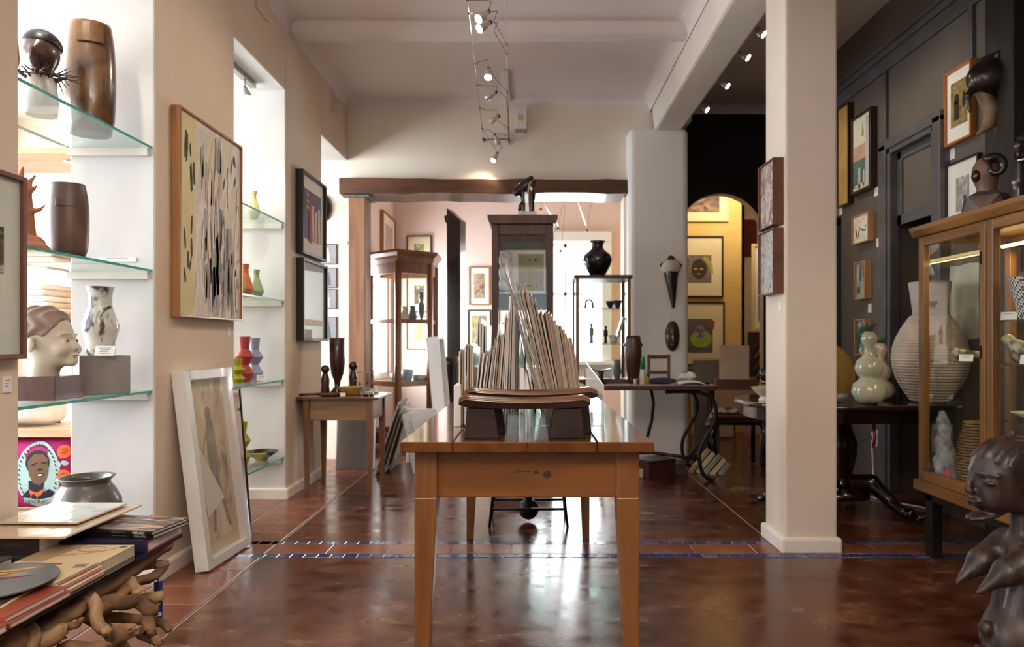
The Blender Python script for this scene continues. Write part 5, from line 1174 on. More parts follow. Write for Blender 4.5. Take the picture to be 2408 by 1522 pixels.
box(-.045, .045, -.02, .02, 0, .016).build('body', pm('black_plastic', '#0e0e10', rough=.3), ph, bevel=.005); box(-.02, .03, -.0145, .0, .0158, .017).build('screen', pm('grey_screen', '#3a4044', rough=.1), ph)
# things on the floor under the desk
for k, (x, y, w, h, rx, ry, c, lab) in enumerate(((1.27, 5.50, .24, .26, -.2, .75, ('#c9b08a', '#a58a60'), 'tan chevron frame corner leaning under the desk'), (1.20, 5.58, .22, .30, -.15, .70, ('#1b1613', '#2b241f'), 'black frame corner leaning behind the tan one under the desk'), (1.36, 5.42, .16, .22, -.25, .8, ('#8d8a84', '#a5a29c'), 'grey frame corner leaning at the right under the desk'))):
    t = thing('frame_sample', lab, 'frame corner', (x, y, .005), rot=(rx, ry, 0))
    m_ = pm('sample_%d' % k, c[0], c[1], 8, rough=.4)
    for q_ in range(3 if k != 1 else 1):
        o_ = .045*q_ if k != 1 else 0
        MB().prism([(o_, o_), (w, o_), (w, o_+.035), (o_+.035, o_+.035), (o_+.035, h), (o_, h)], -.012*q_-.02, -.012*q_, 'Y').build('moulding', m_ if q_ != 1 else pm('sample_cream', '#d8c8a4', rough=.5), t, bevel=.003)
for k, (x, y, a, sx, sy, sz, c, lab) in enumerate(((.98, 5.36, .5, .13, .10, .12, '#3b1512', 'dark red box on the floor under the desk'), (.78, 5.42, -.2, .16, .12, .05, '#b5a58a', 'pale flat box on the floor under the desk'), (1.10, 5.45, .2, .12, .09, .07, '#4a3a30', 'brown box on the floor under the desk'))):
    t = thing('storage_box', lab, 'box', (x, y, 0), a)
    box(-sx, sx, -sy, sy, 0, sz*1.0).build('body', pm('box_%d' % k, c, rough=.6), t, bevel=.004); box(-sx-.004, sx+.004, -sy-.004, sy+.004, sz, sz+.02).build('lid', pm('box_%d' % k, c), t, bevel=.004)
# masks on the pilaster
bmk = thing('beaked_mask', 'long dark wooden mask with a white brow and pointed beak', 'mask', (1.232, 5.968, 1.345))
sculpt('beak', lambda p: U(.012, smax(cap(p, (0, -.015, .34), (.02, -.03, .01), .068, .014), p[..., 1], .01), cap(p, (-.015, -.075, .30), (.018, -.045, .03), .016, .008), cap(p, (.035, -.06, .32), (.026, -.04, .06), .010, .006)), (-.12, -.12, -.02), (.12, .02, .36), .007, DKW2, bmk)
sculpt('white_brow', lambda p: smax(smax(ell(p, (0, -.02, .355), (.086, .072, .075)), p[..., 1], .01), -(p[..., 2]-.31-.5*np.abs(p[..., 0])*0), .01), (-.12, -.12, .29), (.12, .02, .44), .007, pm('kaolin_white', '#bfb5a6', '#d3cabb', 12, rough=.8), bmk)
sculpt('crest', lambda p: U(.015, cap(p, (-.082, -.02, .375), (0, -.035, .432), .017), cap(p, (.082, -.02, .375), (0, -.035, .432), .017), ell(p, (0, -.03, .435), (.028, .03, .025))), (-.12, -.1, .34), (.12, .02, .48), .007, DKW2, bmk)
omk = thing('oval_face_mask', 'small oval dark wooden face mask hung by a string', 'mask', (1.248, 5.968, .968))
def om(p):
    d = smax(ell(p, (0, 0, .135), (.066, .06, .135)), p[..., 1], .008)
    d = U(.008, d, cap(p, (0, -.055, .16), (0, -.068, .09), .008, .012), cap(p, (-.045, -.04, .165), (.045, -.04, .165), .008))
    for s in (-1, 1): d = smax(d, -ell(p, (s*.028, -.062, .143), (.016, .012, .007)), .006)
    return smin(d, ell(p, (0, -.055, .055), (.02, .012, .009)), .006)
sculpt('face', om, (-.09, -.09, -.01), (.09, .012, .29), .006, DKW, omk)
MB().tube([(-.05, -.01, .22), (0, -.004, .315), (.05, -.01, .22)], .002, 5).build('string', RAF, omk)
# ================================================================== FOREGROUND LEFT: driftwood table with books
DW = [pm('driftwood_%d' % i, a, b, 16, st=(1, .35, .6), rough=.75, bump=.4, dist=1.0, lo=.3, hi=.7) for i, (a, b) in enumerate((('#5f4228', '#a8835c'), ('#4e3520', '#8f6a46'), ('#74563a', '#b8966e')))]
low = thing('driftwood_table', 'low table on a tangle of driftwood with a dark glass top', 'table', (-1.38, 1.65, 0))
LT = .42
o_l = Vector((-1.38, 1.65, 0))
box(-.225, .238, -.62, .60, LT-.012, LT).build('glass_top', pm('smoked_glass_top', '#10181a', rough=.06, coat=.4), low, bevel=.002)
rb = random.Random(9)
def branch(pts, r0, r1, mi, nseg=9, rough_=.09):
    pts = [Vector(p)-o_l for p in pts]; P_ = []
    for i in range(len(pts)-1):
        for k in range(nseg): P_.append(pts[i].lerp(pts[i+1], k/nseg))
    P_.append(pts[-1]); s = rb.uniform(0, 50); n = len(P_)
    Q = [p+Vector((mnoise.noise((i*.16+s, 1, 2)), mnoise.noise((i*.16, s, 5)), mnoise.noise((i*.16, 7, s))))*r0*.7 for i, p in enumerate(P_)]
    R = [.80*(r0+(r1-r0)*i/(n-1))*(1+rough_*mnoise.noise((i*.2, s, 1))*2) for i in range(n)]
    R[0] *= .8; R[-1] *= .62
    m = MB(); K = 12; rings = []; up = Vector((.2, .3, 1)).normalized()
    for i, c in enumerate(Q):
        d = (Q[min(i+1, n-1)]-Q[max(i-1, 0)]).normalized(); a = d.cross(up).normalized(); b = a.cross(d)
        ring = []
        for j in range(K):
            th = 2*PI*j/K+i*.05; u = Vector((math.cos(th), math.sin(th)))
            f = 1+.34*mnoise.noise((u.x*1.3+s, u.y*1.3, i*.10))+.10*mnoise.noise((u.x*4+s, u.y*4, i*.15))    # long flutes and splits
            e = 0
            if i in (0, n-1): e = (mnoise.noise((u.x*2.5, u.y*2.5, s+9)))*R[i]*1.6*(1 if i else -1)
            p = c+(a*u.x+b*u.y)*R[i]*f+d*e; p.z = min(max(p.z, .004), LT-.016); ring.append(m.bm.verts.new(p))
        rings.append(ring)
    for i in range(n-1):
        for j in range(K): f_ = m.bm.faces.new((rings[i][j], rings[i][(j+1) % K], rings[i+1][(j+1) % K], rings[i+1][j])); f_.smooth = True
    for rg, c in ((rings[0], Q[0]), (rings[-1], Q[-1])):
        cc = m.bm.verts.new((c.x, c.y, min(max(c.z, .004), LT-.016)))
        for j in range(K): m.bm.faces.new((rg[j], rg[(j+1) % K], cc))
    m.build('driftwood_branch', DW[mi % 3], low)
E = lambda px, py, Y: P(px, py, Y)
for k, (a, r0, r1) in enumerate((
    ([E(170, 1432, 1.78), E(300, 1345, 2.02), E(402, 1283, 2.20)], .026, .024), ([E(205, 1452, 1.80), E(330, 1362, 2.05), E(402, 1332, 2.2)], .024, .018), ([E(215, 1405, 1.88), E(300, 1370, 2.0), E(330, 1398, 1.98)], .023, .018),
    ([E(210, 1388, 1.92), E(285, 1398, 1.94)], .03, .024), ([E(220, 1432, 1.85), E(320, 1408, 1.95), E(362, 1440, 1.96), E(340, 1490, 1.92)], .026, .022), ([E(212, 1405, 1.80), E(236, 1465, 1.79), E(252, 1495, 1.78)], .021, .018),
    ([E(40, 1520, 1.62), E(140, 1470, 1.72), E(208, 1395, 1.82)], .038, .018), ([E(150, 1475, 1.72), E(205, 1456, 1.73)], .016, .006), ([E(0, 1530, 1.56), E(110, 1500, 1.66), E(150, 1490, 1.70)], .036, .022),
    ([E(230, 1460, 1.98), E(350, 1452, 2.04)], .019, .017), ([E(350, 1462, 2.0), E(408, 1478, 1.98)], .016, .012), ([E(255, 1500, 1.85), E(310, 1482, 1.83)], .034, .026), ([E(330, 1492, 1.96), E(385, 1508, 1.92)], .022, .016),
    ([E(150, 1522, 1.72), E(262, 1516, 1.76)], .034, .026), ([E(240, 1420, 2.05), E(375, 1400, 2.12), E(368, 1420, 2.1)], .02, .018), ([E(60, 1470, 1.62), E(80, 1540, 1.60)], .024, .02),
    ([(-1.50, 1.2, .02), (-1.42, 1.5, .2), (-1.38, 1.8, .39)], .03, .024), ([(-1.25, 1.25, .02), (-1.3, 1.6, .25), (-1.2, 1.9, .40)], .03, .022), ([(-1.55, 2.1, .02), (-1.4, 2.0, .2), (-1.25, 1.9, .38)], .03, .022), ([(-1.2, 2.15, .02), (-1.3, 2.05, .2), (-1.45, 1.95, .4)], .028, .02),
    ([(-1.55, 1.15, .1), (-1.35, 1.6, .12), (-1.22, 2.1, .1)], .03, .024), ([(-1.18, 1.15, .3), (-1.20, 1.5, .36), (-1.28, 1.8, .33)], .026, .02), ([(-1.2, 1.3, .03), (-1.17, 1.7, .06), (-1.21, 2.05, .04)], .032, .022), ([(-1.5, 2.0, .3), (-1.3, 2.1, .33), (-1.14, 2.16, .36)], .02, .016))):
    branch(a, r0, r1, k)
bt_ = thing('blue_tag', 'dark blue swing tag with a black ribbon hanging off the driftwood', 'tag', tuple(E(372, 1368, 2.13)), .6)
box(-.012, .012, -.001, .001, -.115, 0).build('card', pm('cobalt_card', '#16317f', '#1d3c95', 9, rough=.4), bt_); MB().tube([(0, -.002, -.002), (.004, -.004, -.03), (-.008, -.004, -.05), (.002, -.003, .03), (-.01, .01, .05)], .002, 5).build('ribbon', INK, bt_)
MB().box(-.009, .009, -.0016, -.001, -.108, -.096).build('white_print', PAPER, bt_)
def book(name, label, x0, x1, y0, y1, z, th, cover, pages=None, rz=0, cat='book', group=None, hard=.003, over=.003):
    """lying book: spine towards the camera (-y), pages showing on the other sides"""
    cx_, cy_ = (x0+x1)/2, (y0+y1)/2; w, d = (x1-x0)/2, (y1-y0)/2
    t = thing(name, label, cat, (cx_, cy_, z), rz, group)
    c = MB().box(-w, w, -d, d, 0, hard).box(-w, w, -d, d, th-hard, th).box(-w, w, -d, -d+hard, hard, th-hard)
    c.build('cover', cover, t, bevel=.0008, seg=1)
    box(-w+over, w-over, -d+hard, d-over, hard, th-hard).build('pages', pages or PAPER, t)
    return t
NV = pm('navy_cover', '#19162a', '#221d36', 7, rough=.35); RED_ = pm('red_edge', '#a3202a', rough=.4)
nb = book('navy_book', 'thick navy book with red page-board edges near the table end', -1.43, -1.142, 2.04, 2.245, LT, .034, NV, hard=.0035)
MB().box(.1435, .1452, -.1030, .1030, 0, .0035).box(.1435, .1452, -.1030, .1030, .0305, .034).box(.1435, .1452, -.1030, -.099, .0035, .0305).build('red_edge', RED_, nb)
BKC = pm('black_cover', '#0d0c0d', '#141214', 6, rough=.3); LAND = art('landscape_cover', ['#c9a288', '#b98c70', '#5d5860', '#3a3236', '#caa88e'], 2.2, (1, 2.5, 1), dist=.6, rough=.25)
for k in range(2):
    b_ = book('black_catalogue', ['lower black-spined catalogue on the navy book', 'upper black-spined catalogue with a misty landscape cover'][k], -1.425, -1.125, 2.085-.004*k, 2.255, LT+.0345+.0115*k, .011, BKC, PAPER, rz=-.13-.015*k, cat='catalogue', group='black-spined catalogues on the navy book', hard=.0015)
    y = -(.0872 if k else .0852)
    text('DEBORAH BELL', .0062, pm('spine_grey', '#6e6a68', rough=.6), b_, (.035, y, .0055), (PI/2, 0, 0), sx=1.15)
    text('DAVID KRUT', .0048, PAPER, b_, (.105, y, .0076), (PI/2, 0, 0), sx=1.5); text('PUBLISHING', .0048, PAPER, b_, (.105, y, .0036), (PI/2, 0, 0), sx=1.5)
    if k: box(-.149, .149, -.080, .083, .0111, .0114).build('cover_picture', LAND, b_)
DKB = pm('brown_black_cover', '#181210', '#231a17', 6, rough=.45)
db = book('dark_book', 'dark book with faint spine lettering under the wrapped boards', -1.62, -1.405, 1.955, 2.16, LT+.022, .046, DKB)
text('SOUTH AFRICA II', .014, pm('spine_faint', '#4a4039', rough=.6), db, (.01, -.1032, .026), (PI/2, 0, 0), sx=1.1)
book('dark_book', 'flat dark book at the bottom of the stack by the wall', -1.62, -1.425, 1.945, 2.17, LT, .021, pm('slate_cover', '#2a2724', '#35312d', 6, rough=.5))
book('striped_book', 'two-tone grey book lying before the dark books by the wall', -1.62, -1.46, 1.78, 1.93, LT, .024, pm('grey_board', '#4b4642', '#5b5550', 9, rough=.5))
PRB = pm('tan_backing', '#c9ad8c', '#d8c0a2', 5, rough=.5)
def wrapped(label, x0, x1, y0, y1, z, tilt, col, pic):
    t = thing('wrapped_print', label, 'print', ((x0+x1)/2, (y0+y1)/2, z), rot=(tilt[0], tilt[1], tilt[2])); w, d = (x1-x0)/2, (y1-y0)/2
    box(-w, w, -d, d, 0, .005).build('board', PRB, t, bevel=.001, seg=1); box(-w*.98, w*.98, -d*.98, d*.98, .0052, .0058).build('sheet', pic, t)
    m = MB(); n = 12; vv = [[m.bm.verts.new((-w-.003+(2*w+.006)*i/n, -d-.003+(2*d+.006)*j/n, .0075+.0022*mnoise.noise((i*.8, j*.35, col)))) for j in range(n+1)] for i in range(n+1)]
    for i in range(n):
        for j in range(n): f = m.bm.faces.new((vv[i][j], vv[i+1][j], vv[i+1][j+1], vv[i][j+1])); f.smooth = True
    m.build('plastic_wrap', glass('crisp_film', '#f7f8f8', .95, .09, .10), t)
    return t
wrapped('larger plastic-wrapped print lying under the smaller one', -1.615, -1.322, 1.94, 2.33, LT+.070, (0, .0, 0), 3, art('sepia_print', ['#c9a47c', '#d6b794', '#e0c8aa'], 3, rough=.5))
wrapped('smaller plastic-wrapped print with a faint grey drawing, topmost of the pile', -1.61, -1.362, 2.06, 2.31, LT+.0805, (.0, .0, -.02), 8, art('faint_drawing', ['#9aa2a6', '#d8d5d0', '#e3e0db', '#e6e3df'], 1.6, (1, 2, 1), dist=1, rough=.5))
CRM = pm('cream_cover', '#cdb38d', '#d6bf9b', 4, rough=.5); CRP = pm('cream_pages', '#cbb9a0', '#d8c8b0', 40, st=(1, 1, 8), rough=.8); BRP = pm('brick_print', '#8d3f32', rough=.6); GRP = pm('grey_print', '#77716b', rough=.6)
ca = book('cream_catalogue', 'cream catalogue with line drawings lying behind the red-edged stack', -1.405, -1.168, 1.845, 2.02, LT, .030, CRM, CRP, cat='catalogue', hard=.0012, over=.001)
MB().prism([(-.118, -.085), (-.05, -.085), (-.02, .085), (-.118, .085)], .030, .0304, 'Z').build('darker_cover_side', pm('darker_cream', '#9a8465', rough=.6), ca)  # left part of the cover in a darker tan
MB().tube([(.02+.04*math.cos(t), .045+.022*math.sin(t), .0303) for t in [2*PI*i/20 for i in range(19)]], .0007, 4).tube([(-.05, -.02, .0303), (.02, .0, .0303), (.07, .03, .0303), (.10, .07, .0303)], .0007, 4).build('line_drawing', pm('sepia_line', '#7a6444', rough=.7), ca, props={'kind': 'stuff'})
MB().prism(quad(.098, .068, .02, .018), .0301, .0305, 'Z').build('small_emblem', pm('olive_stamp', '#57502f', rough=.6), ca)
for k in range(3):
    cb = book('red_edged_catalogue', ['lowest cream catalogue of the red-edged stack', 'middle cream catalogue of the red-edged stack', 'topmost cream catalogue with red and grey bars on its cover'][k], -1.395+.006*(2-k), -1.170+.01*(2-k), 1.705-.005*k, 1.855, LT+.0115*k, .0112, CRM, PAPER, rz=-.02*k+.01, cat='catalogue', group='red-edged cream catalogues', hard=.0015)
    w_ = (.225+.004*(2-k))/2
    MB().box(w_-.0008, w_+.0004, -.072, .072, .0016, .0036).build('red_edge', RED_, cb)
    if k == 2:
        MB().prism(quad(-.03, .058, .11, .010, .02), .0113, .0116, 'Z').prism(quad(.02, -.005, .012, .045, .45), .0113, .0116, 'Z').build('red_bar', BRP, cb, props={'kind': 'stuff'})
        MB().prism(quad(.085, .045, .03, .028, .2), .0113, .0116, 'Z').prism(quad(-.01, -.03, .11, .009, -.45), .0113, .0116, 'Z').build('grey_bar', GRP, cb, props={'kind': 'stuff'})
        MB().prism(quad(-.03, .02, .05, .0022, .55), .0113, .0116, 'Z').prism(quad(-.022, .013, .05, .0022, .55), .0113, .0116, 'Z').build('title_lines', INK, cb, props={'kind': 'stuff'})
REDC = pm('brick_cover', '#8a3c2a', '#9a4a36', 4, rough=.45)
for k in range(2):
    book('brick_book', ['lower brick red book beside the grey round plate', 'upper brick red book with a pale picture under the grey plate'][k], -1.44+.03*k, -1.140-.008*k, 1.50, 1.70-.01*k, LT+.0135*k, .013, REDC, PAPER, rz=-.02*k, group='brick red books', hard=.0014)
rb_ = book('brick_book', 'nearest brick red book with a cream square on its cover', -1.46, -1.138, 1.26, 1.49, LT, .017, REDC, PAPER, group='brick red books', hard=.0014)
MB().prism(quad(-.02, .055, .15, .07), .0171, .0174, 'Z').build('cream_square', CRM, rb_); MB().box(.120, .124, -.085, -.05, .0170, .0173).box(.120, .124, -.042, -.01, .0170, .0173).box(.120, .124, .0, .028, .0170, .0173).box(.120, .124, .036, .07, .0170, .0173).build('faint_title', CRM, rb_, props={'kind': 'stuff'})
mg = thing('open_magazine', 'picture page peeking out under the grey round plate', 'magazine', (-1.285, 1.60, LT+.0275), .12)
box(-.085, .085, -.075, .075, 0, .003).build('pages', CRM, mg); box(-.078, .078, -.068, .06, .0031, .0034).build('picture', art('dark_picture', ['#1a1512', '#5a4a3c', '#2c2420', '#8a7864'], 4), mg)
pl = thing('grey_plate', 'flat grey round plate painted with yellow and red flowers', 'plate', (-1.315, 1.665, LT+.0345))
MB().lathe([(.10, 0), (.135, .006), (.141, .011), (.139, .014), (.0, .013)], 56).build('plate', pm('slate_glaze', '#65686e', '#74787e', 4, rough=.35), pl)
MB().lathe([(.08, -.004), (.08, .001)], 32).build('foot', pm('slate_glaze', '#65686e'), pl)
for k, (pts, c) in enumerate((([(-.05, .07), (-.01, .075), (.03, .10), (.055, .105), (.03, .085), (-.01, .06)], '#d8a02c'), ([(-.05, .05), (0, .055), (.03, .075), (.0, .042)], '#d8a02c'), ([(-.05, .02), (.02, .022), (.075, .045), (.07, .035), (.02, .01)], '#8a1f2a'), ([(-.04, -.01), (.02, .0), (.035, -.015), (.0, -.03), (-.03, -.025)], '#b9a23c'), ([(-.05, -.065), (.03, -.055), (.032, -.062), (-.05, -.075)], '#c98a80'), ([(-.10, .05), (-.06, .09), (-.05, .04)], '#c9922c'))):
    MB().prism(pts, .0137, .0143, 'Z').build('painted_petal', pm('petal_'+c[1:], c, rough=.4), pl)

# ================================================================== FOREGROUND RIGHT: carved statue
STW = pm('statue_wood', '#150d0a', '#402e25', 24, st=(1, 1, .25), rough=.42, bump=.45, dist=1.0, coat=.1, lo=.3, hi=.7, detail=8)
sx = thing('carved_statue', 'dark carved wooden female figure with a topknot and long flat chin plate', 'statue', (1.372, 1.90, 0), .10)
def stat(p):
    x, y, z = p[..., 0], p[..., 1], p[..., 2]
    d = ell(p, (-.030, 0, .702), (.112, .074, .084))                                   # cranium
    d = smin(d, ell(p, (-.092, 0, .648), (.056, .052, .075)), .03)                       # face block
    d = smin(d, bx(p, (-.055, 0, .612), (.075, .045, .026), .02, (0, .12, 0)), .02)        # jaw
    d = smin(d, ell(p, (-.112, 0, .573), (.056, .034, .0115), (0, -.20, 0)), .006)         # chin plate
    d = smin(d, cap(p, (-.145, 0, .702), (-.163, 0, .646), .007, .0095), .009)           # nose
    d = smin(d, ell(p, (-.158, 0, .638), (.011, .0175, .0065)), .005)
    d = smin(d, ell(p, (-.146, 0, .614), (.016, .022, .0052)), .004); d = smin(d, ell(p, (-.145, 0, .604), (.016, .020, .0052)), .004)
    for s in (-1, 1):
        d = smax(d, -ell(p, (-.147, s*.040, .672), (.010, .019, .012)), .010)              # eye hollow
        d = smin(d, ell(p, (-.129, s*.039, .668), (.012, .019, .0065)), .003)
        d = smin(d, cap(p, (-.146, s*.014, .693), (-.118, s*.056, .690), .0045, .004), .008)  # brow ridge
        e_ = np.abs(ell(p, (-.005, s*.072, .668), (.042, .016, .027), (0, .25, 0)))-.0055      # C-shaped ear
        e_ = smax(e_, -ell(p, (.03, s*.07, .66), (.022, .03, .012)), .005); d = smin(d, e_, .006)
    hl = (z-.722)+.62*(x+.115)                                                            # combed hair grooves above the hairline
    d = d-np.where(hl > 0, .0042*np.sin(y*270+np.sin(x*40)*1.2)+.003, 0)
    d = smin(d, cap(p, (-.03, 0, .775), (-.028, 0, .803), .013, .008), .008)               # top knot
    d = smin(d, cap(p, (.006, 0, .60), (.010, 0, .50), .033, .038), .014)                 # neck
    d = smin(d, ell(p, (.030, 0, .468), (.070, .105, .042)), .03)                       # shoulders
    d = smin(d, U(.03, cap(p, (.030, 0, .45), (-.005, 0, .27), .070, .078), ell(p, (-.030, 0, .225), (.078, .080, .078))), .03)   # trunk and belly
    for s in (-1, 1):
        b = smin(cap(p, (.000, s*.055, .478), (-.085, s*.046, .428), .041, .035), cap(p, (-.085, s*.046, .428), (-.166, s*.040, .372), .034, .006), .015); d = smin(d, b, .012)
        d = smin(d, cap(p, (.075, s*.105, .465), (.095, s*.115, .27), .030, .022), .012)     # arms held back at the sides
        d = smin(d, cap(p, (.095, s*.115, .27), (.06, s*.105, .17), .022, .020), .012)
        d = smin(d, cap(p, (-.015, s*.048, .16), (-.045, s*.05, .10), .050, .040), .02); d = smin(d, cap(p, (-.045, s*.05, .10), (-.005, s*.05, .035), .038, .032), .012)
        d = smin(d, ell(p, (-.03, s*.05, .032), (.06, .032, .018)), .012)
    d = smin(d, ell(p, (-.108, 0, .258), (.018, .022, .022)), .006); d = smin(d, ell(p, (-.128, 0, .205), (.014, .011, .010)), .006)
    d = smin(d, cap(p, (-.105, 0, .19), (-.098, 0, .15), .02, .02), .01)
    band = np.where((z > .445) & (z < .50) & (x < .06) & (np.abs(np.hypot(x-.03, y)-.075) < .03), .0022*np.sin(np.arctan2(y, x-.03)*34)*np.sin(z*230), 0)
    return smin(d-band, np.maximum(np.hypot(x+.01, y)-.125, np.abs(z-.012)-.012), .012)
sculpt('figure', stat, (-.19, -.19, -.004), (.15, .19, .815), .0058, STW, sx)

# ================================================================== RIGHT: oak display cabinet
OC = wood('oak_cabinet', '#5f3d18', '#94672f', 'Z', 11, .38, .2); OCY = wood('oak_cabinet_rail', '#5f3d18', '#94672f', 'Y', 11, .38, .2)
oc = thing('oak_display_cabinet', 'long oak glass display cabinet on black legs along the dark wall', 'cabinet', (1.92, 3.37, 0))
D_, L_ = .46, 1.22; zb, zt = .335, 1.565
for y in (0, -.455, -.50, -.86, -.905, -L_+.04):
    box(0, .035, y-.04, y, zb+.04, zt).build('door_stile', OC, oc, bevel=.004)
for y in (0, -L_+.04): box(D_-.035, D_, y-.04, y, zb+.04, zt).build('post', OC, oc, bevel=.004)
MB().box(.002, .035, -L_, 0, zb+.04, zb+.09).build('door_rail', OCY, oc, bevel=.004); MB().box(.002, .035, -L_, 0, zt-.045, zt).build('door_rail', OCY, oc, bevel=.004)
box(-.018, D_, -L_-.01, .018, zb-.012, zb+.04).build('base', OCY, oc, bevel=.008)
m = MB().prism([(-.012, zt), (-.03, zt+.03), (-.034, zt+.05), (D_, zt+.05), (D_, zt)], -L_-.02, .03, 'Y'); m.build('cornice', OCY, oc, bevel=.003)
MB().box(D_-.03, D_, -L_, 0, zt-.03, zt).box(.035, D_, -.03, 0, zt-.03, zt).box(.035, D_, -.03, 0, zb+.04, zb+.07).build('frame_rail', OCY, oc, bevel=.003)
for y0, y1 in ((-.455, -.04), (-.86, -.54), (-L_+.04, -.945)): box(.016, .019, y0, y1, zb+.09, zt-.045).build('door_glass', PANE, oc)
box(.04, D_-.04, -.022, -.019, zb+.07, zt-.03).build('end_glass', PANE, oc)
box(D_-.014, D_-.010, -L_+.04, -.04, zb+.04, zt-.03).build('back_glass', PANE, oc)
SHG = glass('shelf_plate', '#dfeae6', .9, .01, .05)
box(.04, D_-.02, -.475, -.035, .955, .961).build('shelf', SHG, oc)
for z in (1.135, .955, .722): box(.04, D_-.02, -.88, -.515, z, z+.006).build('shelf', SHG, oc)
HING = pm('dark_hinge', '#1b1815', metal=.8, rough=.4)
for z in (1.38, .98): box(-.003, .012, -.472, -.462, z, z+.055).build('hinge', HING, oc)
for z in (1.24, 1.13, .94): box(.035, .05, -.535, -.515, z, z+.022).build('shelf_peg', OC, oc)
BLG = pm('black_stand', '#0d0b0a', '#171311', 9, rough=.45, spec=.3)
for x in (.03, D_-.07):
    for y in (-.005, -L_+.06): box(x, x+.055, y-.055, y, 0, zb-.012).build('leg', BLG, oc, bevel=.004)
MB().box(.03, D_-.015, -L_+.01, -.005, zb-.06, zb-.012).build('stand_frame', BLG, oc, bevel=.003)
TUBE = emit('warm_tube', '#ffd489', 9)
MB().tube([(D_-.10, -.08, zt-.055), (D_-.10, -.84, zt-.055)], .008, 8).build('light_tube', TUBE, oc)
CW = 1.92
bird = thing('bird_carving', 'speckled bird shape on the left bay shelf of the oak cabinet', 'sculpture', (2.075, 3.20, .962), -.64)
SPK = pm('speckled_glaze', '#4a4333', '#b5a582', 26, rough=.3, lo=.42, hi=.58)
sculpt('body', lambda p: U(.02, cap(p, (-.05, 0, .03), (.05, 0, .03), .024, .016), cap(p, (-.05, 0, .03), (-.075, 0, .05), .02, .014), cap(p, (.05, 0, .03), (.095, 0, .015), .012, .006)), (-.11, -.05, 0), (.12, .05, .08), .006, SPK, bird)
card('folded white price card before the left bay bird', (1.995, 3.12, .962), -.7, .055, .035, 2, tilt=-.5)
bird2 = thing('bird_carving', 'larger dark speckled bird with a long tail in the right bay', 'sculpture', (2.03, 2.80, .962), -.64)
sculpt('body', lambda p: U(.03, ell(p, (0, 0, .045), (.055, .04, .045)), cap(p, (-.03, 0, .07), (-.05, 0, .10), .026, .02), cap(p, (-.055, 0, .10), (-.075, 0, .098), .008, .004), cap(p, (.03, 0, .05), (.13, 0, .015), .025, .008)), (-.1, -.06, 0), (.15, .06, .135), .0065, SPK, bird2)
card('folded white price card before the dark speckled bird', (1.975, 2.70, .962), -.9, .06, .04, 2, tilt=-.4)
ckm = art('checker_glaze', ['#d8d5cc', '#2c3040'], 18, kind='check', const=True)
vase('checkered_beaker', 'tapering black and white checkered beaker on the upper shelf', 'beaker', (2.01, 2.755, 1.142), [(.025, 0), (.03, .01), (.065, .16), (.067, .17)], ckm, 28)
card('folded white price card beside the checkered beaker', (1.972, 2.81, 1.142), -.9, .06, .035, 2, tilt=-.4)
vase('pale_dish', 'shallow pale dish on the lower shelf of the right bay', 'dish', (2.045, 2.77, .729), [(.025, 0), (.028, .012), (.075, .032), (.078, .036)], pm('cream_speckle', '#cbbb96', '#e0d6bd', 14, rough=.3), 30)
wk = thing('wicker_cone', 'tall woven wicker cone inside the oak cabinet', 'basket', (2.10, 3.225, zb+.041))
WIC = pm('wicker', '#6e5430', '#96774a', 40, rough=.7, bump=.3)
for k in range(22):
    z = .01+.0135*k; r = .088*(1-z/.42)+.012
    MB().tube([(r*math.cos(a)*(1+.02*(-1)**i), r*math.sin(a)*(1+.02*(-1)**i), z) for i, a in enumerate([2*PI*j/24 for j in range(25)])], .0068, 6).build('woven_coil', WIC, wk)
gl_ = tag(sculpt('crystal_shard', lambda p: U(.01, cap(p, (0, 0, .02), (-.02, 0, .33), .06, .02))-.008*np.sin(p[..., 2]*60+p[..., 0]*90)*np.sin(p[..., 1]*70), (-.1, -.1, 0), (.1, .1, .37), .009, pm('grey_crystal', '#4d555c', '#98a0a6', 15, rough=.12)), 'crumpled grey shiny shard inside the oak cabinet', 'sculpture', loc=(1.995, 3.265, zb+.041))
tag(sculpt('pink_stone', lambda p: cap(p, (0, 0, .02), (.0, 0, .07), .02, .012), (-.04, -.04, 0), (.04, .04, .1), .006, pm('pink_glass', '#b0204a', rough=.2)), 'small bright pink piece at the bottom of the oak cabinet', 'ornament', loc=(1.965, 3.21, zb+.041))
# on top of the oak cabinet
TOPZ = zt+.051
fh = thing('faceted_bust', 'faceted dark bust with a curled ram-like horn on the oak cabinet', 'sculpture', (2.11, 3.15, TOPZ), -.4)
FAC = pm('faceted_wood', '#3a2e28', '#6e5c50', 6, rough=.35, coat=.2)
me = bmesh.new(); bmesh.ops.create_icosphere(me, subdivisions=1, radius=1)
fm2 = MB(); fm2.bm.free(); fm2.bm = me
for v in me.verts: v.co = Vector((v.co.x*.115, v.co.y*.10, max(-.062, v.co.z*.09)+.062))*1.0
fm2.build('faceted_base', FAC, fh)
sculpt('head', lambda p: U(.015, ell(p, (-.005, 0, .215), (.055, .05, .075)), cap(p, (0, 0, .12), (0, 0, .17), .04)), (-.1, -.08, .1), (.1, .08, .31), .008, pm('bust_tan', '#5d4233', '#7d5f4c', 8, rough=.5), fh)
MB().tube([(.022+.046*math.cos(t)*(1-.045*i), -.050, .228+.05*math.sin(t)*(1-.045*i)) for i, t in enumerate([2.5-i*.42 for i in range(16)])], [.024-.0012*i for i in range(16)], 10).build('curled_horn', DKW2, fh)
MB().sph((-.045, -.02, .2), (.02, .03, .03), 10).build('eye_patch', DKW2, fh)
tf2 = thing('slim_figure', 'slim glossy black couple-like carving next to the faceted bust', 'sculpture', (2.10, 2.93, TOPZ))
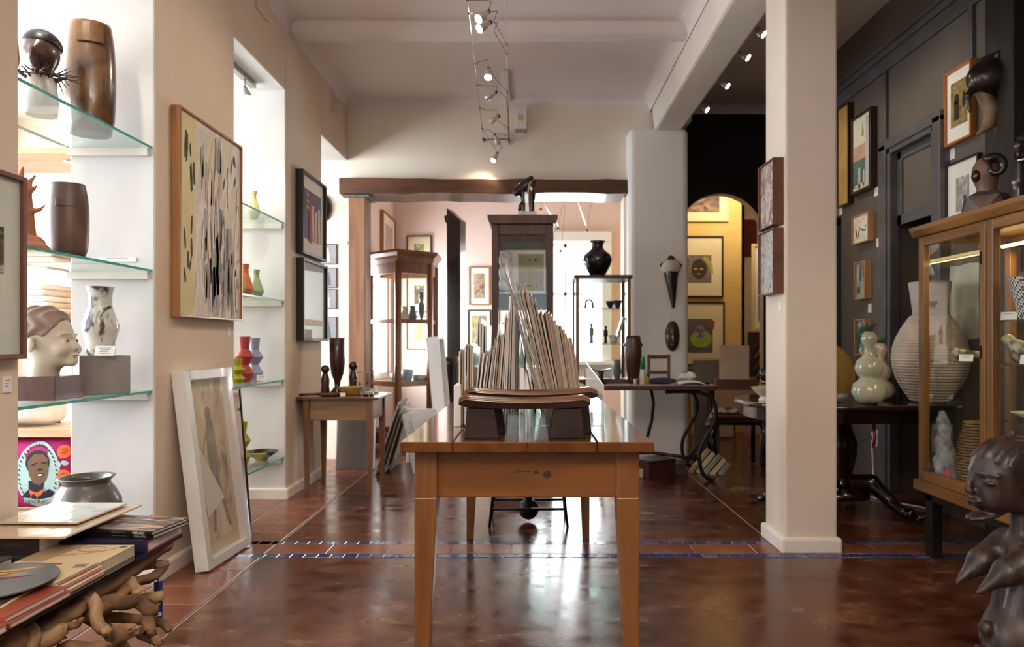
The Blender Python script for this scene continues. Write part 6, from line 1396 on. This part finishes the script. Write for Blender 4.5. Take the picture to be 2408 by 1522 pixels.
sculpt('body', lambda p: U(.012, cap(p, (-.012, -.01, .01), (-.01, -.01, .12), .03, .022), cap(p, (-.01, -.01, .12), (-.008, -.01, .20), .03, .022), cap(p, (-.008, -.01, .2), (-.008, -.01, .25), .010), ell(p, (-.008, -.01, .275), (.020, .02, .026)), cap(p, (.025, .012, .01), (.022, .012, .31), .024, .020)), (-.06, -.06, 0), (.07, .06, .34), .007, DKW2, tf2)
MB().tube([(-.03, -.035, .205), (.0, -.045, .21), (.02, -.03, .205)], .004, 6).build('white_tie', PAPER, tf2)
# ================================================================== RIGHT WALL: pictures, mask, cards
def wallpic(name, label, n0, n1, z0, z1, fm, mount, am, ins, d=.05, fw=.012):
    y0, y1 = n0, n1
    return picture(name, label, 'picture', (XR, (y0+y1)/2, z0), -PI/2, y1-y0, z1-z0, d, fw, fm, mount, am, ins)
LO = wood('light_oak_frame', '#a8764a', '#c4936a', 'Z', 18, .45)
DKF = wood('dark_brown_frame', '#24160f', '#3a251a', 'Z', 18, .4)
wallpic('gilt_picture', 'narrow dark framed picture half hidden behind the pillar', 5.36, 5.56, 2.14, 2.94, DKF, None, pm('gilt', '#b58a4a', '#c9a468', 6, rough=.5), None)
hp = wallpic('collage_picture', 'dark framed collage of a beach house on the charcoal wall', 5.0, 5.31, 2.185, 2.78, DKF, None, art('beach_sky', ['#d9d2c2', '#e3dccb', '#c9b9a4'], 2), None, .055, .022)
strokes(hp, [quad(.0, .30, .26, .12)], pm('beach_sand', '#b98f7a', '#c9a48e', 9, rough=.8), -.0425, 'sand')
strokes(hp, [quad(-.01, .15, .23, .2)], pm('hut_teal', '#46605f', '#5d7876', 9, rough=.8), -.043, 'teal_hut')
strokes(hp, [quad(.095, .3, .06, .5)], pm('pale_strip', '#b9b4b6', rough=.8), -.0432, 'pale_strip'); strokes(hp, [quad(-.03, .11, .03, .16), quad(.04, .10, .02, .12), quad(.0, .05, .2, .03)], pm('hut_posts', '#c9bca4', rough=.8), -.0436, 'hut_posts'); strokes(hp, [[(.0, .42), (.04, .42), (.02, .52)]], pm('spire', '#8f9a8a', rough=.8), -.0432, 'spire')
ap = wallpic('ink_abstract', 'oak edged white abstract with black ink marks on the charcoal wall', 5.035, 5.29, 1.80, 2.02, LO, None, art('white_wash', ['#e3dfd2', '#ebe8de', '#d9cb9a', '#e6e2d6'], 3), None, .055, .008)
strokes(ap, [disc(-.07, .08, .006, .05, 10, .3), disc(-.03, .09, .005, .04, 10, -.3), disc(.02, .10, .03, .006, 10, -.4), disc(.06, .09, .02, .005, 10, .3), disc(.07, .12, .008, .006)], INK, -.043)
gp = wallpic('green_abstract', 'small oak framed grey green abstract, third down on the charcoal wall', 5.085, 5.25, 1.375, 1.66, LO, None, art('grey_green', ['#8f9a98', '#a9b2ac', '#7d8a80', '#b8a860', '#9aa4a2'], 2.5, (1, 1, .5)), None, .055, .010)
strokes(gp, [quad(.0, .2, .02, .12), quad(.04, .21, .015, .1), quad(-.03, .07, .03, .05)], pm('moss_ink', '#3f4a3c', rough=.8), -.043)
wallpic('teal_abstract', 'small oak framed dark teal abstract behind the gourd vases', 5.085, 5.25, .95, 1.225, LO, None, art('teal_dark', ['#2e5a58', '#1f3f40', '#54807a', '#c9d0c8'], 3), None, .055, .010)
for k, (px, py, lab) in enumerate(((2061, 461, 'small white card beside the beach house collage'), (2066, 581, 'small white card beside the ink abstract'), (2046, 735, 'small white card beside the green abstract'), (2058, 815, 'small white card beside the teal abstract'), (1978, 505, 'small white card beside the half hidden dark picture'), (2240, 375, 'small white card below the orange framed print'))):
    yy = XR*F/(px-CX); card(lab, (XR, yy, Zat(py, yy)), -PI/2, .05, .065, 2)
ORF = wood('orange_frame', '#a85f24', '#c87c38', 'Z', 18, .35, .2)
op = wallpic('orange_framed_print', 'orange wooden framed print with a white mount partly behind the horned mask', 3.885, 4.14, 2.227, 2.67, ORF, MOUNTW, art('sepia_gold', ['#4a3a22', '#8a6f3a', '#a98c4e', '#5d4a2c', '#b59a5c'], 4, (1, 1, 1.3)), (.05, .05, .10, .08), .04, .014)
strokes(op, [disc(-.02, .26, .022, .03), quad(-.02, .19, .045, .11), disc(.045, .24, .012, .05)], pm('dark_profile', '#2c2016', rough=.8), -.0262, 'profile_figure')
bp2 = wallpic('white_mount_print', 'black framed print with a wide white mount behind the faceted bust', 3.84, 4.14, 1.70, 2.12, BLK, MOUNTW, art('grey_etching', ['#c9c6c0', '#8a8884', '#d8d5cf'], 3), (.09, .09, .12, .10), .03, .012)
strokes(bp2, [quad(.02, .2, .03, .004), quad(.02, .17, .004, .06), quad(.035, .17, .004, .06)], INK, -.0205)
hm = thing('horned_mask', 'large dark carved mask with a curved pale snout on the charcoal wall', 'mask', (XR, 3.62, 2.13), -PI/2)
sculpt('helmet', lambda p: U(.02, smax(ell(p, (0, -.10, .32), (.085, .125, .105)), p[..., 1], .01), cap(p, (-.03, -.13, .42), (.05, -.10, .425), .022)), (-.13, -.27, .18), (.13, .01, .47), .008, DKW2, hm)
PS = pm('pale_snout', '#5a4634', '#94795a', 9, rough=.5, bump=.1)
sculpt('snout', lambda p: U(.015, cap(p, (.0, -.16, .26), (.0, -.10, .16), .030, .040), cap(p, (.0, -.10, .16), (.0, -.12, .07), .038, .028), cap(p, (.0, -.12, .07), (.0, -.17, .025), .026, .012), smax(ell(p, (0, -.03, .13), (.05, .06, .12)), p[..., 1], .01)), (-.1, -.22, -.01), (.1, .01, .31), .008, PS, hm)
sculpt('beak_hook', lambda p: U(.012, cap(p, (0, -.19, .27), (0, -.225, .23), .022, .016), cap(p, (0, -.225, .23), (0, -.215, .14), .015, .007)), (-.06, -.27, .1), (.06, -.13, .32), .007, DKW2, hm)
tag(MB().prism([(-.14, .0), (-.10, .012), (.0, .0), (.12, .01), (.14, .02), (.135, .26), (.14, .44), (.05, .45), (-.04, .44), (-.13, .45), (-.14, .22)], -.006, 0, 'Y').build('reflection_sheet', pm('pale_reflection', '#c9c3b2', '#dcd6c6', 6, rough=.9)), 'pale sheet behind the oak cabinet standing in for a reflection in its glass', 'paper', loc=(XR-.001, 4.00, 1.06), rz=-PI/2)  # modelled sheet imitates a reflection in the cabinet glass
wm_ = thing('white_mask', 'small white horned mask on the wall behind the oak cabinet', 'mask', (XR, 3.76, 1.40), -PI/2)
sculpt('face', lambda p: U(.01, smax(ell(p, (0, 0, .09), (.05, .045, .085)), p[..., 1], .006), cap(p, (-.04, -.015, .15), (-.075, -.02, .19), .014, .008), cap(p, (.04, -.015, .15), (.075, -.02, .19), .014, .008)), (-.1, -.07, -.01), (.1, .01, .22), .008, WHF, wm_)
# socket and cable under the round table
so_ = thing('wall_socket', 'white double socket on the skirting behind the round table', 'socket', (XR, 5.02, .28), -PI/2)
box(-.035, .035, -.012, 0, 0, .13).build('plate', WHF, so_, bevel=.003); MB().box(-.012, .012, -.03, -.012, .02, .05).box(-.012, .012, -.03, -.012, .08, .11).build('plug', PAPER, so_, props={'kind': 'stuff'})
tag(MB().tube([(2.50, 4.98, .30), (2.47, 4.9, .10), (2.42, 4.72, .012), (2.30, 4.60, .008), (2.36, 4.45, .008), (2.48, 4.30, .008), (2.45, 4.1, .008), (2.36, 4.0, .008)], .006, 6).build('white_cable', WHF), 'white power cable trailing on the floor from the wall socket', 'cable')
# ================================================================== ROUND TABLE with the big woven vase
MAH = wood('mahogany', '#1a0a08', '#2e130d', 'X', 8, .14, .6, .02); MAHD = pm('black_mahogany', '#0e0706', '#1a0d0a', 8, rough=.18, coat=.5)
RTZ = .70
rt = thing('pedestal_table', 'dark polished mahogany pedestal table with scroll feet behind the pillar', 'table', (1.865, 4.17, 0))
def superell(a, b, n=3.2, k=64): return [(a*abs(math.cos(t))**(2/n)*math.copysign(1, math.cos(t)), b*abs(math.sin(t))**(2/n)*math.copysign(1, math.sin(t))) for t in [2*PI*i/k for i in range(k)]]
m = MB().prism(superell(.58, .43), RTZ-.032, RTZ, 'Z'); m.build('tabletop', MAH, rt, bevel=.011, seg=3)
MB().prism(superell(.53, .38), RTZ-.105, RTZ-.033, 'Z').build('apron', MAHD, rt)
MB().lathe([(.20, .12), (.19, .16), (.12, .19), (.10, .26), (.125, .36), (.13, .44), (.095, .54), (.11, .58), (.16, .595)], 16, sx=1.0).build('column', MAHD, rt)
for k, a in enumerate((-.62, 2.5, .9, -2.2)):
    f_ = lambda p: U(.015, cap(p, (.10, 0, .20), (.20, 0, .215), .055, .05), cap(p, (.20, 0, .215), (.30, 0, .12), .048, .036), cap(p, (.30, 0, .12), (.38, 0, .05), .036, .030), cap(p, (.38, 0, .05), (.45, 0, .035), .028, .02), ell(p, (.405, 0, .062), (.034, .042, .034)), cap(p, (.45, 0, .03), (.475, 0, .05), .016, .010))
    if k == 0: foot0 = sculpt('scroll_foot', f_, (.03, -.08, 0), (.51, .08, .29), .0085, MAHD, rt); foot0.rotation_euler = (0, 0, a)
    else:
        c = foot0.copy(); COL.objects.link(c); c.rotation_euler = (0, 0, a)
# woven vase: body of upright panels ribbed by thin cords
wv = thing('woven_vase', 'very large white ribbed vase with a flared neck on the mahogany table', 'vase', (2.338, 3.985, RTZ))
WVM = pm('white_ribbed_clay', '#a89a8d', '#cdbfb2', 5, rough=.75, bump=.15)
prof = []; NR = 60
def bodyr(t): return .095+.112*math.sin(PI*min(1, t)**.80)**.85 if t < 1 else .085
for i in range(NR+1):
    t = i/NR; r = .085+.118*math.sin(PI*(t*.93+.03))**.9; z = .005+.50*t
    prof.append((r+.0022*(1 if i % 2 else -1), z))
m = MB(); nv = 60; rings = []
for r, z in prof:
    rings.append([m.bm.verts.new(((r-(.004 if j % 6 == 0 else 0))*math.cos(2*PI*j/nv), (r-(.004 if j % 6 == 0 else 0))*math.sin(2*PI*j/nv), z)) for j in range(nv)])
for i in range(len(rings)-1):
    for j in range(nv): f = m.bm.faces.new((rings[i][j], rings[i][(j+1) % nv], rings[i+1][(j+1) % nv], rings[i+1][j])); f.smooth = False
m.bm.faces.new(rings[0][::-1]); m.build('ribbed_body', WVM, wv)
MB().lathe([(.092, .502), (.090, .53), (.108, .67), (.112, .70), (.104, .70), (.098, .66), (.08, .52), (.001, .5)], 40).build('neck', pm('white_neck_clay', '#b5aaa0', '#c9beb4', 5, rough=.8, bump=.1), wv)
def gourd(label, loc, s, body, rim):
    t = thing('gourd_vase', label, 'vase', loc)
    MB().lathe([(r*s, z*s) for r, z in ((.055, 0), (.10, .03), (.125, .09), (.11, .15), (.075, .18), (.06, .195), (.085, .22), (.102, .27), (.088, .32), (.05, .355), (.037, .38), (.036, .43), (.05, .455), (.058, .49), (.05, .52), (.03, .545))], 36).build('body', body, t)
    MB().lathe([(r*s, z*s) for r, z in ((.03, .543), (.04, .57), (.058, .60), (.055, .603), (.03, .56), (.001, .55))], 28).build('rim', rim, t)
    for sgn in (-1, 1): MB().tube([(sgn*(.045+.022*math.sin(a))*s, 0, (.40-.025*math.cos(a))*s) for a in [PI*i/8 for i in range(9)]], .006*s, 6).build('handle', body, t)
    return t
CEL = pm('celadon', '#aeb296', '#c6c8b0', 4, rough=.14, coat=.5); GRIM = pm('dark_green_glaze', '#3d4a34', '#52603f', 6, rough=.2)
gourd('front celadon gourd vase with a dark green trumpet rim', (1.925, 3.87, RTZ), .755, CEL, GRIM)
gourd('pinkish gourd vase with green drips behind the celadon one', (2.140, 4.155, RTZ), .63, pm('pink_celadon', '#c9b09a', '#98a070', 5, rough=.16, coat=.5, lo=.45, hi=.66, dist=1), GRIM)
vase('green_jar', 'plain yellow-green jar peeping between the gourd vase and the woven vase', 'jar', (2.235, 4.28, RTZ), [(.05, 0), (.06, .03), (.055, .13), (.035, .17)], pm('yellow_green_glaze', '#7d8240', '#969a58', 5, rough=.2), 24)
pt_ = thing('ochre_platter', 'ochre glazed platter standing on edge behind the gourd vases', 'platter', (1.93, 4.26, RTZ+.001), rot=(1.25, 0, .45))
MB().lathe([(.06, -.02), (.10, -.012), (.165, .015), (.17, .022), (.162, .02), (.10, .0), (.001, -.005)], 40, c=(0, .176, .02)).build('platter', pm('ochre_glaze', '#8a6a2c', '#b08e4a', 4, rough=.15, coat=.4), pt_)
vase('glass_bowl', 'small clear glass bowl at the pillar edge of the mahogany table', 'bowl', (1.80, 3.98, RTZ), [(.03, 0), (.045, .02), (.055, .05)], glass('clear_bowl', '#dfe6e4', .95, .02, .12, body=.1), 24)
yb2 = thing('footed_bowl', 'white footed bowl with a bright yellow inside left of the pillar', 'bowl', (1.415, 4.07, RTZ))
MB().lathe([(.045, 0), (.047, .01), (.038, .022), (.04, .03), (.065, .05), (.088, .078), (.091, .084)], 36, close=False).build('body', pm('oatmeal_glaze', '#c9c2b0', '#dad4c4', 8, rough=.3), yb2); MB().lathe([(.0895, .083), (.062, .053), (.001, .042)], 36, close=False).build('inside', pm('yellow_glaze', '#d6b81c', rough=.25), yb2)
bo = thing('glossy_cat', 'glossy black ceramic figure with gold marks behind the footed bowl', 'figurine', (1.495, 4.30, RTZ))
sculpt('body', lambda p: U(.02, ell(p, (0, 0, .06), (.05, .04, .062)), ell(p, (-.01, -.01, .145), (.04, .038, .036)), cap(p, (-.035, -.01, .165), (-.045, -.01, .19), .012, .006), cap(p, (.015, -.01, .17), (.02, -.01, .195), .012, .006)), (-.08, -.07, 0), (.08, .07, .21), .007, pm('black_gloss', '#08080a', rough=.06, coat=.6), bo)
MB().tube([(-.04, -.035, .105), (-.01, -.045, .10), (.02, -.038, .105)], .006, 7).build('gold_collar', pm('gold_lustre', '#b98f3a', metal=1, rough=.2), bo)
MB().tube([(-.05, .03, .03), (-.01, .055, .02), (.045, .03, .03)], .005, 6).build('gold_band', pm('gold_lustre', '#b98f3a'), bo)
tag(MB().tube([(1.99, 3.95+.0, RTZ-.107), (1.995, 3.94, .5), (1.99, 3.95, .44)], .010, 8).build('bead_string', pm('red_beads', '#6a1c16', '#8a2a20', 60, rough=.3)), 'string of dark red beads hanging under the mahogany table', 'beads')
# ================================================================== CHAIR AND BOXES by the arch
ch = thing('dining_chair', 'dark cabriole legged chair with a patterned cloth, loaded with a box', 'chair', (1.765, 5.86, 0), -.12)
SEAT = pm('oxblood_leather', '#3b110b', '#50190f', 8, rough=.4)
box(-.215, .215, -.20, .20, .36, .40).build('seat_frame', MAHD, ch, bevel=.006); box(-.205, .205, -.19, .19, .40, .455).build('seat', SEAT, ch, bevel=.02, seg=3)
for s in (-1, 1):
    MB().tube([(s*.19, -.175, .38), (s*.225, -.19, .28), (s*.195, -.175, .15), (s*.185, -.17, .06), (s*.20, -.185, .012)], [.028, .034, .022, .018, .022], 10).build('leg', MAHD, ch)
    MB().tube([(s*.185, .175, .0), (s*.185, .185, .4), (s*.185, .205, .63)], [.018, .02, .017], 8).build('leg', MAHD, ch)
MB().box(-.185, .185, .19, .22, .52, .63).build('backrest', MAHD, ch, bevel=.006)
cl2 = tag(sculpt('patterned_cloth', lambda p: U(.03, bx(p, (0, 0, .012), (.17, .10, .010), .009), cap(p, (-.17, -.05, .012), (-.24, -.09, -.09), .03, .02), cap(p, (-.12, -.06, .02), (.12, -.06, .018), .022))-.004*np.sin(p[..., 0]*75)*np.sin(p[..., 1]*60), (-.29, -.15, -.14), (.21, .14, .05), .009, pm('patterned_weave', '#d0b9a0', '#6e4436', 18, rough=.9, lo=.46, hi=.58)), 'crumpled cream and brown patterned cloth on the chair seat', 'cloth', loc=(1.745, 5.79, .457), rz=-.12)
cbx = thing('cardboard_box', 'open brown cardboard box standing on the chair', 'box', (1.80, 5.94, .4565), -.16)
MB().box(-.175, .175, -.08, -.075, 0, .19).box(-.175, .175, .075, .08, 0, .19).box(-.175, -.17, -.075, .075, 0, .19).box(.17, .175, -.075, .075, 0, .19).box(-.17, .17, -.075, .075, 0, .005).build('body', CARD, cbx)
MB().prism([(-.08, .19), (-.115, .275), (-.119, .274), (-.084, .188)], -.175, .175, 'X').build('front_flap', pm('box_inside', '#5d4434', '#6a4e3c', 3, rough=.8), cbx); MB().prism([(.08, .19), (.10, .29), (.104, .289), (.084, .188)], -.175, .175, 'X').build('back_flap', CARD, cbx)
tag(box(-.125, .125, -.004, .004, 0, .56).build('beige_board', pm('beige_board', '#b59a80', '#c2a88e', 3, rough=.8)), 'pale beige board standing in the cardboard box', 'board', loc=(1.785, 5.955, .463), rot=(.02, 0, -.16))
bpk = thing('bubble_wrapped_panel', 'panel in clear bubble wrap standing beside the cardboard box', 'panel', (1.69, 6.42, .0), rot=(-.02, 0, .2))
box(-.15, .10, -.015, .015, 0, .88).build('panel', pm('grey_panel', '#a8968a', '#b9a89c', 3, rough=.7), bpk); box(-.16, .11, -.022, -.018, 0, .90).build('plastic_wrap', FILM, bpk)
# ================================================================== YELLOW ROOM pictures
def ypic(name, label, px0, px1, py0, py1, Y_, fm, mount, am, ins, d=.03, fw=.02):
    z0, z1 = Zat(py1, Y_), Zat(py0, Y_); x0, x1 = Xat(px0, Y_), Xat(px1, Y_)
    return picture(name, label, 'picture', ((x0+x1)/2, Y_-.001, z0), 0, x1-x0, z1-z0, d, fw, fm, mount, am, ins)
YM = pm('yellow_mount', '#d9c79a', '#e0d0a6', 3, rough=.9); WY = 7.95
ypic('landscape_print', 'cream framed brown landscape at the top of the arch', 1590, 1713, 400, 522, WY, pm('cream_frame', '#d8c27c', rough=.6), YM, art('brown_land', ['#2e1d12', '#5d3d22', '#8a6a3c', '#3a2615'], 2.5, (1, 1, 2)), (.05, .11, .11, .10))
f1 = ypic('head_print', 'black framed print of a dark head with a yellow plume in the yellow room', 1600, 1700, 556, 700, WY, BLK, YM, art('speckled_dark', ['#4a3a30', '#7a6a54', '#5a4a3a'], 8), (.07, .14, .17, .22))
w_ = 100*WY/F
strokes(f1, [disc(-.035, .33, .09, .115)], pm('dark_brown_ink', '#2c1c12', '#3d2a1c', 12, rough=.8), -.0202, 'dark_head'); strokes(f1, [[(.02, .48), (.07, .46), (.12, .38), (.13, .27), (.095, .27), (.085, .35), (.045, .42), (.01, .44)]], pm('mustard_ink', '#a8922c', rough=.8), -.0208, 'plume'); strokes(f1, [disc(-.075, .33, .022, .01), disc(-.005, .33, .022, .01), disc(-.04, .275, .016, .008)], pm('mustard_ink', '#a8922c'), -.0214, 'face_marks')
f2 = ypic('ruff_print', 'black framed print of a pale head on a lime green disc', 1600, 1703, 710, 860, WY, BLK, YM, art('speckled_dark2', ['#3a322c', '#6a5c50', '#4a4038'], 9), (.08, .14, .15, .20))
strokes(f2, [disc(-.02, .31, .125, .10)], pm('lime_ink', '#8f9a34', '#a3ac48', 5, rough=.8), -.0202, 'lime_disc'); strokes(f2, [disc(-.035, .385, .062, .085)], pm('pale_ink', '#a8a096', '#6e665e', 14, rough=.8), -.0208, 'pale_head'); strokes(f2, [disc(-.06, .40, .014, .008), disc(-.01, .40, .014, .008), disc(-.035, .345, .02, .008), disc(-.035, .375, .007, .014)], INK, -.0214, 'face_marks'); strokes(f2, [[(.03, .53), (.14, .52), (.13, .42), (.08, .44)]], pm('rust_ink', '#8a4a2c', rough=.8), -.0206, 'rust_patch')
ypic('low_print', 'black framed print third down in the yellow room behind the boards', 1610, 1672, 868, 925, WY, BLK, pm('dim_mount', '#8a7868', rough=.9), None, None)
fl = picture('floor_print', 'framed print with dark picture standing on the yellow room floor', 'picture', (Xat(1660, 7.55), 7.62, .03), 0, .33, .52, .03, .02, OAKF, YM, pm('dark_print', '#2c1c14', '#4a2f22', 5, rough=.7), (.11, .11, .16, .12)); fl.rotation_euler = (-.13, 0, 0); fl.location.z = .005
fl2 = picture('floor_print', 'black framed pale print standing lower right on the yellow room floor', 'picture', (Xat(1697, 7.5), 7.45, .005), 0, .26, .45, .03, .014, BLK, YM, None, None); fl2.rotation_euler = (-.1, 0, 0)
tb = thing('sample_board', 'dark board of chevron frame corner samples beyond the arch', 'sample board', (2.60, 7.62, .62))
box(-.16, .16, -.01, .01, 0, .54).build('board', pm('board_dark', '#2a1a12', '#35231a', 5, rough=.6), tb)
for k in range(4):
    z = .08+.12*k; MB().prism([(-.11, z-.07), (-.08, z-.07), (0, z+.05), (.08, z-.07), (.11, z-.07), (.0, z+.095)], -.035, -.01, 'Y').build('chevron', [pm('chevron_rust', '#7a3f1e', '#94552c', 9, rough=.4), pm('chevron_dark', '#3d2314', '#4d2e1c', 9, rough=.4)][k % 2], tb, bevel=.004)
cbn = thing('side_cupboard', 'plain cream cupboard under the sample board beyond the arch', 'cupboard', (2.66, 7.66, 0)); box(-.22, .25, -.08, .2, 0, .615).build('body', pm('far_cream', '#d9c7ae'), cbn, bevel=.004); box(-.2, .23, -.088, -.081, .03, .59).build('door', pm('far_cream', '#d9c7ae'), cbn, bevel=.003)
picture('tall_print', 'narrow pale framed print above the sample board beyond the arch', 'picture', (2.64, 7.72, 1.18), 0, .26, .98, .03, .03, pm('cream_frame', '#d8c27c'), MOUNTW, art('grey_figures', ['#d8d2c6', '#b8b0a4', '#3a342e', '#d8d2c6'], 3, (1, 1, .5)), (.07, .07, .1, .1))
tag(box(-.12, .12, -.01, .01, 0, .5).build('red_hanging', pm('dark_red_cloth', '#5a1410', '#6a1c16', 5, rough=.8)), 'dark red hanging on the far wall beyond the arch', 'hanging', loc=(2.94, 9.19, 2.2))
lp = bpy.data.lights.new('yellow_room_lamp', 'POINT'); lp.energy = 15; lp.color = (1, .88, .68); lp.shadow_soft_size = .12; lo = bpy.data.objects.new('yellow_room_lamp', lp); COL.objects.link(lo); lo.location = (2.25, 7.3, 2.8)
# ================================================================== PILLAR pictures
for k, (y0, y1, lab, c) in enumerate(((370, 528, 'upper brown framed abstract on the side of the pillar', ['#8a8480', '#a8a6b0', '#c9b5a0', '#6a6870', '#b07a58', '#4a464c']), (535, 690, 'lower brown framed grey abstract on the side of the pillar', ['#9aa0a0', '#b4b4b2', '#7a7c7e', '#c9bcae', '#5a5c60', '#8a8c90']))):
    Yn = 3.425; picture('pillar_picture', lab, 'picture', (1.275, 3.535, Zat(y1, Yn)), -PI/2, .225, Zat(y0, Yn)-Zat(y1, Yn), .055, .006, pm('walnut_edge', '#5d3a26', '#6e4832', 9, rough=.5), None, art('pillar_art_%d' % k, c, 5, (1, 1, .8), dist=1.6, detail=6), None)
card('small white label card on the side of the pillar', (1.275, 3.47, Zat(730, 3.45)), -PI/2, .035, .04, 1)
# ================================================================== LIGHTS: cable system, transformer, bay spots
cab = thing('cable_light_system', 'low voltage cable lights strung along the ceiling of the main room', 'lamp', (0, 0, 0))
lw = lambda Y_: Vector((-.41+.1/2.7*(6.1-Y_), Y_, 2.855-.1/2.7*(6.1-Y_))); rw = lambda Y_: Vector((-.187+.07/2.7*(6.1-Y_), Y_, 2.855-.1/2.7*(6.1-Y_)))
for f_ in (lw, rw): MB().tube([f_(6.1), f_(.6)], .0025, 6).build('wire', pm('wire_steel', '#77716c', metal=.8, rough=.4), cab)
MB().tube([lw(6.06), rw(6.06)], .005, 6).sph(lw(6.06), .014, 8).sph(rw(6.06), .014, 8).tube([rw(6.06), rw(6.06)+Vector((.0, .06, 0))], .008, 6).tube([lw(6.06), lw(6.06)+Vector((0, .06, 0))], .008, 6).build('end_bracket', pm('wire_steel', '#77716c'), cab)
WIRE = pm('copper_lead', '#8a6a55', metal=.3, rough=.5)
def cable_lamp(px, py, Y_, d, lit, r=.026):
    p = P(px, py, Y_); d = Vector(d).normalized(); q = p-d*.085
    o = spot(cab, q, d, r, lit, 'lamp', emit('halogen_face', '#fff0d8', 60))
    MB().sph(q, .013, 8).build('holder', IRON, o)
    for f_, s in ((lw, -.25), (rw, .3)):
        e = f_(Y_+s); mid = e.lerp(q, .5)+Vector((random.uniform(-.05, .05), random.uniform(-.05, .05), random.uniform(-.02, .05)))
        mid2 = e.lerp(q, .8)+Vector((random.uniform(-.04, .04), 0, .04))
        MB().tube([e, mid, mid2, q], .002, 5).sph(e, .008, 6).build('lead', WIRE, o)
    return p, d
lamps = [(1125, 45, 3.65, (-.5, -.35, -.55), 1), (1127, 68, 3.80, (-.5, -.3, -.45), 1), (1148, 182, 4.5, (0, -.55, -1), 1), (1142, 232, 4.9, (-.8, .1, -.45), 0), (1152, 287, 5.4, (-.8, .0, -.5), 0), (1172, 340, 5.95, (.3, .1, -.8), 0), (1160, 378, 5.98, (-.35, -.3, -.75), 1)]
for a in lamps:
    p, d = cable_lamp(*a)
    if a[4] and a[2] < 5: beam(None, p+d*.02, (d.x, d.y, d.z-.3), 10, 120, (1, .86, .66))
    elif a[4]: beam(None, p+d*.02, (-.4, .2, -.8), 4, 110, (1, .86, .66))
for Y_, dx in ((2.7, -.15), (1.9, .12), (1.1, -.1)):  # lamps added out of view on the wires as warm front fill
    p = lw(Y_).lerp(rw(Y_), .5)+Vector((0, 0, -.12)); d = Vector((dx, .2, -1)).normalized()
    o = spot(cab, p-d*.09, d, .026, True, 'lamp', emit('halogen_face', '#fff0d8', 60)); beam(None, p+d*.02, d, 8, 130, (1, .86, .66))
    MB().tube([lw(Y_-.2), p-d*.09, rw(Y_+.2)], .002, 5).build('lead', WIRE, o)
cab2 = thing('ceiling_conduit', 'white conduit strip running along the ceiling to the back wall', 'conduit', (Xat(1189, 5.7), 5.75, ZC-.001))
box(-.03, .03, -.33, .34, -.02, .0).build('channel', WHF, cab2, bevel=.004); MB().tube([(0, -.33, -.01), (-.0, -.36, -.02), (.005, -.36, -.35)], .004, 6).build('feed_cable', WHF, cab2)
MB().tube([(.0, .34, -.012), (.01, .355, -.1), (.02, .362, -.4)], .004, 6).build('down_cable', pm('brown_cord', '#7d4d40', rough=.6), cab2)
tfm = thing('lamp_transformer', 'white transformer box with a yellow sticker high on the back wall', 'transformer', (Xat(1225, YB), YB, Zat(312, YB)))
box(-.055, .055, -.06, 0, .02, .205).build('body', WHF, tfm, bevel=.006); box(-.05, .05, -.05, 0, 0, .022).build('end_cap', pm('grey_cap', '#9a9892', rough=.5), tfm, bevel=.003); box(-.025, .02, -.0615, -.060, .09, .15).build('sticker', pm('yellow_sticker', '#c9b04a', '#d8cfa0', 30, rough=.6), tfm)
MB().tube([(.02, -.02, .0), (.03, -.02, -.04), (-.05, -.012, -.07), (-.11, -.012, -.06)], .004, 6).build('lead', WHF, tfm)
for k, (px, py, Y_, lab) in enumerate(((1795, 80, 4.2, 'nearest small spotlight on the right side of the beam'), (1758, 135, 4.56, 'second spotlight along the right side of the beam'), (1710, 202, 5.04, 'third spotlight along the right side of the beam'), (1662, 258, 5.62, 'farthest spotlight along the right side of the beam'))):
    p = P(px, py, Y_); t = thing('beam_spotlight', lab, 'spotlight', (1.362, Y_+.02, p.z+.09))
    MB().lathe([(.03, 0), (.03, .03)], 12, M=Matrix.Rotation(PI/2, 4, 'Y')).build('mount', STEEL, t)
    q = Vector((p.x-1.362, -.02, -.09)); d = Vector((.65, -.35, -.62)).normalized()
    MB().tube([(.02, 0, 0), q-d*.06], .006, 6).build('arm', STEEL, t); spot(t, q-d*.08, d, .026, True, 'head', emit('spot_face', '#fff6dd', 22))
    beam(None, p+d*.03, (1, -.0, -.75), 6, 80, (1, .85, .62))
lp2 = bpy.data.lights.new('cabinet_lamp', 'AREA'); lp2.shape = 'RECTANGLE'; lp2.size = .04; lp2.size_y = .9; lp2.energy = 3.0; lp2.color = (1, .74, .38); lo2 = bpy.data.objects.new('cabinet_lamp', lp2); COL.objects.link(lo2); lo2.location = (1.92+.36, 2.85, zt-.07); lo2.rotation_euler = (0, 0, 0)
